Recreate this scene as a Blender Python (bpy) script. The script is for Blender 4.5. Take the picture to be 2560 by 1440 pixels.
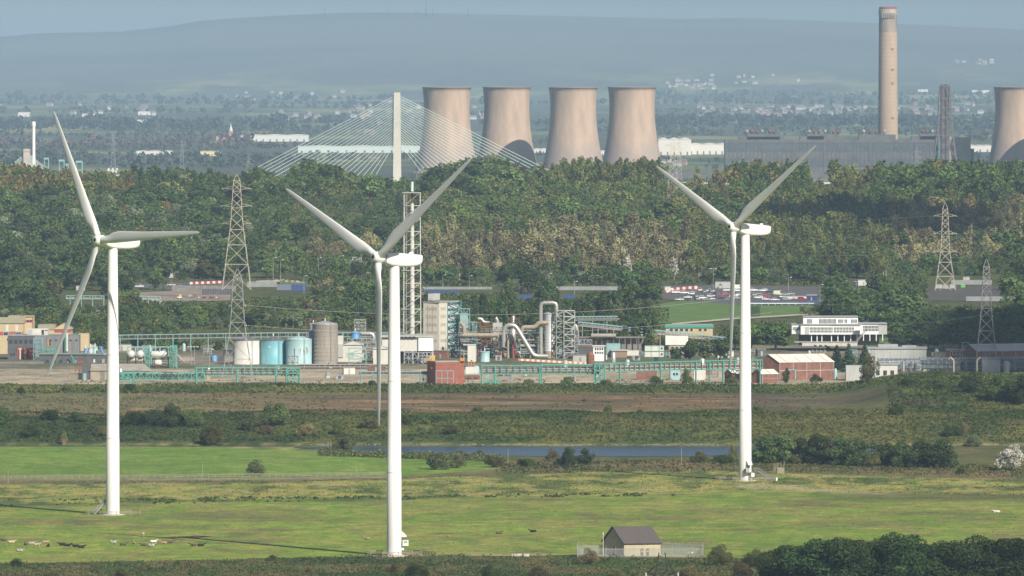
import bpy, math, random
import numpy as np
from mathutils import Vector, Matrix
random.seed(7); RNG = np.random.default_rng(7)
SC = bpy.context.scene
for o in list(bpy.data.objects): bpy.data.objects.remove(o)
COL = SC.collection
R = math.radians
# ---------------------------------------------------------------- camera, sky, sun, exposure
F, CAMH, HOR = 20800.0, 128.0, 174.0          # focal length in photo pixels, eye height, row of the horizon
cam = bpy.data.cameras.new('camera'); cam.sensor_width = 36; cam.lens = 36 * F / 2560
cam.shift_y = -(720 - HOR) / 2560; cam.clip_start = 5; cam.clip_end = 90000
co = bpy.data.objects.new('camera', cam); COL.objects.link(co)
co.location = (0, 0, CAMH); co.rotation_euler = (R(90), 0, 0); SC.camera = co
SUN_EL, SUN_AZ = R(36.5), R(34)               # sun behind the camera, 34 degrees towards the right
SDIR = Vector((math.sin(SUN_AZ) * math.cos(SUN_EL), -math.cos(SUN_AZ) * math.cos(SUN_EL), math.sin(SUN_EL)))
w = bpy.data.worlds.new('World'); SC.world = w; w.use_nodes = True
nt = w.node_tree; bg = nt.nodes['Background']; sky = nt.nodes.new('ShaderNodeTexSky')
sky.sky_type = 'NISHITA'; sky.sun_disc = False; sky.sun_elevation = SUN_EL
sky.sun_rotation = math.atan2(SDIR.x, SDIR.y); sky.air_density = 1.0; sky.dust_density = 1.6; sky.ozone_density = 2.0
nt.links.new(sky.outputs[0], bg.inputs[0]); bg.inputs[1].default_value = 0.05
sl = bpy.data.lights.new('sun', 'SUN'); sl.energy = 5.0; sl.angle = R(0.53); sl.color = (1.0, 0.93, 0.80)
so = bpy.data.objects.new('sun', sl); COL.objects.link(so)
so.rotation_euler = SDIR.to_track_quat('Z', 'Y').to_euler(); so.location = (300, -300, 900)
SC.view_settings.view_transform = 'Standard'; SC.view_settings.look = 'None'
SC.view_settings.exposure = 0.27; SC.view_settings.gamma = 1.0
SC.render.engine = 'CYCLES'; cy = SC.cycles
cy.use_denoising = True; cy.max_bounces = 4; cy.diffuse_bounces = 2; cy.glossy_bounces = 2; cy.transmission_bounces = 2
cy.volume_bounces = 0; cy.transparent_max_bounces = 6; cy.sample_clamp_indirect = 4; cy.caustics_reflective = False; cy.caustics_refractive = False
SC.render.film_transparent = False
try: SC.render.use_persistent_data = False
except Exception: pass

# ---------------------------------------------------------------- helpers
def PX(px, d): return (px - 1280) * d / F
def PZ(py, d): return CAMH - (py - HOR) * d / F
def P(px, py, d): return Vector((PX(px, d), d, PZ(py, d)))
def M(px, d): return px * d / F                # photo pixels to metres at distance d
def toP(x, y, z): return 1280 + F * x / y, HOR + F * (CAMH - z) / y
def lerp(a, b, t): return a + (b - a) * t

def vnoise(x, y, s=0):
    """smooth value noise for arrays, 0..1"""
    x = np.asarray(x, float); y = np.asarray(y, float)
    xi = np.floor(x).astype(np.int64); yi = np.floor(y).astype(np.int64); fx = x - xi; fy = y - yi
    def h(a, b):
        n = (a * 374761393 + b * 668265263 + s * 982451653) & 0xffffffff
        n = ((n ^ (n >> 13)) * 1274126177) & 0xffffffff
        return ((n ^ (n >> 16)) & 0xffff) / 65535.0
    u = fx * fx * (3 - 2 * fx); v = fy * fy * (3 - 2 * fy)
    return (h(xi, yi) * (1 - u) + h(xi + 1, yi) * u) * (1 - v) + (h(xi, yi + 1) * (1 - u) + h(xi + 1, yi + 1) * u) * v
def fbm(x, y, o=4, s=0):
    t = 0; a = .5
    for k in range(o): t = t + a * vnoise(np.asarray(x) * 2 ** k, np.asarray(y) * 2 ** k, s + k); a *= .5
    return t / (1 - .5 ** o)
def sstep(a, b, x): t = np.clip((np.asarray(x, float) - a) / (b - a), 0, 1); return t * t * (3 - 2 * t)

MATS = {}
def mat(name, col, rough=.8, metal=0., var=.0, vs=.5, bump=0., bs=2., spec=.4, var2=None, stretch=(1, 1, 1)):
    if name in MATS: return MATS[name]
    m = bpy.data.materials.new(name); m.use_nodes = True; n = m.node_tree.nodes; l = m.node_tree.links
    b = n['Principled BSDF']; b.inputs['Roughness'].default_value = rough; b.inputs['Metallic'].default_value = metal
    b.inputs['Specular IOR Level'].default_value = spec
    b.inputs['Base Color'].default_value = (*col, 1)
    if var or bump:
        tc = n.new('ShaderNodeTexCoord'); mp = n.new('ShaderNodeMapping'); mp.inputs['Scale'].default_value = stretch
        l.new(tc.outputs['Object'], mp.inputs[0])
        nz = n.new('ShaderNodeTexNoise'); nz.inputs['Scale'].default_value = vs; nz.inputs['Detail'].default_value = 5; nz.inputs['Roughness'].default_value = .65
        l.new(mp.outputs[0], nz.inputs['Vector'])
        if var:
            mx = n.new('ShaderNodeMix'); mx.data_type = 'RGBA'
            c2 = var2 or tuple(c * (1 - var) for c in col); c1 = tuple(min(1, c * (1 + var * .4)) for c in col)
            mx.inputs['A'].default_value = (*c2, 1); mx.inputs['B'].default_value = (*c1, 1)
            rp = n.new('ShaderNodeMapRange'); rp.inputs['From Min'].default_value = .3; rp.inputs['From Max'].default_value = .65
            l.new(nz.outputs['Fac'], rp.inputs['Value']); l.new(rp.outputs[0], mx.inputs['Factor']); l.new(mx.outputs['Result'], b.inputs['Base Color'])
        if bump:
            bp = n.new('ShaderNodeBump'); bp.inputs['Strength'].default_value = bump; bp.inputs['Distance'].default_value = .3
            n2 = n.new('ShaderNodeTexNoise'); n2.inputs['Scale'].default_value = bs; n2.inputs['Detail'].default_value = 4
            l.new(mp.outputs[0], n2.inputs['Vector']); l.new(n2.outputs['Fac'], bp.inputs['Height']); l.new(bp.outputs[0], b.inputs['Normal'])
    MATS[name] = m; return m

def vcol_mat(name, attr='col', rough=.9, fine=.25, fs=.6, bump=.4, bs=.8, stretch=(1, 1, 1), mid=0):
    """colour from a mesh attribute, broken up by fine noise and relief"""
    m = bpy.data.materials.new(name); m.use_nodes = True; n = m.node_tree.nodes; l = m.node_tree.links
    b = n['Principled BSDF']; b.inputs['Roughness'].default_value = rough; b.inputs['Specular IOR Level'].default_value = .15
    a = n.new('ShaderNodeAttribute'); a.attribute_name = attr
    tc = n.new('ShaderNodeTexCoord'); mp = n.new('ShaderNodeMapping'); mp.inputs['Scale'].default_value = stretch; l.new(tc.outputs['Object'], mp.inputs[0])
    nz = n.new('ShaderNodeTexNoise'); nz.inputs['Scale'].default_value = fs; nz.inputs['Detail'].default_value = 6; nz.inputs['Roughness'].default_value = .7
    l.new(mp.outputs[0], nz.inputs['Vector'])
    rp = n.new('ShaderNodeMapRange'); rp.inputs['From Min'].default_value = .25; rp.inputs['From Max'].default_value = .75
    rp.inputs['To Min'].default_value = 1 - fine; rp.inputs['To Max'].default_value = 1 + fine; l.new(nz.outputs['Fac'], rp.inputs['Value'])
    mx = n.new('ShaderNodeVectorMath'); mx.operation = 'SCALE'; l.new(a.outputs['Color'], mx.inputs[0]); l.new(rp.outputs[0], mx.inputs['Scale'])
    src = mx.outputs[0]
    if mid:
        for k, (sc_, lo_, hi_) in enumerate(((mid, (.68, .76, .80), (1.20, 1.13, .95)), (mid * 3.1, (.74, .80, .86), (1.22, 1.15, 1.0)))):
            nm = n.new('ShaderNodeTexNoise'); nm.inputs['Scale'].default_value = sc_; nm.inputs['Detail'].default_value = 5; nm.inputs['Roughness'].default_value = .62; l.new(tc.outputs['Object'], nm.inputs['Vector'])
            mr = n.new('ShaderNodeMapRange'); mr.inputs['From Min'].default_value = .36; mr.inputs['From Max'].default_value = .64; l.new(nm.outputs['Fac'], mr.inputs['Value'])
            mc = n.new('ShaderNodeMix'); mc.data_type = 'RGBA'; mc.inputs['A'].default_value = (*lo_, 1); mc.inputs['B'].default_value = (*hi_, 1); l.new(mr.outputs[0], mc.inputs['Factor'])
            mm = n.new('ShaderNodeVectorMath'); mm.operation = 'MULTIPLY'; l.new(src, mm.inputs[0]); l.new(mc.outputs['Result'], mm.inputs[1]); src = mm.outputs[0]
    l.new(src, b.inputs['Base Color'])
    if bump:
        bp = n.new('ShaderNodeBump'); bp.inputs['Strength'].default_value = bump; bp.inputs['Distance'].default_value = .5
        n2 = n.new('ShaderNodeTexNoise'); n2.inputs['Scale'].default_value = bs; n2.inputs['Detail'].default_value = 5; l.new(mp.outputs[0], n2.inputs['Vector'])
        l.new(n2.outputs['Fac'], bp.inputs['Height']); l.new(bp.outputs[0], b.inputs['Normal'])
    return m

def mesh_np(name, V, Q, cols=None, smooth=False):
    """mesh from numpy arrays; Q (n,4) or (n,3)"""
    V = np.asarray(V, np.float32); Q = np.asarray(Q, np.int32); me = bpy.data.meshes.new(name)
    me.vertices.add(len(V)); me.vertices.foreach_set('co', V.ravel()); k = Q.shape[1]
    me.loops.add(Q.size); me.loops.foreach_set('vertex_index', Q.ravel())
    me.polygons.add(len(Q)); me.polygons.foreach_set('loop_start', np.arange(0, Q.size, k, dtype=np.int32))
    me.polygons.foreach_set('loop_total', np.full(len(Q), k, np.int32))
    if smooth: me.polygons.foreach_set('use_smooth', np.ones(len(Q), bool))
    if cols is not None:
        a = me.color_attributes.new('col', 'FLOAT_COLOR', 'POINT')
        a.data.foreach_set('color', np.c_[np.asarray(cols, np.float32), np.ones(len(V), np.float32)].ravel())
    me.update(calc_edges=True); return me

class MB:
    """collects boxes, bars, tubes and lathes; build() links them as one mesh"""
    def __init__(s): s.v = []; s.f = []; s.sm = []
    def add(s, V, Fc, sm=False):
        o = len(s.v); s.v += [tuple(p) for p in V]; s.f += [tuple(i + o for i in f) for f in Fc]; s.sm += [sm] * len(Fc); return s
    def box(s, x0, x1, y0, y1, z0, z1):
        V = [(x, y, z) for z in (z0, z1) for y in (y0, y1) for x in (x0, x1)]
        return s.add(V, [(0, 2, 3, 1), (4, 5, 7, 6), (0, 1, 5, 4), (2, 6, 7, 3), (0, 4, 6, 2), (1, 3, 7, 5)])
    def bar(s, a, b, t=.2, t2=None):
        """square bar from a to b"""
        a = Vector(a); b = Vector(b); d = b - a
        if d.length < 1e-6: return s
        d.normalize(); u = d.orthogonal().normalized() if abs(d.z) > .99 else d.cross(Vector((0, 0, 1))).normalized(); v = d.cross(u)
        h = t / 2; k = (t2 or t) / 2; V = [p + u * i * h + v * j * k for p in (a, b) for i, j in ((-1, -1), (1, -1), (1, 1), (-1, 1))]
        return s.add(V, [(0, 3, 2, 1), (4, 5, 6, 7), (0, 1, 5, 4), (1, 2, 6, 5), (2, 3, 7, 6), (3, 0, 4, 7)])
    def tube(s, pts, r, n=10, cap=True):
        """round tube through points; r a number or one per point"""
        pts = [Vector(p) for p in pts]; rr = r if isinstance(r, (list, tuple)) else [r] * len(pts); V = []; u = None
        for i, p in enumerate(pts):
            d = (pts[min(i + 1, len(pts) - 1)] - pts[max(i - 1, 0)]).normalized()
            if u is None: u = d.orthogonal().normalized()
            else: u = (u - d * u.dot(d)); u = u.normalized() if u.length > 1e-5 else d.orthogonal().normalized()
            v = d.cross(u); V += [p + (u * math.cos(2 * math.pi * k / n) + v * math.sin(2 * math.pi * k / n)) * rr[i] for k in range(n)]
        Fc = [(i * n + k, i * n + (k + 1) % n, (i + 1) * n + (k + 1) % n, (i + 1) * n + k) for i in range(len(pts) - 1) for k in range(n)]
        s.add(V, Fc, True)
        if cap: s.add(V[:n], [tuple(range(n - 1, -1, -1))]); s.add(V[-n:], [tuple(range(n))])
        return s
    def lathe(s, c, prof, n=24, sm=True, cap=True):
        """profile [(r,z)] about a vertical axis at c"""
        V = [(c[0] + r * math.cos(2 * math.pi * k / n), c[1] + r * math.sin(2 * math.pi * k / n), c[2] + z) for r, z in prof for k in range(n)]
        Fc = [(i * n + k, i * n + (k + 1) % n, (i + 1) * n + (k + 1) % n, (i + 1) * n + k) for i in range(len(prof) - 1) for k in range(n)]
        s.add(V, Fc, sm)
        if cap: s.add(V[:n], [tuple(range(n - 1, -1, -1))]); s.add(V[-n:], [tuple(range(n))])
        return s
    def prism(s, poly, z0, z1):
        n = len(poly); V = [(x, y, z0) for x, y in poly] + [(x, y, z1) for x, y in poly]
        return s.add(V, [tuple(range(n - 1, -1, -1)), tuple(range(n, 2 * n))] + [(i, (i + 1) % n, n + (i + 1) % n, n + i) for i in range(n)])
    def mesh(s, name):
        me = bpy.data.meshes.new(name); me.from_pydata(s.v, [], s.f); me.polygons.foreach_set('use_smooth', s.sm); me.update(); return me
    def build(s, name, m, parent=None, loc=None):
        o = bpy.data.objects.new(name, s.mesh(name)); COL.objects.link(o); o.data.materials.append(m)
        if parent: o.parent = parent
        if loc is not None: o.location = loc
        return o
def link(name, me, m=None, parent=None, loc=None):
    o = bpy.data.objects.new(name, me); COL.objects.link(o)
    if m and not me.materials: me.materials.append(m)
    if parent: o.parent = parent
    if loc is not None: o.location = loc
    return o
def tag(o, label=None, cat=None, group=None, kind=None):
    if label: o['label'] = label
    if cat: o['category'] = cat
    if group: o['group'] = group
    if kind: o['kind'] = kind
    return o
def thing(name, label, cat, loc=(0, 0, 0), rz=0, group=None):
    o = bpy.data.objects.new(name, None); COL.objects.link(o); o.empty_display_size = .5
    o.location = loc; o.rotation_euler = (0, 0, rz); return tag(o, label, cat, group)
def copy_tree(o, parent=None):
    c = o.copy(); COL.objects.link(c)
    if parent: c.parent = parent
    for ch in o.children: copy_tree(ch, c)
    return c

# ---------------------------------------------------------------- terrain
RIDGE = np.array([(-600, 120), (0, 92), (100, 83), (300, 79), (420, 66), (500, 52), (640, 42), (850, 32), (1000, 31), (1100, 33), (1400, 40), (1700, 47), (1850, 45), (2000, 50), (2300, 62), (2560, 74), (3200, 105)], float)
YP = [-4000, 0, 400, 1500, 2000, 2826, 2832, 2862, 2888, 2950, 3130, 3172, 3200, 3700, 3950, 4200, 4420, 4700, 5100, 5500, 5620, 6400, 9000, 12000, 25000, 26500, 28500, 31000, 33000, 36000, 60000]
ZP = [118, 126, 90, 6, 0, 0, .6, 5.2, 7.2, 6.2, 6.0, 7.7, 5, 5, 8.5, 11.6, 14, 22, 36, 49, 50, 2, 0, 0, 40]
def H(x, y):
    x = np.asarray(x, float); y = np.asarray(y, float)
    px = 1280 + F * x / np.maximum(y, 300)
    z = np.interp(y, YP[:25], ZP); y0, y1 = float(y.min()), float(y.max())
    if y1 > 25000:
        rz = CAMH + (HOR - np.interp(px, RIDGE[:, 0], RIDGE[:, 1])) * 31000 / F
        t = np.clip((y - 25000) / 6000, 0, 1.35); hill = 40 + (rz - 40) * (t ** 1.25) * np.where(t > 1, np.maximum(0, 1 - (t - 1) * 2.2), 1)
        z = np.where(y > 25000, hill + np.where(t < 1, (fbm(x / 900, y / 900, 4, 3) - .5) * 40 * np.sin(np.clip(t, 0, 1) * math.pi), 0), z)
    if y1 > 2826 and y0 < 3230:      # river bank, rear bank and the spoil banks at the right-hand end of the lagoon
        bank = sstep(2826, 2860, y) * (1 - sstep(2960, 3010, y)); z = z + bank * ((fbm(x / 38, y / 30, 3, 11) - .5) * 4.5)
        b2 = sstep(3130, 3165, y) * (1 - sstep(3175, 3198, y)); z = z + b2 * ((fbm(x / 30, y / 40, 2, 12) - .5) * 1.5)
        r = sstep(2050, 2250, px) * sstep(2960, 3020, y) * (1 - sstep(3150, 3230, y)); z = z + r * (4.5 + (fbm(x / 40, y / 40, 3, 14) - .5) * 7)
    if y1 > 4300 and y0 < 6200:
        fh = sstep(4300, 4700, y) * (1 - sstep(5700, 6200, y))
        z = z + fh * ((fbm(x / 160, y / 160, 3, 21) - .5) * 9)
        z = z + fh * (-5.0 * np.exp(-((px - 930) / 130) ** 2) + (-2.5 * np.exp(-((px - 1930) / 160) ** 2) - 1.5 * np.exp(-((px - 2350) / 260) ** 2)) * sstep(5000, 5500, y))
    return z
def Hs(x, y): return float(H(x, y))
def Gp(px, py, lo=1990, hi=6200):
    """ground point seen at a photo pixel"""
    for nn_ in (260, 40):
        ys = np.linspace(lo, hi, nn_); xs = (px - 1280) * ys / F; pyy = HOR + F * (CAMH - H(xs, ys)) / ys
        i = int(np.argmax(pyy <= py)); lo, hi = ys[max(0, i - 1)], ys[i] + .01
    y = ys[i]; return Vector((PX(px, y), y, Hs(PX(px, y), y)))
# ---------------------------------------------------------------- the ground sheet, coloured by what grows or lies on it
def cmix(a, b, t): t = np.asarray(t)[..., None]; return np.asarray(a) * (1 - t) + np.asarray(b) * t
def ground_colour(X, Y, Z):
    px = 1280 + F * X / np.maximum(Y, 300); py = HOR + F * (CAMH - Z) / np.maximum(Y, 300)
    n1 = fbm(X / 22, Y / 26, 4, 31); n2 = fbm(X / 7, Y / 16, 4, 32); n3 = fbm(X / 60, Y / 45, 3, 33); n4 = fbm(X / 3.2, Y / 9, 3, 34); n5 = fbm(X / 11, Y / 34, 4, 35); n6 = fbm(X / 2.6, Y / 13, 2, 36)
    mead = cmix((.205, .28, .052), (.165, .245, .045), sstep(.35, .65, n3)); mead = cmix(mead, (.30, .30, .085), sstep(.5, .68, n2) * .5)
    mead = cmix(mead, (.27, .255, .085), sstep(.5, .62, n5) * .55); mead = mead * (.82 + .36 * n6)[..., None]; mead = cmix(mead, (.19, .17, .075), sstep(.57, .66, n1 * .6 + n6 * .4) * .8); mead = cmix(mead, (.11, .16, .045), sstep(.66, .78, n2 * .5 + n1 * .5) * .8)
    rough = cmix((.33, .31, .10), (.21, .25, .07), sstep(.42, .58, n2)); rough = cmix(rough, (.085, .125, .036), sstep(.5, .6, n1 * .6 + n4 * .4) * .9)
    rough = cmix(rough, (.36, .31, .13), sstep(.52, .66, n6) * .6); rough = cmix(rough, (.075, .11, .033), sstep(.58, .68, n5) * .7)
    field = cmix((.165, .265, .052), (.135, .225, .045), sstep(.35, .65, n3)); field = cmix(field, (.22, .28, .07), sstep(.5, .65, n5) * .5) * (.88 + .24 * n6)[..., None]
    weed = cmix((.115, .125, .05), (.18, .15, .08), sstep(.4, .6, n2))
    bank = cmix((.052, .078, .024), (.105, .115, .036), sstep(.42, .66, n1)); bank = cmix(bank, (.16, .135, .062), sstep(.6, .72, n3 * .6 + n2 * .4) * .7)
    mud = cmix((.175, .115, .068), (.105, .078, .05), sstep(.38, .6, n3)); mud = cmix(mud, (.28, .20, .125), sstep(.58, .74, fbm(X / 40, Y / 9, 3, 41)) * .8)
    reed = cmix((.25, .18, .11), (.16, .13, .07), n2)
    yard = cmix((.47, .39, .325), (.36, .305, .255), sstep(.4, .6, n1)); yard = cmix(yard, (.20, .22, .10), sstep(.63, .72, n2) * .7)
    works = cmix((.25, .22, .19), (.17, .15, .13), sstep(.4, .6, n1))
    scrub = cmix((.07, .098, .032), (.125, .115, .05), sstep(.42, .6, n2)); scrub = cmix(scrub, (.05, .075, .028), sstep(.52, .66, n1))
    floor = cmix((.06, .08, .03), (.11, .115, .045), n2)
    c = np.zeros(X.shape + (3,)); c[:] = floor
    wob = (n1 - .5) * 14
    # far plain: fields and hedged pasture
    f1 = vnoise(X / 170 + fbm(X / 400, Y / 900, 2, 5) * 2, Y / 420, 51); f2 = vnoise(X / 60, Y / 160, 52)
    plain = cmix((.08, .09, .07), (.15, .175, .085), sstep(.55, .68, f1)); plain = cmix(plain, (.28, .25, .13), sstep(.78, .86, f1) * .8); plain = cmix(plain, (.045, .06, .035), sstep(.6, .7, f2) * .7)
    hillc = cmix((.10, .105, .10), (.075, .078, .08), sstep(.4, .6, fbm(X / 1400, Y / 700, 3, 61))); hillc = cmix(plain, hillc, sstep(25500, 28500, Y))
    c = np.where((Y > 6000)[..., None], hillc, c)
    # near flats, front to back
    yd = (Y < 3175)
    e_scr = np.interp(px, [-100, 0, 300, 600, 900, 1440, 1760, 2600], [1412, 1408, 1403, 1398, 1390, 1388, 1394, 1400]) + wob * .5
    e_mead = np.interp(px, [0, 300, 900, 1200, 1700, 1850, 2100, 2560], [1262, 1252, 1246, 1243, 1236, 1226, 1232, 1240]) + wob * .6
    e_rough = np.interp(px, [0, 640, 960, 1060, 1300, 1500, 1800, 1900, 2560], [1199, 1196, 1192, 1188, 1168, 1160, 1158, 1168, 1182]) + wob * .3
    e_rb = np.interp(px, [0, 640, 960, 1300, 1500, 1800, 1900, 2560], [1212, 1206, 1200, 1186, 1180, 1176, 1184, 1198]) + wob * .5
    near = mead
    near = np.where((py < e_mead)[..., None], rough, near)
    near = np.where((py < e_rb)[..., None], weed, near)
    dk = np.exp(-((py - e_mead - 1) / 4.) ** 2) * (px < 1700); near = cmix(near, (.08, .12, .04), np.clip(dk * 1.1, 0, .85) * sstep(.35, .6, n1))
    fl = (py < e_rough) & (px < 1240 + wob * 3); near = np.where(fl[..., None], field, near)
    fr = (py < e_rough) & (px >= 1240 + wob * 3); near = np.where(fr[..., None], cmix(bank, weed, .5), near)
    ht = np.exp(-((py - e_rough) / 3.2) ** 2) * (px < 1000); near = cmix(near, (.27, .235, .17), np.clip(ht, 0, .8))
    e_fb = np.interp(px, [0, 300, 520, 700, 860, 1000, 1240], [1116, 1117, 1118, 1124, 1132, 1140, 1150]) + wob * .15
    near = np.where(((py < e_fb) & (px < 1240))[..., None], cmix((.36, .31, .16), (.12, .15, .05), sstep(.3, .6, n2)), near)
    # worn patches and tracks
    trk = np.exp(-((py - np.interp(px, [1850, 2000, 2200, 2560], [1214, 1222, 1236, 1262])) / 3.5) ** 2) * ((px > 1850) & (px < 2260)); near = cmix(near, (.38, .33, .22), np.clip(trk * 1.1, 0, .9))
    t2 = np.exp(-((py - 1389) / 2.6) ** 2) * ((px > 960) & (px < 1720)); near = cmix(near, (.42, .36, .25), np.clip(t2, 0, .8))
    dkr = sstep(1900, 2250, px) * np.exp(-((py - 1243) / 11) ** 2); near = cmix(near, (.115, .12, .05), np.clip(dkr, 0, .85))
    for (cx, cy_, wx, wy, q) in ((1330, 1248, 130, 5, .8), (2050, 1264, 150, 5, .8), (2330, 1282, 140, 6, .8), (560, 1292, 210, 7, .8), (330, 1262, 90, 4, .6), (600, 1338, 60, 7, .8), (420, 1318, 110, 5, .7), (700, 1300, 150, 5, .6), (200, 1304, 110, 7, .7), (1500, 1296, 300, 3.5, .55), (1100, 1333, 35, 3, .9), (2200, 1303, 90, 3, .6), (1800, 1275, 110, 5, .5)):
        e = np.exp(-(((px - cx + wob * 3) / wx) ** 2 + ((py - cy_ + wob * .35) / wy) ** 2)); near = cmix(near, cmix((.19, .16, .075), (.12, .14, .05), n2), np.clip(e * 1.2 * (.5 + n4), 0, 1) * q)
    near = np.where((py > e_scr)[..., None], scrub, near)
    c = np.where((Y < 2826)[..., None], near, c)
    c = np.where((Y < 1990)[..., None], cmix((.12, .15, .05), (.06, .08, .03), sstep(.4, .6, n1)), c)
    # river bank, lagoon, rear bank
    leftdark = 1 - sstep(500, 1000, px)
    bk = cmix(bank, (.045, .066, .022), leftdark * .75); bk = cmix(bk, reed, sstep(.5, .6, n1) * leftdark * sstep(2885, 2925, Y) * .9)
    bk = cmix(bk, cmix((.155, .14, .055), (.105, .115, .038), n2), sstep(1250, 1900, px) * .55 * sstep(.3, .6, n1 * .5 + n3 * .5))
    bk = cmix(bk, (.36, .30, .20), np.exp(-((Y - 2830.5 + wob * .12) / 2.0) ** 2) * sstep(.3, .55, n6) * .7)
    c = np.where(((Y >= 2826) & (Y < 2962 + wob))[..., None], bk, c)
    lag = cmix(reed, mud, sstep(520, 900, px + wob * 14)); lag = cmix(lag, (.105, .08, .062), sstep(1780, 1950, px + wob * 8) * .9)
    lag = cmix(lag, (.14, .15, .07), np.clip(sstep(.5, .62, n3 * .5 + n1 * .5) * (.55 + .45 * sstep(1450, 1800, px)) + (1 - sstep(350, 640, px)) * sstep(.3, .5, n2), 0, 1) * .8)
    lag = cmix(lag, bank, sstep(2040, 2300, px + wob * 16 + (n3 - .5) * 260))
    c = np.where(((Y >= 2962 + wob) & (Y < 3132 + wob * .5))[..., None], lag, c)
    c = np.where(((Y >= 3132 + wob * .5) & (Y < 3190))[..., None], cmix((.075, .10, .033), (.14, .15, .05), sstep(.4, .65, n1)), c)
    c = np.where(((Y >= 3190) & (Y < 3420))[..., None], cmix(yard, (.12, .115, .10), sstep(2080, 2200, px)), c)
    c = np.where(((Y >= 3420) & (Y < 3720))[..., None], cmix(works, (.10, .12, .05), sstep(.52, .6, n3) * .7), c)
    c = np.where(((Y >= 3720) & (Y < 6000))[..., None], floor, c)
    return c
ysr = np.r_[-500:1900:120., 1900:2060:8., 2060:2820:3.6, 2820:3260:3., 3260:3800:10., 3800:5700:18., 5700:12000:80., 12000:36500:200.]
t = np.linspace(-1, 1, 341); W = np.maximum(330, .13 * ysr + 30)
X = W[:, None] * t[None]; Y = np.repeat(ysr[:, None], len(t), 1); Z = H(X, Y)
n_, m_ = X.shape; idx = np.arange(n_ * m_).reshape(n_, m_)
Q = np.stack([idx[:-1, :-1], idx[:-1, 1:], idx[1:, 1:], idx[1:, :-1]], -1).reshape(-1, 4)
gm = mesh_np('ground', np.stack([X, Y, Z], -1).reshape(-1, 3), Q, ground_colour(X, Y, Z).reshape(-1, 3), True)
GM = vcol_mat('ground_cover', fine=.42, fs=.9, bump=.9, bs=.7, stretch=(1, .45, 1), mid=.11); g = link('ground', gm, GM); tag(g, kind='structure')

def sheet(name, pts, m, dz=.12, lo=1990, hi=6200, nsub=10, flat=None):
    """a patch laid on the ground through photo points (outline, near edge then far edge as two equal rows)"""
    a, b = pts; N = nsub; V = []; rows = 6
    pa = np.array(a, float); pb = np.array(b, float); u = np.linspace(0, 1, N + 1)
    ia = np.array([np.interp(u, np.linspace(0, 1, len(pa)), pa[:, k]) for k in (0, 1)]).T; ib = np.array([np.interp(u, np.linspace(0, 1, len(pb)), pb[:, k]) for k in (0, 1)]).T
    for r in range(rows):
        for k in range(N + 1):
            q = ia[k] + (ib[k] - ia[k]) * r / (rows - 1); p = Gp(q[0], q[1], lo, hi); V.append((p.x, p.y, (flat if flat is not None else p.z + dz)))
    Fc = [(r * (N + 1) + k, r * (N + 1) + k + 1, (r + 1) * (N + 1) + k + 1, (r + 1) * (N + 1) + k) for r in range(rows - 1) for k in range(N)]
    me = bpy.data.meshes.new(name); me.from_pydata(V, [], Fc); me.update(); return link(name, me, m)
# river
wm = bpy.data.materials.new('river_water'); wm.use_nodes = True; nn = wm.node_tree.nodes; b = nn['Principled BSDF']
b.inputs['Base Color'].default_value = (.03, .055, .11, 1); b.inputs['Roughness'].default_value = .22; b.inputs['IOR'].default_value = 1.33
tc = nn.new('ShaderNodeTexCoord'); mp = nn.new('ShaderNodeMapping'); mp.inputs['Scale'].default_value = (.25, 1.2, 1); nz = nn.new('ShaderNodeTexNoise'); nz.inputs['Scale'].default_value = .9; nz.inputs['Detail'].default_value = 4
bp = nn.new('ShaderNodeBump'); bp.inputs['Strength'].default_value = .5; bp.inputs['Distance'].default_value = .12
wl = wm.node_tree.links; wl.new(tc.outputs['Object'], mp.inputs[0]); wl.new(mp.outputs[0], nz.inputs['Vector']); wl.new(nz.outputs['Fac'], bp.inputs['Height']); wl.new(bp.outputs[0], b.inputs['Normal'])
rv = sheet('river', ([(735, 1120), (790, 1124), (900, 1128), (1100, 1134), (1300, 1141), (1600, 1142), (1900, 1139), (2150, 1128), (2330, 1119)], [(735, 1119), (790, 1118), (900, 1118), (1100, 1118), (1300, 1118), (1600, 1118), (1900, 1118), (2150, 1118), (2330, 1118)]), wm, nsub=40, flat=.12)
tag(rv, kind='structure')
# ---------------------------------------------------------------- foliage
def leaf_mesh(name, C, S, cols=None, up=.35, asp=.7, rng=RNG, out=None):
    """one quad per leaf clump, each turned its own way"""
    N = len(C); C = np.asarray(C); S = np.asarray(S)[:, None]
    nrm = rng.normal(size=(N, 3)); nrm[:, 2] += up * 2
    if out is not None: nrm = nrm * .75 + out * 1.05
    nrm /= np.linalg.norm(nrm, axis=1)[:, None]
    a = rng.normal(size=(N, 3)); u = np.cross(nrm, a); u /= np.linalg.norm(u, axis=1)[:, None]; v = np.cross(nrm, u)
    u = u * S * .5; v = v * S * .5 * asp
    V = np.stack([C - u - v * .55, C + u * .2 - v, C + u + v * .4, C - u * .3 + v], 1).reshape(-1, 3)
    if cols is not None: cols = np.repeat(np.asarray(cols), 4, 0)
    return mesh_np(name, V, np.arange(4 * N).reshape(-1, 4), cols)

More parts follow.
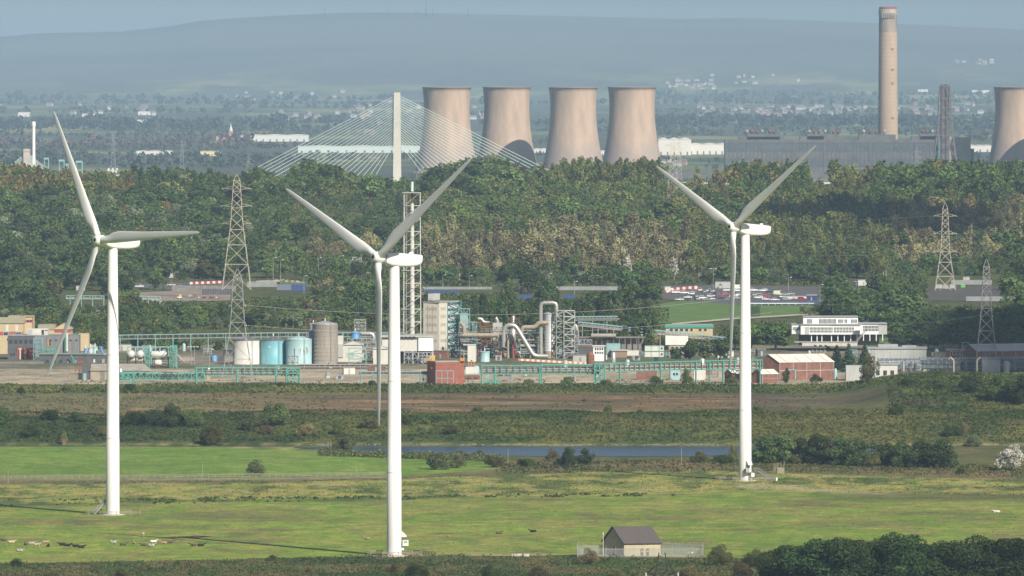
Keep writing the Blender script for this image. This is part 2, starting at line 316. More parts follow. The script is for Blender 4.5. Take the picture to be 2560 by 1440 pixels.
def fol_mat(name, use_obj=True, transl=.16):
    m = bpy.data.materials.new(name); m.use_nodes = True; n = m.node_tree.nodes; l = m.node_tree.links; n.remove(n['Principled BSDF'])
    at = n.new('ShaderNodeAttribute'); at.attribute_name = 'col'; src = at.outputs['Color']
    if use_obj:
        oi = n.new('ShaderNodeObjectInfo'); mu = n.new('ShaderNodeVectorMath'); mu.operation = 'MULTIPLY'; l.new(at.outputs['Color'], mu.inputs[0]); l.new(oi.outputs['Color'], mu.inputs[1])
        hs = n.new('ShaderNodeHueSaturation'); mr = n.new('ShaderNodeMapRange'); mr.inputs['To Min'].default_value = .488; mr.inputs['To Max'].default_value = .512
        m2 = n.new('ShaderNodeMapRange'); m2.inputs['To Min'].default_value = .55; m2.inputs['To Max'].default_value = 1.3
        l.new(oi.outputs['Random'], mr.inputs['Value']); l.new(mr.outputs[0], hs.inputs['Hue']); l.new(oi.outputs['Random'], m2.inputs['Value']); l.new(m2.outputs[0], hs.inputs['Value'])
        l.new(mu.outputs[0], hs.inputs['Color']); src = hs.outputs['Color']
    d = n.new('ShaderNodeBsdfDiffuse'); tr = n.new('ShaderNodeBsdfTranslucent'); mx = n.new('ShaderNodeMixShader'); mx.inputs[0].default_value = transl
    l.new(src, d.inputs[0]); l.new(src, tr.inputs[0]); l.new(d.outputs[0], mx.inputs[1]); l.new(tr.outputs[0], mx.inputs[2]); l.new(mx.outputs[0], n['Material Output'].inputs[0]); return m
FOL = fol_mat('foliage'); FOLV = fol_mat('undergrowth', use_obj=False, transl=.2)
BARK = mat('bark', (.16, .12, .085), .9, var=.4, vs=3); PALEBARK = mat('pale_bark', (.42, .38, .30), .9, var=.35, vs=3)

def crown_pts(kind, n, rng):
    """leaf positions in a crown about 10 m high, gathered in lobes"""
    L = []
    if kind == 'round':
        for k in range(15):
            th = rng.uniform(0, 6.28); zz = rng.uniform(-.9, 1); rr = math.sqrt(max(0, 1 - zz * zz)) * rng.uniform(.6, 1.12)
            L.append((rr * 3.0 * math.cos(th), rr * 3.0 * math.sin(th), 5.5 + zz * 3.0, rng.uniform(.9, 1.9)))
        L += [(0, 0, 6.2, 2.6), (0, 0, 4.4, 2.3)]
    elif kind == 'hedge':
        for k in range(24):
            th = rng.uniform(0, 6.28); rr = math.sqrt(rng.uniform(0, 1)) * rng.uniform(.6, 1.15); L.append((rr * 3.9 * math.cos(th), rr * 3.9 * math.sin(th), 1.2 + rng.uniform(0, 1) * (7.6 - 3.4 * rr ** 2), rng.uniform(.9, 2.0)))
        L += [(0, 0, 3.4, 2.7), (rng.uniform(-1, 1), 0, 7.4, 1.7)]
    elif kind == 'poplar':
        for k in range(16):
            z = 2.0 + 7.2 * k / 15; wv = 1.15 * math.sin(math.pi * min(1, (z - .8) / 9.8)) ** .6; th = rng.uniform(0, 6.28)
            L.append((wv * .75 * math.cos(th), wv * .75 * math.sin(th), z, rng.uniform(.65, 1.05) * (1 if z < 8 else .75)))
    elif kind == 'willow':
        for k in range(18):
            th = rng.uniform(0, 6.28); rr = rng.uniform(.3, 1); L.append((rr * 4.4 * math.cos(th), rr * 4.4 * math.sin(th), 2.6 + (1 - rr ** 2) * 5.2 + rng.uniform(-1, .6), rng.uniform(1.2, 2.1)))
        L += [(0, 0, 4.6, 3.0)]
    elif kind == 'shrub':
        for k in range(16):
            th = rng.uniform(0, 6.28); rr = math.sqrt(rng.uniform(0, 1)); L.append((rr * 5.2 * math.cos(th), rr * 5.2 * math.sin(th), 1.6 + (1 - rr ** 2) * 5.8 * rng.uniform(.75, 1.1), rng.uniform(1.6, 2.6)))
        L += [(0, 0, 3, 3.2)]
    elif kind == 'birch':
        for k in range(14):
            th = rng.uniform(0, 6.28); z = rng.uniform(3.0, 9.3); rr = rng.uniform(.2, 1) * (1.6 if z < 8 else .8); L.append((rr * math.cos(th), rr * math.sin(th), z, rng.uniform(.55, 1.05)))
    elif kind == 'conifer':
        for k in range(26):
            z = .8 + 8.8 * (k / 25); rr = (1 - z / 10.2) * 2.3; th = k * 2.4; L.append((rr * .7 * math.cos(th), rr * .7 * math.sin(th), z, .35 + rr * .62))
    L = np.array(L); wgt = L[:, 3] ** 2; i = rng.choice(len(L), n, p=wgt / wgt.sum())
    d = rng.normal(size=(n, 3)); d[:, 2] = d[:, 2] + .25; d /= np.linalg.norm(d, axis=1)[:, None]
    rad = L[i, 3] * (.45 + .6 * rng.random(n) ** .45)
    sq = np.array([1, 1, 1.5 if kind in ('poplar', 'birch') else .85]); C = L[i, :3] + d * rad[:, None] * sq
    C[:, 2] = np.maximum(C[:, 2], .15); val = .78 + .4 * rng.random(len(L)); return C, val[i], d
def trunk_mb(kind, rng):
    b = MB(); top = {'hedge': 6, 'round': 6.2, 'poplar': 8.6, 'willow': 5, 'shrub': 3.4, 'birch': 9, 'conifer': 9.3}[kind]; r = {'hedge': .3, 'round': .32, 'poplar': .26, 'willow': .34, 'shrub': .2, 'birch': .16, 'conifer': .24}[kind]
    pts = [(rng.normal() * .12 * k, rng.normal() * .12 * k, -.4 + (top + .4) * k / 4) for k in range(5)]; b.tube(pts, [r, r * .8, r * .6, r * .4, r * .12], 6)
    for k in range(6 if kind != 'conifer' else 0):
        z = top * rng.uniform(.3, .8); th = rng.uniform(0, 6.28); ln = {'hedge': 2.4, 'round': 2.6, 'poplar': .9, 'willow': 3, 'shrub': 2.6, 'birch': 1.2}[kind]; p = np.array((0, 0, z))
        b.tube([p, p + np.array((math.cos(th) * ln * .5, math.sin(th) * ln * .5, ln * .45)), p + np.array((math.cos(th) * ln, math.sin(th) * ln, ln * (.75 if kind != 'poplar' else 1.8)))], [r * .45, r * .3, r * .08], 4)
    return b
def tree_kind(kind, n, leaf, nv=3, bark=BARK, seed=0, up=.3, fine=False):
    out = []
    for v in range(nv):
        rng = np.random.default_rng(1000 + seed * 17 + v); C, val, od = crown_pts(kind, n, rng); s = leaf * rng.uniform(.6, 1.35, n)
        tint = rng.normal(1, .035, (n, 3)) * val[:, None] * rng.uniform(.7, 1.3, n)[:, None]
        me = leaf_mesh(kind + '_leaves', C, s, np.clip(tint, .3, 1.7), up, .62, rng, od); me.materials.append(FOL)
        tm = trunk_mb(kind, rng).mesh(kind + '_trunk'); tm.materials.append(bark); out.append((me, tm))
    return out
TK = {'round': tree_kind('round', 1700, .92, 4, seed=1), 'poplar': tree_kind('poplar', 1200, .62, 3, seed=2, bark=PALEBARK), 'willow': tree_kind('willow', 1900, .85, 3, seed=3), 'shrub': tree_kind('shrub', 1800, 1.0, 3, seed=4),
      'birch': tree_kind('birch', 850, .55, 4, PALEBARK, seed=5), 'conifer': tree_kind('conifer', 1800, .6, 2, seed=6, up=0),
      'nround': tree_kind('hedge', 5600, .50, 4, seed=7), 'nshrub': tree_kind('shrub', 5200, .58, 4, seed=8), 'nwillow': tree_kind('willow', 5200, .5, 3, seed=9)}
NAMEOF = {'round': 'broadleaf_tree', 'nround': 'broadleaf_tree', 'poplar': 'poplar_tree', 'willow': 'willow_tree', 'nwillow': 'willow_tree', 'shrub': 'shrub', 'nshrub': 'shrub', 'birch': 'birch_tree', 'conifer': 'conifer_tree'}
def plant(kind, x, y, h, col, label, cat=None, group=None, wide=1., z=None, rng=RNG, dead=None):
    me, tm = TK[kind][int(rng.integers(len(TK[kind])))]; s = h / 10.; zz = Hs(x, y) if z is None else z
    t = thing(NAMEOF[kind], label, cat or ('shrub' if 'shrub' in kind else 'tree'), (x, y, zz - .1), float(rng.uniform(0, 6.28)), group); t.scale = (s * wide, s * wide, s)
    c = bpy.data.objects.new('crown', me); COL.objects.link(c); c.parent = t; c.color = (*col, 1)
    k = bpy.data.objects.new('trunk', tm); COL.objects.link(k); k.parent = t; return t
def stuff_cloud(name, C, S, cols, label=None, up=.3, asp=.8, m=None):
    o = link(name, leaf_mesh(name, C, S, cols, up, asp), m or FOLV); return tag(o, label, None, None, 'stuff')
# ---------------------------------------------------------------- open ground among the trees
GRASSM = mat('mown_grass', (.105, .18, .037), .95, var=.35, vs=.12, bump=.4, bs=.8); TARM = mat('tarmac', (.11, .105, .105), .9, var=.3, vs=.3); GRAVM = mat('gravel_yard', (.27, .23, .19), .95, var=.35, vs=.2, bump=.3)
PATHM = mat('pale_track', (.48, .42, .35), .9, var=.2, vs=.4); DGRAV = mat('dark_gravel', (.085, .08, .07), .95, var=.3, vs=.2)
for nm, a, b_, m in (('lawn', [(1560, 812), (1690, 808), (1830, 800), (1900, 796)], [(1600, 770), (1700, 752), (1830, 762), (1900, 760)], GRASSM),
                     ('lawn', [(1860, 800), (1990, 792)], [(1860, 766), (2040, 764)], GRASSM),
                     ('car_park', [(1640, 748), (1760, 758), (1860, 763), (2060, 763)], [(1640, 716), (1760, 714), (1860, 714), (2060, 718)], TARM),
                     ('yard', [(345, 758), (420, 756), (575, 752)], [(350, 732), (430, 728), (580, 726)], GRAVM),
                     ('car_park', [(320, 722), (420, 726), (580, 722)], [(320, 708), (420, 708), (590, 708)], TARM),
                     ('yard', [(2310, 752), (2560, 758), (2700, 758)], [(2290, 716), (2560, 716), (2700, 716)], DGRAV),
                     ('path', [(1680, 814), (1850, 799), (2020, 789)], [(1680, 810), (1850, 796), (2020, 786)], PATHM),
                     ('path', [(640, 712), (700, 706), (760, 709)], [(640, 704), (700, 700), (760, 702)], PATHM),
                     ('lawn', [(700, 716), (860, 722)], [(700, 702), (860, 704)], GRASSM), ('lawn', [(2170, 866), (2330, 862)], [(2170, 846), (2300, 846)], GRASSM)):
    o = sheet(nm, (a, b_), m, .25 if nm != 'path' else .4, 3600, 5000, 14); tag(o, kind='structure')
# ---------------------------------------------------------------- the wood on the hillside and the scrub below it
G1, G2, G3, OL, BR, KH, GY, WH = (.08, .122, .038), (.125, .178, .05), (.185, .232, .06), (.17, .18, .055), (.225, .175, .06), (.27, .24, .12), (.21, .24, .14), (.5, .48, .42)
CW = {G1: 'dark green', G2: 'mid green', G3: 'light green', OL: 'olive', BR: 'rusty brown', KH: 'pale khaki', GY: 'grey-green', WH: 'whitish'}
#  zone: px0, px1, py0, py1 (crown top), choices (kind, colour, h0, h1, weight)
ZONES = [
 (-80, 330, 380, 475, [('round', OL, 13, 18, 3), ('poplar', BR, 14, 19, 2), ('round', BR, 12, 16, 2), ('round', G1, 12, 17, 1)], 'at the top of the wood behind the chimney'),
 (330, 640, 380, 470, [('poplar', G1, 15, 21, 3), ('round', OL, 13, 17, 2), ('round', G1, 13, 18, 2), ('willow', GY, 11, 14, 1)], 'at the top of the wood between turbine and pylon'),
 (640, 880, 360, 470, [('round', G2, 13, 19, 3), ('round', OL, 12, 16, 1), ('round', G1, 13, 18, 2)], 'along the wood top beside the cable bridge'),
 (880, 1060, 380, 480, [('round', G2, 8, 12, 3), ('shrub', G1, 6, 9, 2)], 'in the dip below the concrete bridge mast'),
 (1060, 1300, 340, 480, [('round', G2, 14, 21, 3), ('round', OL, 12, 17, 2), ('round', G1, 15, 20, 1)], 'on the wood top below the first cooling towers'),
 (1300, 1660, 360, 455, [('poplar', OL, 17, 24, 4), ('round', G2, 13, 18, 2), ('poplar', G2, 16, 22, 2)], 'on the wood top below the last cooling towers'),
 (1660, 1830, 360, 470, [('poplar', KH, 12, 17, 1), ('round', OL, 10, 13, 1)], 'in the wood top gap near the warehouse'),
 (1830, 2030, 350, 470, [('poplar', G2, 12, 17, 4), ('round', BR, 8, 11, 1)], 'on the wood top before the long power hall'),
 (2030, 2180, 350, 470, [('poplar', OL, 10, 15, 2), ('round', OL, 7, 10, 2)], 'on the wood top before the power hall chimney'),
 (2180, 2660, 330, 500, [('round', G1, 12, 18, 3), ('round', G2, 11, 16, 2), ('poplar', G2, 12, 17, 2), ('round', BR, 11, 14, .5)], 'on the wood top below the lattice stack'),
 (-80, 640, 470, 600, [('round', G1, 11, 16, 3), ('round', G2, 10, 14, 2), ('willow', GY, 9, 13, 1), ('shrub', G1, 7, 10, 2), ('round', BR, 9, 12, .4)], 'halfway up the wood behind the first turbine'),
 (640, 1060, 480, 570, [('round', G1, 9, 13, 3), ('round', G2, 9, 12, 2), ('round', BR, 8, 11, 1.3), ('shrub', G1, 6, 9, 2)], 'halfway up the wood left of the flare stack'),
 (1060, 1720, 455, 565, [('round', G2, 10, 15, 3), ('round', OL, 10, 14, 2), ('round', G1, 10, 14, 2), ('shrub', OL, 6, 9, 1), ('round', G3, 9, 12, .7)], 'halfway up the wood right of the flare stack'),
 (1060, 1720, 565, 650, [('birch', KH, 14, 19, 5), ('willow', KH, 11, 14, 2), ('birch', WH, 13, 16, .35), ('round', G2, 11, 14, 1)], 'in the pale stand behind the silver silo'),
 (1720, 2220, 470, 560, [('round', OL, 10, 14, 3), ('round', G1, 11, 15, 2), ('round', BR, 9, 12, .7), ('shrub', G1, 6, 9, 1)], 'halfway up the wood behind the last turbine'),
 (1720, 2220, 560, 650, [('birch', OL, 13, 17, 4), ('round', G1, 11, 14, 2)], 'in the shaded stand behind the last turbine'),
 (2220, 2660, 500, 620, [('birch', KH, 13, 17, 3), ('willow', KH, 10, 14, 2), ('round', G1, 12, 15, 1.2)], 'in the pale stand beside the tan pylon'),
 (-80, 640, 600, 730, [('round', G1, 10, 15, 4), ('round', G2, 9, 13, 2), ('willow', GY, 8, 11, .8), ('shrub', G1, 5, 8, 2), ('round', OL, 9, 12, 1)], 'at the foot of the wood above the left yards'),
 (640, 1060, 570, 730, [('round', G1, 9, 13, 3), ('round', G2, 9, 13, 2), ('willow', KH, 9, 12, 1), ('shrub', G2, 5, 8, 1.5)], 'at the foot of the wood near the grey platform'),
 (1060, 2100, 650, 740, [('round', G1, 8, 12, 4), ('round', G2, 8, 11, 2), ('shrub', G1, 5, 8, 3), ('willow', GY, 7, 9, .7)], 'at the foot of the wood above the car park'),
 (2100, 2660, 620, 740, [('round', G1, 8, 12, 3), ('shrub', G1, 5, 8, 3), ('round', G2, 7, 11, 2), ('willow', OL, 7, 9, 1)], 'at the foot of the wood by the tan pylon'),
 (-80, 640, 730, 880, [('shrub', G2, 5, 8, 3), ('shrub', G1, 5, 8, 3), ('round', G1, 8, 11, 2), ('round', OL, 7, 9, 1), ('willow', GY, 5, 7, .5)], 'in the scrub behind the left plant'),
 (640, 1060, 730, 880, [('shrub', G2, 5, 8, 3), ('willow', GY, 6, 9, 1), ('round', G1, 8, 11, 2), ('shrub', OL, 5, 7, 2)], 'in the scrub behind the round tanks'),
 (1060, 1700, 740, 880, [('poplar', G1, 13, 17, 3), ('round', G1, 8, 12, 2), ('shrub', G2, 5, 8, 1.5), ('round', OL, 6, 9, 1)], 'in the scrub behind the silver silo'),
 (1700, 2660, 740, 880, [('round', G1, 10, 15, 4), ('round', G2, 9, 12, 1), ('shrub', G1, 5, 8, 2)], 'behind the white office block'),
]
PROT = [(1650, 2050, 712, 768, 4330), (1672, 1838, 756, 812, 4200), (1838, 1985, 764, 802, 4200), (1655, 1790, 806, 842, 3850), (325, 372, 704, 722, 4420), (415, 700, 700, 724, 4420), (350, 580, 724, 752, 4330), (590, 775, 704, 742, 4420),
        (1060, 1250, 715, 733, 4420), (1290, 1335, 736, 746, 4330), (1400, 1450, 714, 746, 4330), (1450, 1545, 714, 727, 4420), (1975, 2225, 786, 870, 3760), (2320, 2500, 690, 764, 4420), (2120, 2180, 698, 716, 4400), (545, 640, 660, 724, 4190), (1000, 1060, 455, 840, 3700), (150, 270, 700, 760, 4200), (440, 1000, 822, 850, 3800), (870, 950, 650, 690, 4500), (1430, 1560, 786, 830, 3700), (0, 130, 766, 790, 3800)]
SKY = np.array([(-60, 405), (30, 398), (65, 395), (110, 415), (200, 425), (300, 419), (400, 411), (500, 424), (600, 434), (640, 412), (690, 428), (712, 441), (735, 402), (780, 390), (850, 410), (900, 430), (990, 440), (1050, 444), (1080, 412), (1130, 400), (1180, 386), (1240, 381), (1290, 398), (1302, 420), (1350, 416), (1400, 405), (1450, 396), (1550, 396), (1600, 392), (1650, 400), (1664, 450), (1726, 450), (1732, 404), (1752, 404), (1758, 446), (1778, 446), (1785, 408), (1802, 408), (1812, 436), (1832, 396), (1860, 390), (1950, 392), (2015, 396), (2024, 450), (2078, 440), (2082, 397), (2102, 397), (2108, 434), (2116, 392), (2132, 392), (2140, 418), (2175, 412), (2185, 398), (2250, 400), (2300, 391), (2340, 384), (2362, 376), (2390, 392), (2500, 396), (2600, 396)], float)
def choose(px, py, rng):
    for (a, b_, c, d, ch, ph) in ZONES:
        if a <= px < b_ and c <= py < d:
            wsum = sum(k[4] for k in ch); u = rng.uniform(0, wsum)
            for k in ch:
                u -= k[4]
                if u <= 0: return k, ph
    return (('round', G1, 9, 13, 1), 'deep in the hillside wood')
frng = np.random.default_rng(42); TREES = []; low = np.full(2800, 2000.)
y = 3655.
while y < 5700:
    dense = 9.6 if y > 4300 else 8.0
    x0, x1 = PX(-60, y), PX(2630, y); x = x0 + frng.uniform(0, dense)
    while x < x1:
        yy = y + frng.uniform(-9, 9); z = Hs(x, yy); px, pyb = toP(x, yy, z); s = F / yy
        (kd, colr, h0, h1, _), ph = choose(px, pyb - 11 * s, frng); h = frng.uniform(h0 * .85, h1) * (1.22 if frng.random() < .14 and yy < 5200 else 1.)
        wd = {'round': .37, 'poplar': .16, 'willow': .5, 'shrub': .65, 'birch': .17}[kd] * h * s; top = pyb - h * s
        gap = {'poplar': .55, 'birch': .6}.get(kd, 1.) * frng.uniform(.7, 1.35)
        ok = True
        if yy > 5080:
            hs = (pyb - np.interp(px, SKY[:, 0], SKY[:, 1]) + frng.uniform(-26, 8)) / s
            if hs < 3.5: ok = False
            elif yy > 5400 and hs < 25: h = min(hs, max(h, hs * .9)); top = pyb - h * s
            else: h = min(h, hs); top = pyb - h * s
        for (a, b_, c, d, dd) in PROT:
            if yy < dd + 5 and px + wd * .8 > a and px - wd * .8 < b_ and pyb > c and top < d:
                hf = (pyb - d - 1) / s
                if hf > 2.6 and pyb > d: h = min(h, hf); kd = 'shrub' if h < 6 and kd in ('round', 'willow', 'poplar', 'birch') else kd; wd = .5 * h * s; top = pyb - h * s; continue
                ok = False; break
            if yy >= dd + 5 and yy < dd + 130 and px > a and px < b_ and pyb > c and pyb < d: ok = False; break
        if 4250 > yy > 3900 and 1550 < px < 2060 and pyb > 700: ok = ok and frng.random() < .25 and not (1650 < px < 2060)
        if yy > 5250 and 1668 < px < 1826: ok = ok and frng.random() < .5
        
        if ok:
            i0, i1 = int(max(0, px - wd + 100)), int(min(2799, px + wd + 100))
            if i1 > i0:
                vis = np.maximum(0, np.minimum(low[i0:i1], pyb) - top - 2).mean() * (i1 - i0); 
                low[i0:i1] = np.minimum(low[i0:i1], top + (np.linspace(-1, 1, i1 - i0) ** 2) * .5 * (pyb - top) + 4)
                TREES.append([vis, kd, colr, x, yy, z, h, ph, px])
        x += dense * gap
    y += 17 if y < 4300 else 20
COLN = [(110, 'above the cream factory'), (230, 'above the grey works'), (330, 'behind the first turbine tower'), (450, 'above the white pressure tanks'), (560, 'above the pitched hut'), (640, 'behind the tall tan pylon'), (780, 'above the blue storage tanks'), (900, 'above the tall brown tank'), (1000, 'behind the nearest turbine'), (1080, 'behind the flare stack'), (1200, 'above the banded tower'), (1340, 'above the slanting duct'), (1450, 'above the silver silo'), (1620, 'above the conveyor galleries'), (1800, 'above the car park lawn'), (1900, 'behind the last turbine'), (2080, 'above the big brick hall'), (2230, 'above the white office'), (2330, 'left of the right-hand pylon'), (2420, 'behind the right-hand pylon'), (9999, 'by the right edge')]
ROWN = [(4000, 'in the scrub'), (4250, 'at the wood foot'), (4500, 'low in the wood'), (4720, 'below the wood middle'), (4940, 'halfway up the wood'), (5160, 'above the wood middle'), (5360, 'high in the wood'), (9999, 'on the wood top')]
def pick(L, v): return next(w for k, w in L if v < k)
CAP = {'round': 290, 'poplar': 250, 'willow': 160, 'shrub': 220, 'birch': 250}
rest = []
for kd in CAP:
    L = sorted([t for t in TREES if t[1] == kd], key=lambda t: -t[0])
    for i, (vis, k, colr, x, yy, z, h, ph, px) in enumerate(L):
        if i < CAP[kd] and vis > 25:
            nm = {'round': 'broadleaf tree', 'poplar': 'tall narrow tree', 'willow': 'spreading willow', 'shrub': 'rounded shrub', 'birch': 'thin upright tree'}[kd]
            sz = 'very big' if vis > 2400 else 'big' if vis > 1100 else ('medium' if vis > 600 else ('small' if vis > 250 else 'half-hidden'))
            plant(kd, x, yy, h, colr, ' '.join((sz + ' ' + CW[colr] + ' ' + nm + ' ' + pick(ROWN, yy) + ' ' + pick(COLN, px)).split()), group=nm + 's of the hillside wood and scrub', z=z, rng=frng, wide=float(frng.uniform(1.05, 1.5)) if kd == 'round' else float(frng.uniform(.95, 1.2)))
        elif vis > 0.0: rest.append((kd, colr, x, yy, z, h))
Cs, Ss, Ks = [], [], []
for kd, colr, x, yy, z, h in rest[:2600]:
    n = 130; C, v, _o = crown_pts(kd, n, frng); C = C * h / 10 + np.array((x, yy, z)); Cs.append(C); Ss.append(frng.uniform(.09, .2, n) * h * .75); Ks.append(np.array(colr) * v[:, None] * frng.uniform(.8, 1.2, (n, 1)))
fo = stuff_cloud('woodland', np.concatenate(Cs), np.concatenate(Ss), np.concatenate(Ks), 'crowded tree crowns and undergrowth filling the hillside wood')
print('TREES', len(TREES), 'rest', len(rest))
# ---------------------------------------------------------------- wind turbines
TWHITE = mat('turbine_white', (.79, .79, .765), .42, var=.10, vs=.6, spec=.45, stretch=(1, 1, .12)); TGREY = mat('seal_grey', (.12, .13, .14), .6); STEEL = mat('galvanised_steel', (.46, .47, .48), .45, .6, var=.25, vs=2); DARK = mat('dark_opening', (.02, .022, .025), .7)
WOODF = mat('weathered_wood', (.30, .265, .20), .9, var=.35, vs=3); LOUV = mat('vent_grey', (.33, .33, .33), .6); CONC = mat('concrete_pad', (.52, .49, .44), .9, var=.2, vs=.6)
def section_mesh(secs, n=20, closed=True):
    """loft: list of closed point rings"""
    b = MB(); V = [p for r_ in secs for p in r_]; Fc = [(i * n + k, i * n + (k + 1) % n, (i + 1) * n + (k + 1) % n, (i + 1) * n + k) for i in range(len(secs) - 1) for k in range(n)]
    b.add(V, Fc, True)
    if closed: b.add(secs[0], [tuple(range(n - 1, -1, -1))]); b.add(secs[-1], [tuple(range(n))])
    return b
def make_blade():
    secs = []; L = 44.6
    for rr, ch, th, tw, sw in ((1.3, 1.9, 1.0, 0, 0), (2.6, 1.9, 1.0, 0, 0), (4.5, 2.35, .72, 14, .1), (7, 3.15, .42, 13, .28), (9.5, 3.3, .33, 10, .34), (14, 2.95, .26, 7, .3), (20, 2.45, .22, 4.5, .25), (28, 1.95, .19, 2.5, .2), (35, 1.5, .17, 1, .15), (41, 1.1, .16, .3, .12), (43.6, .75, .15, 0, .1), (44.4, .4, .15, 0, .05), (44.6, .12, .15, 0, .03)):
        ring = []
        for k in range(20):
            a = 2 * math.pi * k / 20; xx = math.cos(a) * .5; yy = math.sin(a) * .5 * th
            if th < .9: yy *= (1 - .55 * (xx + .5)) * 1.15
            xx = xx * ch + sw * ch * .5; yy = yy * ch; t = R(tw + 3); ring.append((xx * math.cos(t) - yy * math.sin(t), xx * math.sin(t) + yy * math.cos(t), rr))
        secs.append(ring)
    return section_mesh(secs).mesh('blade')
BLADE = make_blade(); BLADE.materials.append(TWHITE)
def turbine(label, hub, tw, yaw, roll, tilt, pad_r, group='wind turbines on the marsh'):
    """hub = (px,py) of the rotor centre, tw = (px, py) of the tower foot"""
    d = F * CAMH / (tw[1] - HOR); base = Vector((PX(tw[0], d), d, 0)); root = thing('wind_turbine', label, 'wind turbine', base, 0, group)
    ax = Vector((-math.sin(yaw) * math.cos(tilt), -math.cos(yaw) * math.cos(tilt), math.sin(tilt)))     # out of the nose
    hz = Vector((math.cos(yaw), -math.sin(yaw), 0)); up = hz.cross(ax).normalized()
    if up.z < 0: up = -up
    ov = (PX(tw[0], d) - PX(hub[0], d)) / math.sin(yaw); ov = max(4.3, min(6.2, ov))
    hc = base + Vector((0, 0, PZ(hub[1], d))) + ax * ov; hc.z = PZ(hub[1], d - 3.5)
    tz = hc.z - 2.2; MB().lathe((0, 0, 0), [(1.98, 0), (1.95, 4), (1.9, 22), (1.86, 22.05), (1.72, 46), (1.69, 46.05), (1.36, tz), (1.3, tz + .2)], 40).build('tower', TWHITE, root)
    for zf in (22.02, 46.02): rr = 1.9 if zf < 30 else 1.72; MB().lathe((0, 0, zf), [(rr + .012, -.1), (rr + .012, .1)], 40, cap=False).build('flange', mat('flange_grey', (.62, .62, .60), .5), root)
    MB().lathe((0, 0, -.35), [(3.4, 0), (3.4, .5), (2.4, .62)], 28).build('foundation', CONC, root)
    hl = hc - base; right = hz; M3 = Matrix((hz, -ax, up)).transposed()      # local x across, y backwards, z up
    # nacelle: rounded box lofted from the rotor to the tail
    secs = []
    for s_, tp, bt, hw in ((2.1, 1.15, -1.2, 1.15), (2.6, 1.5, -1.6, 1.45), (4.0, 1.62, -1.95, 1.7), (7.0, 1.68, -2.0, 1.78), (10.0, 1.72, -1.8, 1.75), (12.4, 1.74, -1.4, 1.6), (13.6, 1.74, -.95, 1.45), (14.1, 1.66, -.5, 1.3)):
        ring = []
        for k in range(20):
            a = 2 * math.pi * k / 20; c, sn = math.cos(a), math.sin(a); e = .42; xx = hw * math.copysign(abs(c) ** e, c); zz = (tp + bt) / 2 + (tp - bt) / 2 * math.copysign(abs(sn) ** e, sn); ring.append(hl + M3 @ Vector((xx, s_, zz)))
        secs.append(ring)
    section_mesh(secs).build('nacelle', TWHITE, root)
    b = MB()
    for xx in (-.8, .8): b.bar(hl + M3 @ Vector((xx, 12.6, 1.7)), hl + M3 @ Vector((xx, 12.6, 3.1)), .09)
    b.bar(hl + M3 @ Vector((-.8, 12.6, 2.7)), hl + M3 @ Vector((.8, 12.6, 2.7)), .08); b.build('wind_vane', STEEL, root)
    c_ = hl + M3 @ Vector((0, 11.2, 1.95)); MB().box(c_.x - .5, c_.x + .5, c_.y - .5, c_.y + .5, c_.z - .3, c_.z + .25).build('beacon_box', TWHITE, root)
    MB().tube([hl - ax * 1.5, hl - ax * 2.3], 1.05, 20).build('main_bearing', TGREY, root)
    hub_o = MB().tube([hl + ax * 1.75, hl + ax * 1.7, hl + ax * 1.2, hl + ax * .4, hl - ax * .8, hl - ax * 1.55, hl - ax * 1.6], [.75, 1.0, 1.35, 1.55, 1.6, 1.45, .9], 24).build('hub', TWHITE, root)
    MB().tube([hl + ax * 1.72, hl + ax * 1.78], .52, 16).build('nose_opening', DARK, hub_o)
    for k in range(3):
        t_ = roll + k * 2 * math.pi / 3; dv = hz * math.sin(t_) + up * math.cos(t_); tv = (hz * math.cos(t_) - up * math.sin(t_))
        bl = bpy.data.objects.new('blade', BLADE); COL.objects.link(bl); bl.parent = root
        m3 = Matrix((tv, ax, dv)).transposed(); 
        if m3.determinant() < 0: m3 = Matrix((-tv, ax, dv)).transposed()
        bl.matrix_local = Matrix.Translation(hl) @ m3.to_4x4()
        q = MB(); q.tube([hl + dv * 1.25, hl + dv * 1.5], 1.03, 20); q.build('blade_root_ring', LOUV, hub_o)
    # timber fence round the foot
    fr = thing('timber_fence', 'timber post and rail fence ringing the foot of ' + label.split(' ', 1)[1] if False else 'low timber fence round the foot of the ' + pad_r[1], 'fence', base, 0, 'turbine foot fences'); n = 11; q = []
    for k in range(n):
        a = 2 * math.pi * k / n + .3; q.append((pad_r[0] * math.cos(a), pad_r[0] * .75 * math.sin(a)))
    rails = MB()
    for k in range(n):
        a, b_ = q[k], q[(k + 1) % n]
        if k != 2:
            for zz in (.45, .85, 1.2): rails.bar((a[0], a[1], zz), (b_[0], b_[1], zz), .09, .13)
        MB().box(a[0] - .09, a[0] + .09, a[1] - .09, a[1] + .09, -.3, 1.4).build('post', WOODF, fr)
    rails.build('rail', WOODF, fr)
    return root, base
def stair(root, p0, p1, w, plat=None):
    """steel stair from p0 (ground) to p1 (landing), with handrails"""
    p0 = Vector(p0); p1 = Vector(p1); d = p1 - p0; sd = Vector((-d.y, d.x, 0)).normalized() * w / 2; fl = MB(); hr = MB()
    for s_ in (-1, 1):
        fl.bar(p0 + sd * s_, p1 + sd * s_, .1, .25)
        for hh in (.6, 1.1): hr.bar(p0 + sd * s_ + Vector((0, 0, hh)), p1 + sd * s_ + Vector((0, 0, hh)), .06)
        for k in range(6): q = p0 + d * k / 5 + sd * s_; hr.bar(q, q + Vector((0, 0, 1.1)), .06)
    n = int(abs(d.z) / .28)
    for k in range(n + 1): q = p0 + d * k / max(1, n); fl.bar(q - sd, q + sd, .22, .05)
    st = fl.build('stair', STEEL, root); hr.build('handrail', STEEL, st); return st
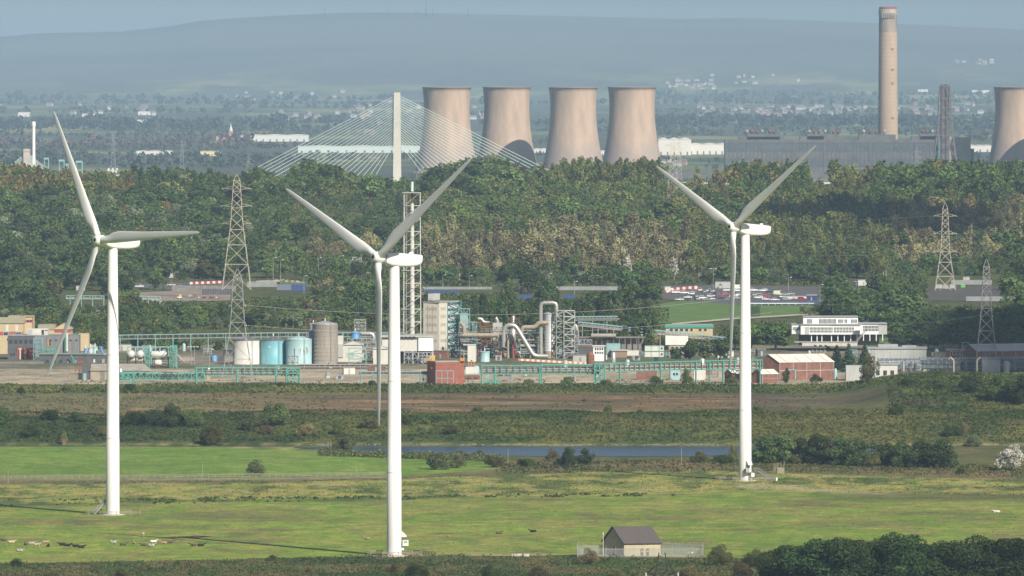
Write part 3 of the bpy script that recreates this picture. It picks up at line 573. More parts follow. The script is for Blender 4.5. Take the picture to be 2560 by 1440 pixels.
Y2 = [(R(47.9), R(86.25), R(5.0)), (R(49.9), R(53.4), R(5.1)), (R(51.9), R(54.8), R(6.0))]
t1, b1 = turbine('white wind turbine at the left with a blade pointing level to the right', (249.6, 601), (282, 1287), *Y2[0], (8.2, 'turbine whose blade points level'))
t2, b2 = turbine('nearest and tallest-looking white wind turbine, before the flare stack', (945.4, 643.5), (985.5, 1390), *Y2[1], (7.4, 'nearest turbine'))
t3, b3 = turbine('white wind turbine with cabinets and steps at its foot, beside the wooden stile', (1832.7, 568), (1863, 1202), *Y2[2], (9.5, 'turbine with steps on its sunny side'))
stair(t1, (-5.4, -.2, .1), (-2.0, 1.2, 4.3), .9)
for root, a, wv in ((t2, R(-2), 1.), (t3, R(-62), 1.)):
    dv = Vector((math.cos(a), math.sin(a), 0)); sv = Vector((-dv.y, dv.x, 0)); c = dv * 1.93
    bx = MB(); V = [c + sv * s_ * .75 + Vector((0, 0, 6.6)) for s_ in (-1, 1)] + [c + dv * 1.35 + sv * s_ * .75 + Vector((0, 0, z)) for s_ in (-1, 1) for z in (5.35, 5.05)] + [c + sv * s_ * .75 + Vector((0, 0, 5.05)) for s_ in (-1, 1)]
    bx.add(V, [(0, 2, 4, 1), (2, 3, 5, 4), (0, 6, 3, 2), (1, 4, 5, 7), (6, 7, 5, 3), (0, 1, 7, 6)]).build('door_canopy', TWHITE, root)
    dr = MB(); q = c + Vector((0, 0, 3.9)); dr.add([q + sv * s_ * .45 + dv * .03 + Vector((0, 0, z)) for s_ in (-1, 1) for z in (-1.1, 1.1)] + [q + sv * s_ * .45 - dv * .2 + Vector((0, 0, z)) for s_ in (-1, 1) for z in (-1.1, 1.1)], [(0, 1, 3, 2), (4, 6, 7, 5), (0, 4, 5, 1), (2, 3, 7, 6), (0, 2, 6, 4), (1, 5, 7, 3)]); dr.build('door', LOUV, root)
    def obox(c0, hx, hy, hz_, name, m):
        b = MB(); V = [c0 + dv * i * hx + sv * j * hy + Vector((0, 0, k * hz_)) for k in (-1, 1) for j in (-1, 1) for i in (-1, 1)]
        return b.add(V, [(0, 2, 3, 1), (4, 5, 7, 6), (0, 1, 5, 4), (2, 6, 7, 3), (0, 4, 6, 2), (1, 3, 7, 5)]).build(name, m, root)
    if root is t2:
        cb = obox(c + dv * 1.1 + Vector((0, 0, 3.45)) - sv * .3, .75, .8, .75, 'cabinet', TWHITE); obox(c + dv * 1.1 + Vector((0, 0, 3.75)) - sv * 1.11, .45, .03, .22, 'louvre', LOUV)
        obox(c + dv * .3 + Vector((0, 0, 1.9)), .35, .5, .35, 'junction_box', TWHITE); obox(c + dv * .8 + Vector((0, 0, 2.55)), .8, .8, .06, 'platform', STEEL)
    else:
        obox(c + dv * .6 + Vector((0, 0, 3.3)) - sv * 1.0, .6, .5, .6, 'cabinet', LOUV); obox(c + dv * .9 + Vector((0, 0, 2.0)) + sv * .7, .8, .55, .6, 'transformer_cabinet', TWHITE); obox(c + dv * .7 + Vector((0, 0, 2.75)), .8, 1.3, .07, 'platform', STEEL)
        stair(root, (8.6, -3.2, .1), (4.2, -1.6, 3.0), .9)
        b = MB()
        for s_ in (0, 1):
            for hh in (.55, 1.1): b.bar((2.6 + .0, -3.0 + s_ * 1.6, 2.9 + hh), (4.2, -2.4 + s_ * 1.4, 2.9 + hh), .06)
        b.bar((2.4, -2.6, 2.85), (4.2, -1.6, 2.95), 1.2, .08); b.build('landing', STEEL, root)
        obox(Vector((9.6, -3.8, .7)), .25, .25, .5, 'meter_box', TWHITE)
# ---------------------------------------------------------------- power station
CT = mat('cooling_tower_concrete', (.455, .33, .245), .9, var=.25, vs=.09, stretch=(1, 1, .22), var2=(.33, .25, .195)); n = CT.node_tree.nodes; l = CT.node_tree.links
# grime: darker ring at the lip and greyer weathered foot, streaked
def grime(m, z0, z1, top0, top1, colr, tcol):
    n = m.node_tree.nodes; l = m.node_tree.links; b = n['Principled BSDF']; src = b.inputs['Base Color'].links[0].from_socket
    tc = n.new('ShaderNodeTexCoord'); sx = n.new('ShaderNodeSeparateXYZ'); l.new(tc.outputs['Object'], sx.inputs[0])
    nz = n.new('ShaderNodeTexNoise'); nz.inputs['Scale'].default_value = .045; nz.inputs['Detail'].default_value = 6; l.new(tc.outputs['Object'], nz.inputs['Vector'])
    ad = n.new('ShaderNodeMath'); ad.operation = 'MULTIPLY_ADD'; ad.inputs[1].default_value = 55; l.new(nz.outputs['Fac'], ad.inputs[0]); l.new(sx.outputs['Z'], ad.inputs[2])
    mr = n.new('ShaderNodeMapRange'); mr.inputs['From Min'].default_value = z0 + 27; mr.inputs['From Max'].default_value = z1 + 27; mr.inputs['To Min'].default_value = .8; mr.inputs['To Max'].default_value = 0; l.new(ad.outputs[0], mr.inputs['Value'])
    mx = n.new('ShaderNodeMix'); mx.data_type = 'RGBA'; mx.inputs['B'].default_value = (*colr, 1); l.new(mr.outputs[0], mx.inputs['Factor']); l.new(src, mx.inputs['A'])
    m2 = n.new('ShaderNodeMapRange'); m2.inputs['From Min'].default_value = top0; m2.inputs['From Max'].default_value = top1; m2.inputs['To Max'].default_value = .75; l.new(sx.outputs['Z'], m2.inputs['Value'])
    mx2 = n.new('ShaderNodeMix'); mx2.data_type = 'RGBA'; mx2.inputs['B'].default_value = (*tcol, 1); l.new(m2.outputs[0], mx2.inputs['Factor']); l.new(mx.outputs['Result'], mx2.inputs['A']); l.new(mx2.outputs['Result'], b.inputs['Base Color'])
grime(CT, 22, 52, 104.2, 106.5, (.31, .255, .235), (.27, .22, .20))
PD = 9900.
def cooling_tower(px, dy, label, group='cooling towers'):
    d = PD + dy; t = thing('cooling_tower', label, 'cooling tower', (PX(px, d), d, 0), 0, group); Ht = PZ(219, PD)
    prof = [(40.5, 6)] + [(27.0 * math.sqrt(1 + ((z - 84) / (78 if z < 84 else 62)) ** 2), z) for z in np.linspace(8, Ht, 22)]
    prof.append((prof[-1][0] + .5, Ht)); prof.append((prof[-1][0], Ht + .8)); prof.append((prof[-1][0] - 1.1, Ht + .8)); prof += [(r_ - 1.1, z) for r_, z in reversed(prof[6:-3])]
    MB().lathe((0, 0, 0), prof, 64, cap=False).build('shell', CT, t)
    for k in range(36):
        a = 2 * math.pi * k / 36; MB().bar((41.5 * math.cos(a), 41.5 * math.sin(a), 0), (39.8 * math.cos(a + .04), 39.8 * math.sin(a + .04), 8), .8).build('support_column', CT, t)
    return t
cooling_tower(1117, -70, 'cooling tower crossed by the bridge cables'); cooling_tower(1267, 25, 'cooling tower with an arched shadow low on its side'); cooling_tower(1433, -96, 'third cooling tower from the bridge mast, standing clear'); cooling_tower(1580, 20, 'cooling tower next to the white warehouse'); cooling_tower(2545, 25, 'cooling tower cut by the frame beside the lattice stack'); cooling_tower(2711, -96, 'cooling tower just outside the frame shading its neighbour')
CH = mat('chimney_concrete', (.43, .32, .23), .9, var=.12, vs=.06, stretch=(1, 1, .6)); SOOT = mat('chimney_stained', (.30, .25, .20), .9, var=.55, vs=.09, stretch=(1, 1, .22), var2=(.13, .12, .12)); PALEC = mat('chimney_pale', (.42, .38, .32), .9, var=.4, vs=.12, stretch=(1, 1, .3)); REDP = mat('faded_red_paint', (.22, .07, .06), .7)
d = PD + 190; cx = PX(2220, d); zt = PZ(17, d); t = thing('power_station_chimney', 'tall tan concrete chimney with sooty top above the power hall', 'chimney', (cx, d, 0))
rad = lambda z: lerp(12.3, 10.9, z / zt)
za, zb, zc = PZ(80, d), PZ(38, d), PZ(24, d)
MB().lathe((0, 0, 0), [(rad(0), 0), (rad(za), za)], 40, cap=False).build('shaft', CH, t); MB().lathe((0, 0, 0), [(rad(za) + .02, za), (rad(zb) + .02, zb)], 40, cap=False).build('stained_top', SOOT, t)
MB().lathe((0, 0, 0), [(rad(zb) + .5, zb), (rad(zc) + .5, zc), (rad(zc) + .5, zt - 3), (rad(zt) - .5, zt - 3)], 40, cap=False).build('head', PALEC, t)
MB().lathe((0, 0, 0), [(rad(zt) - .3, zt - 3), (rad(zt) - .3, zt), (rad(zt) - 3, zt), (rad(zt) - 3, zt - 6)], 40, cap=False).build('flue_cap', REDP, t)
b = MB()
for z in np.linspace(8, za, 34): b.lathe((0, 0, z), [(rad(z) + .05, -.22), (rad(z) + .18, 0), (rad(z) + .05, .22)], 40, cap=False)
tag(b.build('lift_joint', mat('joint_tan', (.365, .27, .195), .9), t), kind='stuff')
for zz in (PZ(122, d), PZ(174, d), PZ(208, d), PZ(294, d)):
    for dx in (4.2, 6.0): a = -math.pi / 2 + dx / 11; MB().box(rad(zz) * math.cos(a) - .7, rad(zz) * math.cos(a) + .7, rad(zz) * math.sin(a) - .9, rad(zz) * math.sin(a) + .6, zz - 1.2, zz + 1.2).build('inspection_port', SOOT, t)
b = MB()
for k in range(7): a = -math.pi / 2 + (k - 3) * .22; r_ = rad(zb) + .9; b.box(r_ * math.cos(a) - .8, r_ * math.cos(a) + .8, r_ * math.sin(a) - .5, r_ * math.sin(a) + .5, zb - 3.5, zb + 2.6)
b.build('crown_bracket', SOOT, t)
# long boiler and turbine hall
HALL = mat('hall_cladding', (.085, .09, .10), .6, var=.35, vs=.08, stretch=(.6, 1, 2.5)); HALL2 = mat('hall_cladding_worn', (.12, .118, .12), .7, var=.35, vs=.1); GLAZ = mat('dusty_glazing', (.10, .115, .13), .25, var=.4, vs=.15); TANB = mat('tan_panel', (.36, .31, .24), .8, var=.3, vs=.1)
d = PD + 95; t = thing('power_hall', 'long dark grey power hall with rooftop vents behind the wood', 'power station', (PX(1812, d), d, 0)); x1 = PX(2345, d) - PX(1812, d); zt = PZ(349, d)
MB().box(0, x1, 0, 42, 0, zt - 3.8).build('wall', HALL, t); MB().box(-.3, x1 + .3, -.5, 42.3, zt - 3.8, zt).build('parapet', HALL2, t)
nb = 52
for r_, (za_, zb_) in enumerate(((2, 10.5), (12, 19.5), (21, 28.6), (30, 36.5))):
    q = MB()
    for k in range(nb): xx = x1 * (k + .12) / nb; q.box(xx, xx + x1 * .76 / nb, -.35, .1, za_, zb_)
    tag(q.build('glazing_strip', GLAZ if r_ % 2 else HALL2, t), kind='stuff')
q = MB()
for k in range(14): xx = x1 * (k + .5) / 14; q.box(xx - .5, xx + .5, -.9, 0, 0, zt - 4)
q.build('buttress', HALL2, t)
for k, xp in enumerate((1868, 1880, 1893, 1906, 1925, 1935, 2024, 2036, 2048, 2064, 2084, 2095, 2160, 2176, 2190, 2212, 2308, 2318, 2332, 2345)):
    xx = PX(xp, d) - PX(1812, d); v = MB(); v.lathe((xx, 12, 0), [(1.1, zt), (1.1, zt + 8.5), (1.6, zt + 8.6), (1.7, zt + 11.2), (.8, zt + 11.6)], 12); v.build('roof_vent', REDP if k % 3 else PALEC, t)
for xa, xb, h in ((1846, 1960, 3.4), (1868, 1950, 6.5), (2000, 2060, 4), (2018, 2098, 6.5), (2148, 2240, 6), (2280, 2345, 4), (2300, 2345, 7)):
    MB().box(PX(xa, d) - PX(1812, d), PX(xb, d) - PX(1812, d), 8, 30, zt, zt + h).build('plant_room', HALL2, t)
MB().box(PX(2352, d) - PX(1812, d), PX(2426, d) - PX(1812, d), -6, 40, 0, PZ(343, d)).build('end_block', TANB, t); MB().box(PX(2346, d) - PX(1812, d), PX(2358, d) - PX(1812, d), -6.3, -6, 4, PZ(345, d)).build('glass_stair', mat('teal_glass', (.10, .24, .27), .3), t); MB().box(PX(2426, d) - PX(1812, d), PX(2435, d) - PX(1812, d), -3, 30, 0, PZ(372, d)).build('annexe', HALL, t)
q = MB()
for k in range(5): q.box(PX(2378, d) - PX(1812, d) + k * 1.9, PX(2378, d) - PX(1812, d) + k * 1.9 + 1.2, -6.25, -6, 6, 9)
q.build('louvre', DARK, t)
# lattice-braced turbine stack
RUST = mat('rusty_steel', (.12, .10, .10), .8, var=.4, vs=.3); LST = mat('lattice_steel', (.17, .15, .14), .7)
d = PD - 40; t = thing('lattice_stack', 'short dark stack held in a tapering steel lattice', 'chimney', (PX(2362, d), d, 0)); zt = PZ(211, d)
for dx in (-2.6, 2.6): MB().lathe((dx, 0, 0), [(2.9, 0), (2.7, zt)], 18).build('flue', RUST, t)
hw = lambda z: np.interp(z, [0, 30, 60, 100, zt], [16, 12.2, 8.6, 6.6, 5.8]); lv = [0, 14, 27, 39, 50, 61, 72, 83, 94, zt - 2]
for sx in (-1, 1):
    for sy in (-1, 1):
        MB().tube([(sx * hw(z), sy * hw(z) * .8, z) for z in lv], .5, 6).build('leg', LST, t)
q = MB()
for i in range(len(lv) - 1):
    z0, z1 = lv[i], lv[i + 1]; a, c = hw(z0), hw(z1)
    for s_ in (-1, 1):
        q.bar((-a, s_ * a * .8, z0), (0, s_ * (a + c) * .4, z1), .45); q.bar((a, s_ * a * .8, z0), (0, s_ * (a + c) * .4, z1), .45); q.bar((-c, s_ * c * .8, z1), (c, s_ * c * .8, z1), .5); q.bar((s_ * c, -c * .8, z1), (s_ * c, c * .8, z1), .5); q.bar((s_ * a, -a * .8, z0), (s_ * c, c * .8, z1), .4)
q.build('bracing', LST, t)
# ---------------------------------------------------------------- buildings on the plain
WCL = mat('white_cladding', (.66, .64, .60), .6, var=.08, vs=.03); WRF = mat('pale_roof', (.62, .63, .62), .6); BRK = mat('far_brick', (.42, .19, .13), .9); GLR = mat('slate_roof', (.16, .15, .16), .8); TQ = mat('turquoise_cladding', (.52, .62, .60), .6)
def warehouse(label, px0, px1, pyt, pyb, d, dep=60, wm_=None, rm=None, bays=6, group='warehouses on the plain', name='warehouse', base=None):
    d = Gp((px0 + px1) / 2, pyb, 9900, 30000).y if d > 9999 else d
    x0, x1 = PX(px0, d), PX(px1, d); z1, z0 = PZ(pyt, d), (PZ(pyb, d) if base is None else base); gz = Hs((x0 + x1) / 2, d); z0 = min(z0, gz + .2) if base is None else base
    t = thing(name, label, 'building', (x0, d, z0), 0, group); L, hh = x1 - x0, z1 - z0
    MB().box(0, L, 0, dep, 0, hh * .9).build('wall', wm_ or WCL, t); r_ = MB()
    for k in range(3): a, b_ = L * k / 3, L * (k + 1) / 3; r_.add([(a, -.5, hh * .9), (b_, -.5, hh * .9), (b_, dep + .5, hh * .9), (a, dep + .5, hh * .9), ((a + b_) / 2, -.5, hh), ((a + b_) / 2, dep + .5, hh)], [(0, 1, 4), (3, 5, 2), (0, 4, 5, 3), (4, 1, 2, 5), (0, 3, 2, 1)])
    r_.build('roof', rm or WRF, t); nd = max(2, bays)
    for k in range(nd): a = L * (k + .3) / nd; MB().box(a, a + L * .22 / nd, -.2, .1, .2, min(hh * .35, 5)).build('loading_door', GLR, t)
    return t
warehouse('big white warehouse right of the last cooling tower', 1646, 1728, 344, 388, 10500, 90, bays=5); warehouse('white warehouse between cooling tower and power hall', 1722, 1830, 358, 386, 10480, 90, bays=7)
warehouse('white warehouse half hidden behind the towers', 1335, 1385, 371, 382, 10600, 60, bays=3); warehouse('white warehouse seen between third and fourth cooling tower', 1486, 1530, 376, 388, 10600, 60, bays=3); warehouse('low white shed beside the frame-cut cooling tower', 2424, 2480, 362, 380, 10700, 60, bays=3)
warehouse('long pale turquoise warehouse behind the bridge cables', 745, 1060, 364, 382, 10900, 60, TQ, WCL, 14); warehouse('pale roofed factory behind the left cable fan', 600, 770, 336, 354, 13500, 80, WRF, WCL, 10); warehouse('long low white shed in the fields at left', 340, 430, 376, 388, 12600, 30, bays=6); warehouse('white and yellow shed in the fields left of the bridge', 500, 550, 377, 390, 12600, 30, mat('cream_clad', (.7, .58, .3), .7), bays=4)
warehouse('pale angular block on the wooded ridge', 340, 380, 299, 318, 15500, 40, bays=3); warehouse('white store on the plain at far left', 45, 72, 280, 292, 17500, 60, bays=2); warehouse('white store right of the first blade tip', 345, 378, 278, 288, 17500, 60, bays=2); warehouse('white sheds far beyond the first turbine', 205, 236, 284, 292, 17500, 50, bays=2)
warehouse('pale long store above the lattice stack', 2430, 2475, 225, 233, 23000, 60, bays=3); warehouse('pale store left of the lattice stack', 2295, 2320, 223, 230, 23000, 60, bays=2); warehouse('grey shed poking above the wood top at left', 265, 296, 420, 445, 6650, 22, mat('grey_clad', (.5, .5, .5), .7), bays=2, name='shed')
# red church tower with a pale spire
d = 13600; t = thing('church', 'red brick church tower with pale cupola on the plain', 'church', (PX(577, d), d, 0)); z1, z2, z3 = PZ(328, d), PZ(318, d), PZ(308, d)
MB().box(-3.4, 3.4, -3.4, 3.4, 0, z1).build('tower', BRK, t); MB().lathe((0, 0, z1), [(3.2, 0), (3.0, 2.5), (1.6, z2 - z1), (.25, z3 - z1)], 8, False).build('cupola', TQ, t); q = MB(); L = 20; q.add([(-24, -5, 0), (-3, -5, 0), (-3, 5, 0), (-24, 5, 0), (-24, -5, 13), (-3, -5, 13), (-3, 5, 13), (-24, 5, 13), (-24, 0, 19), (-3, 0, 19)], [(0, 1, 5, 4), (2, 3, 7, 6), (0, 4, 8, 7, 3), (1, 2, 6, 9, 5), (4, 5, 9, 8), (7, 8, 9, 6)]); q.build('nave', BRK, t)
# slim white chimney
d = 7300; t = thing('white_chimney', 'slim white chimney rising from the wood at far left', 'chimney', (PX(84, d), d, 0)); zt = PZ(304, d)
MB().lathe((0, 0, 0), [(1.75, 0), (1.45, zt - 4)], 20).build('shaft', TWHITE, t); MB().lathe((0, 0, 0), [(1.75, zt - 4), (1.75, zt - .8), (1.2, zt)], 20).build('head', TWHITE, t)
# scattered far houses
hw_ = [mat('house_white', (.38, .375, .36), .8), mat('house_brick', (.36, .25, .20), .9), mat('house_grey', (.40, .39, .38), .8)]; HM = []
for k in range(3):
    q = MB(); q.box(-5, 5, -4, 4, 0, 5.2); HM.append(q.mesh('house_wall')); HM[-1].materials.append(hw_[k])
q = MB(); q.add([(-5.4, -4.5, 5.2), (5.4, -4.5, 5.2), (5.4, 4.5, 5.2), (-5.4, 4.5, 5.2), (-5.4, 0, 8.4), (5.4, 0, 8.4)], [(0, 1, 5, 4), (2, 3, 4, 5), (0, 4, 3), (1, 2, 5), (0, 3, 2, 1)]); HR = q.mesh('house_roof'); HR.materials.append(GLR)
hr_ = np.random.default_rng(5); PATCH = [(1750, 2180, 268, 292, 60), (1660, 1790, 200, 228, 24), (1780, 2000, 190, 215, 10), (2200, 2460, 262, 290, 30), (2390, 2480, 150, 165, 10), (560, 860, 232, 252, 14), (0, 420, 262, 290, 14), (880, 1060, 255, 345, 16), (1180, 1210, 268, 300, 6), (1640, 1720, 404, 424, 6), (700, 900, 285, 300, 10)]
for (a, b_, c, d_, n) in PATCH:
    for k in range(n):
        px = hr_.uniform(a, b_); py = hr_.uniform(c, d_); g_ = Gp(px, py, 9800, 30000); s = .8 + .25 * (g_.y > 15000); t = thing('house', 'tiny pale house ' + {1750: 'in the town band left of the chimney', 1660: 'high on the slope above the warehouse', 1780: 'on the moor slope left of the chimney', 2200: 'in the town band right of the chimney', 2390: 'high on the moor at right', 560: 'at the moor foot left of the bridge', 0: 'on the plain at far left', 880: 'behind the bridge cables', 1180: 'between the first cooling towers', 1640: 'near the white warehouse', 700: 'on the plain left of the bridge mast'}[a], 'house', g_, float(hr_.uniform(-.6, .6)), 'far houses ' + ('beyond the power hall' if a > 1600 else 'on the plain')); t.scale = (s * hr_.uniform(.8, 1.7), s, s * hr_.uniform(.8, 1.3))
        link('wall', HM[int(hr_.choice(3, p=(.4, .35, .25)))], None, t); link('roof', HR, None, t)
# masts on the moor
for k, (px, ht) in enumerate(((812, 22), (970, 20), (1038, 16), (1065, 42), (1082, 20), (1170, 22))):
    d = 30800; zb_ = Hs(PX(px, d), d); h = M(ht, d) * 1.; t = thing('radio_mast', ('tallest thin radio mast' if k == 3 else 'thin radio mast number %d from the left' % (k + 1)) + ' on the moor skyline', 'mast', (PX(px, d), d, zb_), 0, 'radio masts on the moor'); MB().tube([(0, 0, -5), (0, 0, h * .8)], [1.4 if k != 3 else 3, .9], 6).build('mast', mat('mast_grey', (.03, .032, .034), .9), t); MB().tube([(0, 0, h * .8), (0, 0, h)], 1.2, 6).build('aerial', mat('mast_grey', (.03, .032, .034)), t)
# distant woods and hedges on the plain: rows of crowns
wr = np.random.default_rng(9); C = []; S = []; K = []
def far_row(px0, px1, pyb, h, colr, dens=1., jit=4, thick=1):
    g_ = Gp((px0 + px1) / 2, pyb, 6500, 30000); d = g_.y; x0, x1 = PX(px0, d), PX(px1, d); nt_ = int((x1 - x0) / 9 * dens)
    for k in range(nt_):
        x = wr.uniform(x0, x1); y_ = d + wr.uniform(-40, 40) * thick; hh = h * wr.uniform(.6, 1.15) * (.65 + .7 * float(vnoise(x / 60, y_ / 200, 3))); z = Hs(x, y_); n_ = 16
        p = wr.normal(size=(n_, 3)); p /= np.linalg.norm(p, axis=1)[:, None]; C.append(np.array((x, y_, z + hh * .55)) + p * np.array((hh * .45, hh * .45, hh * .45)) * wr.uniform(.5, 1, (n_, 1))); S.append(wr.uniform(.3, .55, n_) * hh); K.append(np.array(colr) * wr.uniform(.7, 1.25, (n_, 1)))
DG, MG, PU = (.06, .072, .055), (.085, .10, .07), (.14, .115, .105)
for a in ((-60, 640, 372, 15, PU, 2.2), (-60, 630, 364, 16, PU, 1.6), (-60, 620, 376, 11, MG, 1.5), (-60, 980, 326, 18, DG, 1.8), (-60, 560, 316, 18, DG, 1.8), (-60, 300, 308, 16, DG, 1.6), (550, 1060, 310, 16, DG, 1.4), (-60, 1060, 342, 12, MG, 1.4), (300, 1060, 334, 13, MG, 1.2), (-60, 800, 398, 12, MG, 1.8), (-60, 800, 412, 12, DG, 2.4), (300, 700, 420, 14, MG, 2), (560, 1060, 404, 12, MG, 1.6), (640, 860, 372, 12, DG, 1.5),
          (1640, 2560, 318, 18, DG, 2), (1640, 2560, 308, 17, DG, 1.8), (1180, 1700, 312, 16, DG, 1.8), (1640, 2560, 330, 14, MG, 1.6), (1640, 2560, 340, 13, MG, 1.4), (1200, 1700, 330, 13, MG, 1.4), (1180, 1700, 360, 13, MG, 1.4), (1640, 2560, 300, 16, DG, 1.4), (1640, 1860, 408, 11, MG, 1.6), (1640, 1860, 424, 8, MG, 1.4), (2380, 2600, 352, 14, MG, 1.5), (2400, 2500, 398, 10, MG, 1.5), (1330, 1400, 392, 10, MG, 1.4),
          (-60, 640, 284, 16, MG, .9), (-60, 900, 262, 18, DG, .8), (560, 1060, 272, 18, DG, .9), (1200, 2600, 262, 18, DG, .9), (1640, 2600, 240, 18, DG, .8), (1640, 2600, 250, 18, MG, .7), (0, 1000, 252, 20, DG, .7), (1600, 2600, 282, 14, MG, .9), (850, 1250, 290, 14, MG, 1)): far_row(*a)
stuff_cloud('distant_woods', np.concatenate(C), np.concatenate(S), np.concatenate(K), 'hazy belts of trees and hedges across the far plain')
# pale river wall and road in the gap behind the wood
RW = mat('pale_concrete', (.62, .58, .50), .85, var=.15, vs=.05); q = MB(); q.box(PX(1560, 9300), PX(2300, 9300), 9300, 9306, 0, 2.2); tag(q.build('river_wall', RW), 'long pale concrete wall seen through the gap in the wood', 'wall'); q = MB(); q.box(PX(1600, 9780), PX(2400, 9780), 9780, 9792, 0, 7); tag(q.build('conveyor_shed', HALL2), 'long low brown conveyor shed before the power hall', 'shed')
# ---------------------------------------------------------------- cable-stayed bridge
BC = mat('bridge_concrete', (.56, .54, .475), .8, var=.12, vs=.08); CABLE = mat('cable_sheath', (.66, .76, .70), .5); DECK = mat('deck_concrete', (.5, .5, .48), .8)
d = 7000.; t = thing('cable_stayed_bridge', 'pale cable-stayed bridge mast with fans of stay cables before the cooling towers', 'bridge', (PX(993, d), d, 0)); zt = PZ(231, d)
b = MB(); sec = [(0, 3.9), (46, 3.3), (zt - 14, 2.75), (zt, 2.6)]; V = [(sx * w_, sy * w_ * .9, z) for z, w_ in sec for sx, sy in ((-1, -1), (1, -1), (1, 1), (-1, 1))]
b.add(V, [(i * 4 + k, i * 4 + (k + 1) % 4, i * 4 + 4 + (k + 1) % 4, i * 4 + 4 + k) for i in range(3) for k in range(4)] + [(12, 13, 14, 15)]).build('mast', BC, t)
zd = 29.; MB().box(-170, 170, -16, 16, zd - 4, zd).build('deck', DECK, t); MB().tube([(.6, 0, zt), (.6, 0, zt + 5)], .14, 6).build('lightning_rod', STEEL, t); MB().box(-.5, .5, -.5, .5, zt, zt + .9).build('aircraft_light', REDP, t)
for s_ in (-1, 1):
    for k in range(21):
        za_ = zt - 3.2 - k * 2.0; xe = s_ * ((150 if s_ < 0 else 156) - k * 6.3); MB().tube([(s_ * 2.5, 0, za_), (xe, 0, zd)], .2, 6, False).build('stay_cable', CABLE, t)
for xx in (-140, 140): MB().box(xx - 3, xx + 3, -10, 10, 0, zd - 4).build('pier', BC, t)
d = 6700.; t = thing('bridge_mast', 'short grey bridge mast with red light half hidden in the wood', 'bridge', (PX(67, d), d, 0)); zt = PZ(372, d)
MB().box(-2.6, 2.6, -2.4, 2.4, 0, zt).build('mast', mat('raw_concrete', (.50, .44, .40), .85, var=.2, vs=.2), t); MB().lathe((-.8, 0, zt), [(.4, 0), (.4, 1.2), (.1, 1.5)], 8).build('aircraft_light', REDP, t); q = MB(); q.box(-2.9, 2.9, -2.7, 2.7, zt - 2.4, zt - 1.9); q.build('work_platform', STEEL, t)
for s_ in (-1, 1):
    for k in range(9): MB().tube([(s_ * 2.4, 0, zt - 5 - k * 1.1), (s_ * (34 - k * 2.4), 0, zt - 30)], .2, 6, False).build('stay_cable', CABLE, t)
# hoist frames beside it
TEAL = mat('teal_paint', (.12, .32, .28), .55, var=.18, vs=.6)
TEALP = mat('pale_teal_paint', (.25, .42, .41), .55, var=.15, vs=.6)
for px, pyt, wd in ((154, 402, 12), (198, 405, 14), (116, 397, 10), (168, 412, 6)):
    d = 6600.; hh = M(30, d) ; z1 = PZ(pyt, d); w_ = M(wd, d) / 2; t = thing('hoist_frame', 'pale teal hoist frame number %d from the left, above the wood top' % {116: 1, 154: 2, 168: 3, 198: 4}[px], 'frame', (PX(px, d), d, z1 - 16), 0, 'hoist frames at the bridge works'); q = MB()
    for sx in (-1, 1):
        for sy in (-1, 1): MB().bar((sx * w_, sy * w_, -20), (sx * w_, sy * w_, 16), .5).build('leg', TEALP, t)
    for z in (3, 9.5, 15.7): q.bar((-w_, -w_, z), (w_, -w_, z), .6); q.bar((-w_, w_, z), (w_, w_, z), .6); q.bar((-w_, -w_, z), (-w_, w_, z), .6); q.bar((w_, -w_, z), (w_, w_, z), .6)
    q.build('cross_beam', TEALP, t); MB().box(-w_ - .4, w_ + .4, -w_, w_, 16, 17).build('head_platform', TEALP, t)
# ---------------------------------------------------------------- chemical works
WHT = mat('white_sheet', (.62, .605, .56), .55, var=.12, vs=.35, stretch=(1, 1, .4)); WHG = mat('light_grey_sheet', (.44, .45, .44), .6, var=.15, vs=.4, stretch=(1, 1, .4)); GRS = mat('grey_ribbed_sheet', (.21, .21, .22), .7, var=.3, vs=.5, stretch=(3, 1, .3)); DGS = mat('dark_slate_sheet', (.10, .105, .12), .7, var=.3, vs=.4)
CRM = mat('cream_sheet', (.52, .42, .26), .65, var=.1, vs=.4); CRR = mat('cream_roof', (.36, .325, .22), .7, var=.2, vs=.4, stretch=(4, 1, 1)); RED = mat('red_trim', (.42, .07, .08), .6); BRICK = mat('red_brick', (.30, .105, .075), .9, var=.3, vs=.8, bump=.2, bs=6); BRICK2 = mat('dull_brick', (.235, .115, .085), .9, var=.35, vs=.7)
ALU = mat('aluminium_lagging', (.52, .51, .48), .38, .55, var=.2, vs=1.2); TAN = mat('tan_lagging', (.36, .30, .22), .7, var=.25, vs=.8); GPIPE = mat('grey_steel', (.40, .41, .42), .55, .3, var=.25, vs=1.); BLU = mat('blue_paint', (.10, .30, .58), .5, var=.15, vs=1); LBL = mat('tank_blue', (.17, .41, .48), .5, var=.1, vs=.3); PBL = mat('tank_pale_blue', (.34, .51, .53), .5, var=.12, vs=.3); RST = mat('rust', (.22, .105, .055), .9, var=.4, vs=1.5); BRT = mat('brown_tank', (.27, .235, .20), .65, var=.22, vs=.8, stretch=(3, 3, .25))
YEL = mat('yellow_paint', (.75, .42, .03), .5); ORA = mat('orange_paint', (.55, .24, .06), .6); WINM = mat('window_glass', (.05, .06, .075), .15, spec=.6); WFR = mat('white_frame', (.80, .80, .78), .5); BEIGE = mat('beige_render', (.36, .31, .235), .9, var=.2, vs=.5); FLAT = mat('flat_roof', (.36, .33, .285), .9, var=.25, vs=.3); TEALS = mat('teal_steel', (.11, .35, .29), .5, var=.2, vs=1.2); BLUT = mat('blue_steel', (.19, .37, .40), .5, var=.15, vs=1); REDB = mat('red_door', (.30, .06, .05), .7); GRNF = mat('green_fascia', (.08, .32, .24), .5); DIRT = mat('concrete_wall', (.23, .21, .185), .9, var=.35, vs=.5)
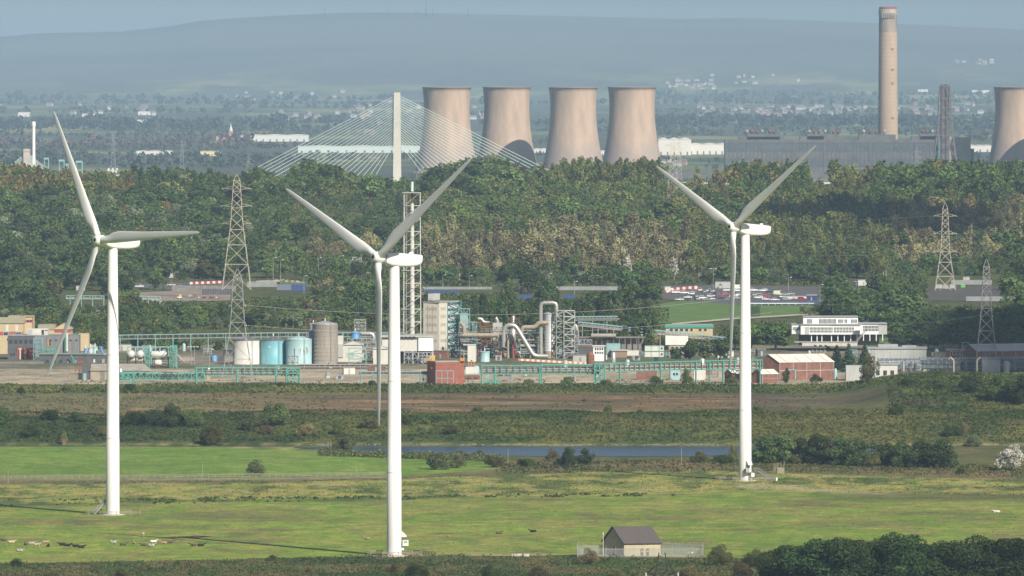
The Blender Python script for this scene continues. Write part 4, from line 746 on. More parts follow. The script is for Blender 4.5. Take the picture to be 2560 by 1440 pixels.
def cuboid(c, ux, uy, hx, hy, z0, z1, name, m, parent):
    b = MB(); V = [(c[0] + ux[0] * i * hx + uy[0] * j * hy, c[1] + ux[1] * i * hx + uy[1] * j * hy, z) for z in (z0, z1) for j in (-1, 1) for i in (-1, 1)]
    return b.add(V, [(0, 2, 3, 1), (4, 5, 7, 6), (0, 1, 5, 4), (2, 6, 7, 3), (0, 4, 6, 2), (1, 3, 7, 5)]).build(name, m, parent)
class B:
    """a building whose front lies at distance d; everything given in photo pixels"""
    def __init__(s, name, label, px0, d, cat='building', group=None, rz=0, z0=None):
        s.px0, s.d = px0, d; s.z0 = (Hs(PX(px0, d), d) if z0 is None else z0); s.t = thing(name, label, cat, (PX(px0, d), d, s.z0 - .05), rz, group)
    def x(s, px): return PX(px, s.d) - PX(s.px0, s.d)
    def z(s, py): return PZ(py, s.d) - s.z0
    def box(s, name, px0, px1, pyt, pyb, m, y0=0, dep=10, parent=None):
        z0 = -.3 if pyb is None else s.z(pyb); return MB().box(s.x(px0), s.x(px1), y0, y0 + dep, z0, s.z(pyt)).build(name, m, parent or s.t)
    def win(s, px0, px1, py0, py1, n=1, m=None, name='window', gap=.3, y=-.08, frame=True):
        w_ = (px1 - px0) / n
        for k in range(n):
            a = px0 + w_ * k + w_ * gap / 2; b_ = a + w_ * (1 - gap); fx = MB()
            if frame:
                x0, x1, z0, z1 = s.x(a), s.x(b_), s.z(py1), s.z(py0); f_ = .1
                fx.box(x0 - f_, x1 + f_, y - .06, y + .1, z0 - f_, z0); fx.box(x0 - f_, x1 + f_, y - .06, y + .1, z1, z1 + f_); fx.box(x0 - f_, x0, y - .06, y + .1, z0, z1); fx.box(x1, x1 + f_, y - .06, y + .1, z0, z1)
                o = fx.build(name, WFR, s.t); MB().box(x0, x1, y, y + .06, z0, z1).build('pane', m or WINM, o)
            else: MB().box(s.x(a), s.x(b_), y, y + .06, s.z(py1), s.z(py0)).build(name, m or WINM, s.t)
    def gable(s, px0, px1, pye, pyr, dep, m, y0=0, along='x', over=.4, wm=None):
        """pitched roof; ridge along x or along depth"""
        x0, x1, e, r_ = s.x(px0) - over, s.x(px1) + over, s.z(pye), s.z(pyr); a, b_ = y0 - over, y0 + dep + over; t_ = .18
        if along == 'x': top = [(x0, a, e), (x1, a, e), (x1, b_, e), (x0, b_, e), (x0, (a + b_) / 2, r_), (x1, (a + b_) / 2, r_)]
        else: top = [(x0, a, e), (x0, b_, e), (x1, b_, e), (x1, a, e), ((x0 + x1) / 2, a, r_), ((x0 + x1) / 2, b_, r_)]; 
        q = MB(); fc = [(0, 1, 5, 4), (2, 3, 4, 5), (0, 4, 3), (1, 2, 5), (3, 2, 1, 0)] if along == 'x' else [(1, 0, 4, 5), (3, 2, 5, 4), (0, 3, 4), (2, 1, 5), (0, 1, 2, 3)]
        q.add(top, fc); o = q.build('roof', m, s.t)
        if wm:
            q = MB(); k = .92
            if along == 'x':
                for xx, sg in ((x0 + over, -1), (x1 - over, 1)): q.add([(xx + sg * .03 + over * sg * 1.05, a + over, e), (xx + sg * .03 + over * sg * 1.05, b_ - over, e), (xx + sg * .03 + over * sg * 1.05, (a + b_) / 2, e + (r_ - e) * k)], [(0, 1, 2) if sg > 0 else (0, 2, 1)])
            else: q.add([(x0 + over, a - .04, e), (x1 - over, a - .04, e), ((x0 + x1) / 2, a - .04, e + (r_ - e) * k)], [(0, 1, 2)])
            q.build('gable_wall', wm, s.t)
        return o
def pipe(parent, pts, r, m, d=None, name='pipe', org=None, n=10):
    """tube through (px,py[,dy]) points"""
    o = org or parent.location; P3 = []
    for p in pts: dd = d + (p[2] if len(p) > 2 else 0); P3.append(P(p[0], p[1], dd) - Vector(o))
    Q = [P3[0]]
    for i in range(1, len(P3) - 1):
        a, b_, c = P3[i - 1], P3[i], P3[i + 1]; k = min(r * 1.6, (b_ - a).length * .45, (c - b_).length * .45); u = b_ + (a - b_).normalized() * k; v = b_ + (c - b_).normalized() * k; Q += [u, (u + v) * .25 + b_ * .5, v]
    Q.append(P3[-1]); return MB().tube(Q, r, n).build(name, m, parent)
def frame(name, label, px0, px1, pyt, pyb, d, dep, nx, nz, m, t_=.25, brace=True, deck=None, group=None, cat='steel frame', z0=None, thingless=None):
    """braced steel frame with legs, beams and braces; optional decks"""
    x0, x1 = PX(px0, d), PX(px1, d); zb = (Hs((x0 + x1) / 2, d) if pyb is None else PZ(pyb, d)); zt = PZ(pyt, d)
    t = thingless or thing(name, label, cat, (x0, d, zb), 0, group); org = Vector(t.location); ox, oy, oz = (Vector((x0, d, zb)) - org); L, Hh = x1 - x0, zt - zb
    for i in range(nx + 1):
        for j in (0, dep): MB().box(ox + L * i / nx - t_ / 2, ox + L * i / nx + t_ / 2, oy + j - t_ / 2, oy + j + t_ / 2, oz - .2, oz + Hh).build('leg', m, t)
    q = MB(); br = MB()
    for k in range(1, nz + 1):
        z = oz + Hh * k / nz
        for j in (0, dep): q.bar((ox, oy + j, z), (ox + L, oy + j, z), t_)
        for i in range(nx + 1): q.bar((ox + L * i / nx, oy, z), (ox + L * i / nx, oy + dep, z), t_ * .9)
        if brace:
            for i in range(nx):
                a, b_ = ox + L * i / nx, ox + L * (i + 1) / nx
                for j in (0, dep):
                    if (i + k) % 2: br.bar((a, oy + j, z - Hh / nz), (b_, oy + j, z), t_ * .7)
                    else: br.bar((b_, oy + j, z - Hh / nz), (a, oy + j, z), t_ * .7)
    q.build('beam', m, t)
    if brace: br.build('brace', m, t)
    if deck:
        for k in deck: z = oz + Hh * k / nz; MB().box(ox - .2, ox + L + .2, oy - .2, oy + dep + .2, z + t_ / 2, z + t_ / 2 + .1).build('deck', GPIPE, t)
    return t
def truss(name, label, px0, px1, pyt, pyb, d, dep, n, m, sup=(), t_=.3, pipes=3, slope=0, group=None, pmats=None, style='N'):
    """pipe bridge: two lattice girders carrying pipes on trestles"""
    x0, x1 = PX(px0, d), PX(px1, d); g_ = Hs((x0 + x1) / 2, d); t = thing(name, label, 'pipe bridge', (x0, d, g_), 0, group); L = x1 - x0; zt, zb = PZ(pyt, d) - g_, PZ(pyb, d) - g_; sl = -M(slope, d)
    zz = lambda x: sl * x / L
    for j in (0, dep):
        MB().bar((0, j, zt), (L, j, zt + sl), t_ * 1.25).build('top_chord', m, t); MB().bar((0, j, zb), (L, j, zb + sl), t_ * 1.25).build('bottom_chord', m, t)
        for i in range(n + 1): x = L * i / n; MB().bar((x, j, zb + zz(x)), (x, j, zt + zz(x)), t_).build('post', m, t)
        if style != 'V':
            for i in range(n):
                a, b_ = L * i / n, L * (i + 1) / n; f_ = i < n / 2 if style == 'N' else i % 2
                MB().bar((a, j, (zt if f_ else zb) + zz(a)), (b_, j, (zb if f_ else zt) + zz(b_)), t_ * .8).build('diagonal', m, t)
    q = MB()
    for i in range(n + 1):
        x = L * i / n
        for z in (zb, zt): q.bar((x, 0, z + zz(x)), (x, dep, z + zz(x)), t_ * .8)
    q.build('cross_beam', m, t); pm = pmats or (RST, GPIPE, ALU, TAN, WHG)
    for k in range(pipes): z = zb + (zt - zb) * (.12 + .2 * (k % 4)); y_ = dep * (.2 + .6 * ((k * 7) % pipes) / max(1, pipes)); MB().tube([(-.3, y_, z), (L + .3, y_, z + sl)], .16 + .07 * (k % 3), 8).build('pipe', pm[k % len(pm)], t)
    for p in sup:
        x = PX(p, d) - x0
        for j in (0, dep): MB().bar((x, j, -.3), (x, j, zt + zz(x)), t_ * 1.5).build('trestle_leg', m, t)
        q = MB(); q.bar((x, 0, .2), (x, dep, zb + zz(x)), t_ * .7); q.bar((x, dep, .2), (x, 0, zb + zz(x)), t_ * .7); q.build('trestle_brace', m, t)
    return t
def tank(name, label, pxc, w_, pyt, d, m, roof=None, cone=1.2, ribs=0, group=None, ladder=True, cat='tank', z0=None):
    r_ = M(w_, d) / 2; z0 = Hs(PX(pxc, d), d) if z0 is None else z0; t = thing(name, label, cat, (PX(pxc, d), d + r_, z0), 0, group); h = PZ(pyt, d) - z0
    MB().lathe((0, 0, 0), [(r_ * 1.02, -.2), (r_ * 1.02, .3), (r_, .32), (r_, h)], 40, cap=False).build('shell', m, t); MB().lathe((0, 0, h), [(r_ + .12, -.12), (r_ + .12, .05), (r_ * .5, cone * .55), (.4, cone), (.05, cone + .05)], 40).build('roof', roof or m, t)
    q = MB()
    for k in range(12): a = k * math.pi / 6; q.bar((math.cos(a) * r_, math.sin(a) * r_, h + .05), (0, 0, cone + h + .06), .12)
    q.build('roof_rib', GPIPE, t); MB().tube([(0, 0, h + cone), (0, 0, h + cone + 1.2)], .18, 8).build('vent', WFR, t)
    if ribs:
        q = MB()
        for k in range(ribs): q.lathe((0, 0, h * (k + 1) / (ribs + 1)), [(r_ + .02, -.06), (r_ + .07, 0), (r_ + .02, .06)], 40, cap=False)
        q.build('hoop', m, t)
    if ladder:
        q = MB(); a = -1.1
        for s_ in (-.25, .25): x, y_ = math.cos(a) * (r_ + .25) + s_, math.sin(a) * (r_ + .25); q.bar((x, y_, 0), (x, y_, h + 1), .07)
        for k in range(int(h / .5)): q.bar((math.cos(a) * (r_ + .25) - .25, math.sin(a) * (r_ + .25), .5 * k), (math.cos(a) * (r_ + .25) + .25, math.sin(a) * (r_ + .25), .5 * k), .05)
        q.build('ladder', GPIPE, t)
    return t
# --- left: cream sheds
b = B('cream_factory', 'cream factory hall with dark red band at the left edge', -40, 3600); b.box('wall', -40, 58, 808, None, CRM, dep=20); b.gable(-40, 58, 808, 794, 20, CRR); b.box('red_band', -40, 58, 829, 838, RED, y0=-.06, dep=.05)
b.win(6, 24, 830, 838, 1, name='window'); b.win(38, 56, 830, 838, 1); b.win(16, 22, 845, 852, 1)
for a in (14, 38): b.box('white_panel', a, a + 7, 812, 828, WHT, y0=-.1, dep=.09)
b = B('cream_tower_block', 'tall cream block with red window band behind the grey works', 53, 3612); b.box('wall', 55, 82, 792, None, CRM, dep=14); b.box('roof', 52, 82.5, 790, 792, CRR, y0=-.4, dep=15); b.box('red_corner', 81, 82.3, 792, 850, RED, y0=-.1, dep=.1); b.box('red_band', 58, 82, 799, 806, RED, y0=-.06, dep=.05); b.win(59, 81, 800, 805, 3, frame=False); b.box('rear_hall', 19, 56, 790, None, CRR, y0=3, dep=14)
b = B('cream_shed', 'cream shed with pitched roof and red trim behind the long blade', 96, 3640); b.box('wall', 96, 177, 823, None, CRM, dep=16); b.gable(134, 178, 823, 809, 16, CRR, along='y', wm=CRM); b.box('roof_slope', 95, 136, 812, 824, CRR, y0=-.3, dep=16); b.box('red_band', 136, 177.5, 824, 831, RED, y0=-.08, dep=.06); b.box('side_shed', 196, 222, 834, None, CRM, dep=8)
# --- grey works
b = B('grey_works', 'two-storey dark grey works building with red doors and rooftop cabin', 19, 3530); b.box('wall', 19, 86, 839, None, DGS, dep=14); b.box('ribbed_wall', 86, 197, 838, None, GRS, y0=.5, dep=14); b.box('parapet', 18.5, 86.5, 837.4, 839, GPIPE, y0=-.2, dep=14.4)
b.win(20, 84, 849, 859, 5, gap=.35, frame=False); b.box('red_doorway', 43, 53, 869, 897, REDB, y0=-.1, dep=.1); b.box('door_opening', 53, 60, 871, 897, DARK, y0=-.1, dep=.09); b.box('red_doorway', 60, 83, 870, 897, REDB, y0=-.1, dep=.1); b.box('door_opening', 67, 74, 872, 895, DARK, y0=-.13, dep=.02); b.box('white_column', 49, 52, 872, 898, WHT, y0=-.6, dep=.4); b.box('yellow_sign', 46, 55, 870, 873.5, YEL, y0=-.3, dep=.1); b.win(24, 38, 882, 889, 2, frame=False)
b.box('roof_cabin', 67, 119, 822, 838, WHT, y0=3, dep=5); b.box('cabin_side', 67, 80, 824, 838, WHG, y0=2.93, dep=.06); b.box('cabin_door', 103, 109, 825, 837, DARK, y0=2.9, dep=.05); b.win(111, 119, 825, 828, 2, frame=False, y=2.9)
for a in (120, 134, 146, 158, 170, 184): b.win(a + 2, a + 11, 849, 852, 1, frame=False, y=.42)
b.box('orange_door', 118, 123, 852, 865, ORA, y0=.3, dep=.15); b.box('door_opening', 123, 126, 851, 864, DARK, y0=.38, dep=.1)
pipe(b.t, [(167, 833), (167, 878)], .5, WHT, 3529.5, 'white_duct'); pipe(b.t, [(162.5, 836), (162.5, 882)], .22, TEALS, 3529.4, 'teal_pipe'); q = MB()
for k in range(26): x = b.x(19) + k * (b.x(197) - b.x(19)) / 25; q.bar((x, .2, b.z(838)), (x, .2, b.z(838) + 1), .06)
for hh in (.5, 1): q.bar((0, .2, b.z(838) + hh), (b.x(197), .2, b.z(838) + hh), .06)
q.build('roof_railing', GPIPE, b.t)
t = frame('teal_stair_tower', 'pale teal steel stair tower on the corner of the grey works', 84, 106, 846, None, 3522, 3, 2, 5, BLUT, .22)
pipe(t, [(92, 850), (97, 845), (104, 846), (106, 860), (106, 882)], .16, BLUT, 3521, 'teal_pipe')
t = frame('teal_walkway', 'teal walkway frame sloping against the grey works wall', 106, 138, 872, 890, 3524, 2.5, 3, 2, TEALS, .24); pipe(t, [(102, 888), (118, 867), (138, 866)], .2, TEALS, 3521.5, 'handrail')
b = B('grey_low_block', 'low dark grey block under the grey works with teal railings', 98, 3488); b.box('wall', 98, 265, 887, None, DGS, dep=12); b.box('roof', 97, 266, 884.6, 887, FLAT, y0=-.4, dep=13); b.win(110, 160, 899, 908, 3, gap=.5, frame=False)
b.box('red_hatch', 192, 209, 901, 912, REDB, y0=-.1, dep=.08); b.box('white_panel', 233, 238, 898, 906, WHT, y0=-.1, dep=.08); b.box('teal_door', 186, 191, 899, 913, TEALS, y0=-.1, dep=.08); b.box('pale_door', 255, 262, 897, 912, BEIGE, y0=-.1, dep=.08)
pipe(b.t, [(176, 888), (182, 894), (183, 915), (205, 916), (245, 914)], .22, TEALS, 3486, 'teal_pipe'); pipe(b.t, [(168, 904), (176, 920), (184, 926), (205, 922)], .25, TEALS, 3484, 'teal_pipe'); pipe(b.t, [(100, 883), (200, 883), (262, 882)], .1, TEALS, 3487, 'railing')
for px, w_, h, m in ((214, 8, 872, BLU), (226, 13, 869, WHG), (237, 14, 868, PBL)): tank('roof_tank', {214: 'small blue tank', 226: 'pale grey squat tank', 237: 'striped pale tank'}[px] + ' on the low grey block roof', px, w_, h, 3492, m, cone=.4, ladder=False, z0=PZ(885, 3492))
t = thing('blue_chute', 'bright blue chute on the low grey block roof', 'chute', P(254, 885, 3490)); pipe(t, [(252, 867), (254, 878), (258, 884)], .5, BLU, 3490, 'chute_tube'); q = MB(); q.box(-.9, .5, -.4, .4, 2.6, 3.2); q.build('hopper', BLU, t)
t = frame('teal_steps', 'teal steel steps and landing before the grey low block', 187, 203, 918, None, 3440, 2.2, 1, 2, TEALS, .25); t = frame('teal_footbridge', 'teal steel landing with sloping stair beside the blade tip', 126, 138, 930, None, 3420, 2, 1, 2, BLUT, .22); pipe(t, [(136, 930), (160, 948)], .18, TEALS, 3418, 'stair_string'); pipe(t, [(140, 930), (164, 948)], .18, RST, 3418, 'handrail')
b = B('beige_shed', 'long low beige shed with pale flat roof behind the first turbine', 226, 3300); b.box('wall', 226, 376, 926, None, BEIGE, dep=9); q = MB(); x0, x1 = b.x(225), b.x(382); q.add([(x0, -.5, b.z(926)), (x1, -.5, b.z(927)), (x1 - 4, 10, b.z(912)), (x0, 10, b.z(913)), (x0, -.5, b.z(924.6)), (x1, -.5, b.z(925.6)), (x1 - 4, 10, b.z(911)), (x0, 10, b.z(911.6))], [(0, 1, 5, 4), (4, 5, 6, 7), (1, 2, 6, 5), (0, 4, 7, 3), (3, 2, 1, 0)]); q.build('roof', FLAT, b.t)
b.box('dark_end', 204, 226, 917, None, DGS, y0=.5, dep=8); b.box('pale_door', 208, 216, 933, 949, TEALP, y0=.42, dep=.06); b.box('shutter', 229, 240, 938, 949, FLAT, y0=-.06, dep=.05); b.box('shutter', 250, 262, 924 + 6, 949, DIRT, y0=-.06, dep=.05); b.win(320, 370, 931, 938, 3, gap=.5, frame=False)
for k, (pyt, dd, px1, lab) in enumerate(((905, 3480, 108, 'uppermost'), (922, 3425, 116, 'middle'), (935, 3390, 128, 'lowest'))):
    q = MB(); q.box(PX(-60, dd), PX(px1, dd), dd, dd + 6, 4.5, PZ(pyt, dd)); tag(q.build('retaining_wall', DIRT), lab + ' of three stepped concrete retaining walls at the left edge', 'wall', 'stepped retaining walls')
# --- white pressure tanks in the teal frame
t = frame('tank_gantry', 'teal and grey steel frame carrying white pressure tanks', 318, 440, 868, None, 3436, 6, 6, 2, TEALP, .25, brace=False, deck=[1])
def bullet(label, pxa, pxb, pyc, rr, d, along):
    r_ = M(rr, d); c = P((pxa + pxb) / 2, pyc, d); L = M(pxb - pxa, d) if along == 'x' else 9.; t = thing('pressure_tank', label, 'tank', c); u = Vector((1, 0, 0)) if along == 'x' else Vector((0, 1, 0)); h = L / 2 - r_ * .4
    MB().tube([u * s_ * 1. for s_ in (-h - r_ * .55, -h - r_ * .45, -h - r_ * .2, -h, h, h + r_ * .2, h + r_ * .45, h + r_ * .55)], [r_ * .2, r_ * .55, r_ * .88, r_, r_, r_ * .88, r_ * .55, r_ * .2], 20).build('shell', WHT, t)
    for s_ in (-.6, .6): q = u * h * s_; MB().box(q.x - .25 - (.6 if along != 'x' else 0), q.x + .25 + (.6 if along != 'x' else 0), q.y - .3, q.y + .3, -r_ - .7, -r_ * .6).build('saddle', REDB, t)
    MB().tube([(0, 0, r_ * .9), (0, 0, r_ + .5)], .2, 8).build('valve', GPIPE, t)
bullet('end-on white pressure tank next to the first turbine tower', 319, 337, 885, 9.2, 3434, 'y'); bullet('end-on white pressure tank, second from the turbine tower', 341, 361, 885, 9.2, 3434, 'y'); bullet('side-on white pressure tank in the teal frame', 376, 418, 886, 8.5, 3437, 'x'); bullet('small white pressure tank under the teal frame deck', 386, 404, 907, 7.5, 3434, 'x')
frame('teal_process_tower', 'narrow teal process tower beside the white pressure tanks', 425, 442, 864, None, 3430, 4, 2, 6, TEALS, .24, deck=[2, 4]); frame('teal_process_tower', 'teal ladder tower between the pressure tanks', 363, 374, 872, None, 3432, 3, 1, 5, TEALS, .22)
b = B('pitched_hut', 'small hut with brown pitched roof below the lamp posts', 450, 3500); b.box('wall', 452, 482, 902, None, WHT, dep=6); b.gable(450, 484, 902, 893, 6, mat('brown_tile', (.33, .26, .22), .8, var=.3, vs=1)); b.win(456, 476, 905, 911, 2); b.box('door', 474, 478, 904, 913, TEALP, y0=-.1, dep=.08); pipe(b.t, [(441, 885), (460, 905)], .35, FLAT, 3490, 'conveyor_tube')
t = thing('blue_vessel', 'upright blue vessel with dark door beside the white tank', 'tank', P(535, 912, 3500)); MB().lathe((0, 1.5, 0), [(1.3, 0), (1.35, .4), (1.35, 3.2), (.9, 3.9), (.2, 4.0)], 18).build('shell', BLU, t); MB().box(1.6, 4.2, 1, 4, 0, 3.6).build('dark_cabin', DGS, t); MB().box(-.2, .5, -.1, .2, 1.6, 2.4).build('yellow_badge', YEL, t)
# --- storage tanks
tank('storage_tank', 'cream white storage tank behind the near pylon', 615, 68, 851, 3470, WHT, DGS, 1.6, 0, 'storage tanks'); tank('storage_tank', 'turquoise blue storage tank beside the cream tank', 682, 64, 851, 3470, LBL, DGS, 1.6, 0, 'storage tanks'); tt = tank('storage_tank', 'pale blue storage tank streaked with rust', 746, 65, 849, 3466, PBL, PBL, 1.4, 0, 'storage tanks')
r_ = M(65, 3466) / 2
for a_, z0, z1, w_ in ((-108, 1.5, 6.8, .5), (-87, 3.4, 6.6, .25), (-80, 4.0, 7, .3), (-68, 4.0, 6.4, .22), (-50, 4.2, 7.4, .5), (-44, 4.6, 6.6, .3), (-62, 4.6, 5.8, .3)):
    q = MB(); a = R(a_); n_ = 3
    q.add([(math.cos(a + da) * (r_ + .015), math.sin(a + da) * (r_ + .015), z) for da, z in ((-w_ / r_ / 2, z1), (w_ / r_ / 2, z1), (w_ / r_ / 3, lerp(z0, z1, .5)), (w_ / r_ / 9, z0), (-w_ / r_ / 9, z0), (-w_ / r_ / 3, lerp(z0, z1, .5)))], [(0, 5, 4, 3, 2, 1)]); q.build('rust_streak', RST, tt)
tank('tall_storage_tank', 'tall brown-grey storage tank with domed top', 812, 64, 811, 3474, BRT, GPIPE, 1.3, 9, 'storage tanks'); tank('tall_storage_tank', 'grey tank half hidden behind the tall brown tank', 783, 24, 811, 3486, GPIPE, GPIPE, .6, 4, 'storage tanks', ladder=False)
frame('red_scaffold', 'rusty scaffold standing behind the tall brown tank', 764, 823, 797, None, 3500, 3, 5, 7, RST, .16)
# --- pipe bridges along the front
truss('pipe_bridge', 'teal lattice pipe bridge right of the first turbine tower', 300, 510, 931, 949, 3250, 3, 13, TEALS, (334, 490), .32, 4, group='teal pipe bridges'); truss('pipe_bridge', 'teal pipe bridge passing under the near pylon', 488, 748, 919, 939, 3262, 3.2, 17, TEALS, (490, 505, 592, 690, 716, 748), .3, 5, group='teal pipe bridges', style='V'); frame('teal_end_tower', 'teal tower ending the pipe bridge near the tanks', 716, 749, 921, None, 3259, 3.2, 2, 3, TEALS, .3); frame('teal_trestle', 'teal trestle frame under the first pipe bridge', 305, 334, 934, None, 3247, 3, 2, 2, TEALS, .28)
truss('pipe_bridge', 'long teal pipe bridge before the silver silo', 1203, 1352, 914, 935, 3254, 3, 9, TEALS, (1204, 1237, 1349), .3, 6, group='teal pipe bridges', style='V'); truss('pipe_bridge', 'teal pipe bridge between silo and rusty vessel', 1352, 1500, 912, 934, 3254, 3, 9, TEALS, (1354, 1488, 1500), .3, 6, group='teal pipe bridges', style='V'); truss('pipe_bridge', 'teal pipe bridge rising towards the last turbine', 1512, 1700, 909, 929, 3254, 3, 15, TEALS, (1512, 1550, 1652), .28, 7, slope=-5, group='teal pipe bridges', style='V'); truss('pipe_bridge', 'teal pipe bridge crossing behind the last turbine', 1700, 1906, 904, 925, 3262, 3, 15, TEALS, (1740, 1774, 1808, 1900), .28, 7, slope=-4, group='teal pipe bridges', style='V')
frame('teal_junction_tower', 'teal junction tower between two pipe bridges', 1486, 1512, 909, None, 3250, 3.5, 2, 3, TEALS, .3); frame('teal_low_gantry', 'low teal pipe frame at the foot of the pipe bridge', 1210, 1250, 949, None, 3238, 2.5, 3, 2, TEALS, .26); frame('teal_pipe_gantry', 'blue-green pipe frame before the red brick block', 1090, 1134, 927, None, 3234, 2, 3, 2, BLUT, .22, brace=False); truss('low_pipe_bridge', 'low blue-green pipe bridge left of the brick block', 900, 1132, 929, 936, 3252, 2, 16, BLUT, (903, 932, 1050, 1126), .2, 4, style='V'); frame('teal_trestle', 'blue-green trestle right of the nearest turbine tower', 1050, 1066, 936, None, 3250, 2, 2, 2, BLUT, .22)
truss('low_pipe_bridge', 'rusty low pipe run behind the near pipe bridge by the tanks', 748, 1000, 911, 917, 3420, 2, 20, GPIPE, (760, 812, 850, 900, 960), .16, 5, style='V'); truss('rear_pipe_rack', 'long thin pipe rack on posts crossing behind the tanks', 290, 700, 838, 848, 3640, 2.5, 26, TEALP, tuple(range(300, 700, 44)), .2, 4, slope=-6, style='V', pmats=(RST, FLAT, WHG)); truss('rear_pipe_rack', 'long thin pipe rack continuing behind the nearest turbine', 700, 1010, 832, 842, 3640, 2.5, 22, TEALP, tuple(range(720, 1010, 46)), .2, 4, slope=0, style='V', pmats=(RST, FLAT, WHG)); truss('hill_pipe_rack', 'thin pale pipe rack on the slope behind the left plant', 165, 400, 739, 747, 4120, 2, 16, TEALP, tuple(range(175, 400, 28)), .2, 2, slope=2, style='V', pmats=(FLAT, WHG))
# --- middle buildings
b = B('white_shed', 'white shed with sloping roof beside the tall brown tank', 843, 3500); b.box('wall', 845, 905, 862, None, WHT, dep=9); q = MB(); b.gable(858, 906, 862, 853, 9, WHG, along='y', wm=WHT); b.box('grey_bay', 845, 858, 860, 893, WHG, y0=-.4, dep=.35); b.box('upper_store', 843, 857, 840, 862, WHT, y0=2, dep=6); b.box('roller_door', 866, 884, 882, 894, WHG, y0=-.06, dep=.05)
b = B('white_shed', 'white gabled shed just left of the nearest turbine tower', 933, 3440); b.box('wall', 933, 1000, 872, None, WHT, dep=10); b.gable(933, 968, 872, 864, 10, WHG, along='y', wm=WHT); b.box('roof_slab', 966, 1002, 868, 872, WHG, y0=-.3, dep=10)
b = B('raised_hall', 'white raised hall on steel legs right of the nearest turbine tower', 955, 3486); zb_ = 878; b.box('wall', 955, 1048, 845, zb_, WHT, dep=14); b.box('bright_bay', 1046, 1083, 842, 877, WFR, y0=-.8, dep=14); b.box('roof', 954, 1084, 838.5, 843, WHG, y0=-1.1, dep=15.5); b.win(1000, 1040, 841, 843, 4, frame=False, y=-1.3)
for a in (960, 985, 1010, 1030, 1046, 1066, 1081): b.box('leg', a, a + 2.2, zb_, None, WHG, dep=.5)
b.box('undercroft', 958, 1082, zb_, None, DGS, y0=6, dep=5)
frame('pipe_gantry', 'dark steel frame under the white raised hall', 1010, 1080, 882, None, 3478, 4, 6, 2, GPIPE, .2); t = thing('yellow_skip', 'yellow topped skip before the stair tower', 'skip', P(1066, 907, 3480)); MB().box(0, 3.6, 0, 2.4, 0, 2.6).build('body', YEL, t); MB().box(-2.4, -.05, .3, 6, 0, 2.4).build('side_box', WHG, t); MB().box(-2.5, 3.7, -.1, 6.2, 2.62, 2.8).build('lid', WHT, t)
tank('blue_tank', 'round blue tank raised on a rack behind the white shed', 888, 20, 832, 3590, BLU, BLU, .8, 0, ladder=False, z0=PZ(847, 3590)); frame('tank_rack', 'grey steel rack holding the blue tank and a silver duct', 868, 940, 847, None, 3586, 6, 6, 3, GPIPE, .22); frame('scaffold_tower', 'grey scaffold tower behind the blue tank', 886, 914, 799, 847, 3596, 4, 3, 6, GPIPE, .16)
t = thing('silver_duct', 'level silver duct right of the blue tank', 'duct', P(905, 838, 3592)); pipe(t, [(903, 834), (934, 834), (934, 860)], .95, ALU, 3592, 'duct_tube'); frame('teal_goalpost', 'teal pipe loop frame before the white sheds', 872, 915, 871, None, 3470, 3, 1, 3, TEALP, .3)
# --- stair tower building
d = 3550.; c0 = P(1098, 900, d); z0 = Hs(c0.x, d); t = thing('banded_tower', 'tall white tower building with cream bands and teal stair', 'building', (c0.x, d, z0)); zt = PZ(757, d) - z0; wl_, wr_ = M(40, d) / .9, M(47, d) / .436; ul = Vector((-.9, .436, 0)); ur = Vector((.436, .9, 0))
def face_box(o_, u, v, a0, a1, z0_, z1_, th, name, m, off=.05, parent=None):
    q = MB(); V = [u * a + v * (-off + s_) + Vector((0, 0, z)) for z in (z0_, z1_) for s_ in (0, th) for a in (a0, a1)]; return q.add(V, [(0, 2, 3, 1), (4, 5, 7, 6), (0, 1, 5, 4), (2, 6, 7, 3), (0, 4, 6, 2), (1, 3, 7, 5)]).build(name, m, parent or o_)
q = MB(); V = [(0, 0), ur * wr_, ur * wr_ + ul * wl_, ul * wl_]; q.prism([(0, 0)] + [(p.x, p.y) for p in V[1:]], -.3, zt); q.build('wall', WHT, t); q = MB(); q.prism([(0, -.5)] + [(p.x * 1.04, p.y) for p in V[1:]], zt, zt + .5); q.build('roof', FLAT, t)
for k in range(6):
    zz = zt * (.14 + .145 * k); 
    if k >= 1: face_box(t, ul, ur, 1.0, wl_ - 1.2, zz, zz + 1.25, .08, 'cream_band', CRM, .06)
    face_box(t, ur, ul, 1.2, 6.2, zz, zz + 1.25, .08, 'cream_band', CRM, .06)
for a in (3.2, 5.4): face_box(t, ul, ur, a, a + .12, zt * .45, zt * .95, .05, 'rust_streak', RST, .06)
for a0, w_, px in ((0.8, 3.4, 0), (5.0, 3.0, 1)): q = MB(); p = ur * (a0 + 1.4) + ul * 4.5; q.box(p.x - w_ / 2, p.x + w_ / 2, p.y - 1.8, p.y + 1.8, zt + .9, zt + 3.8); q.build('roof_tank', WHG, t)
q = MB(); 
for k in range(9): p = ur * (k * wr_ / 8); q.bar((p.x, p.y, zt + .5), (p.x, p.y, zt + 1.5), .07)
q.bar((0, 0, zt + 1.5), (ur.x * wr_, ur.y * wr_, zt + 1.5), .08); q.bar((0, 0, zt + 1.5), (ul.x * wl_, ul.y * wl_, zt + 1.5), .08); q.build('railing', RST, t)
nfl = 9; a0, a1 = 7.6, wr_ - .4; q = MB()
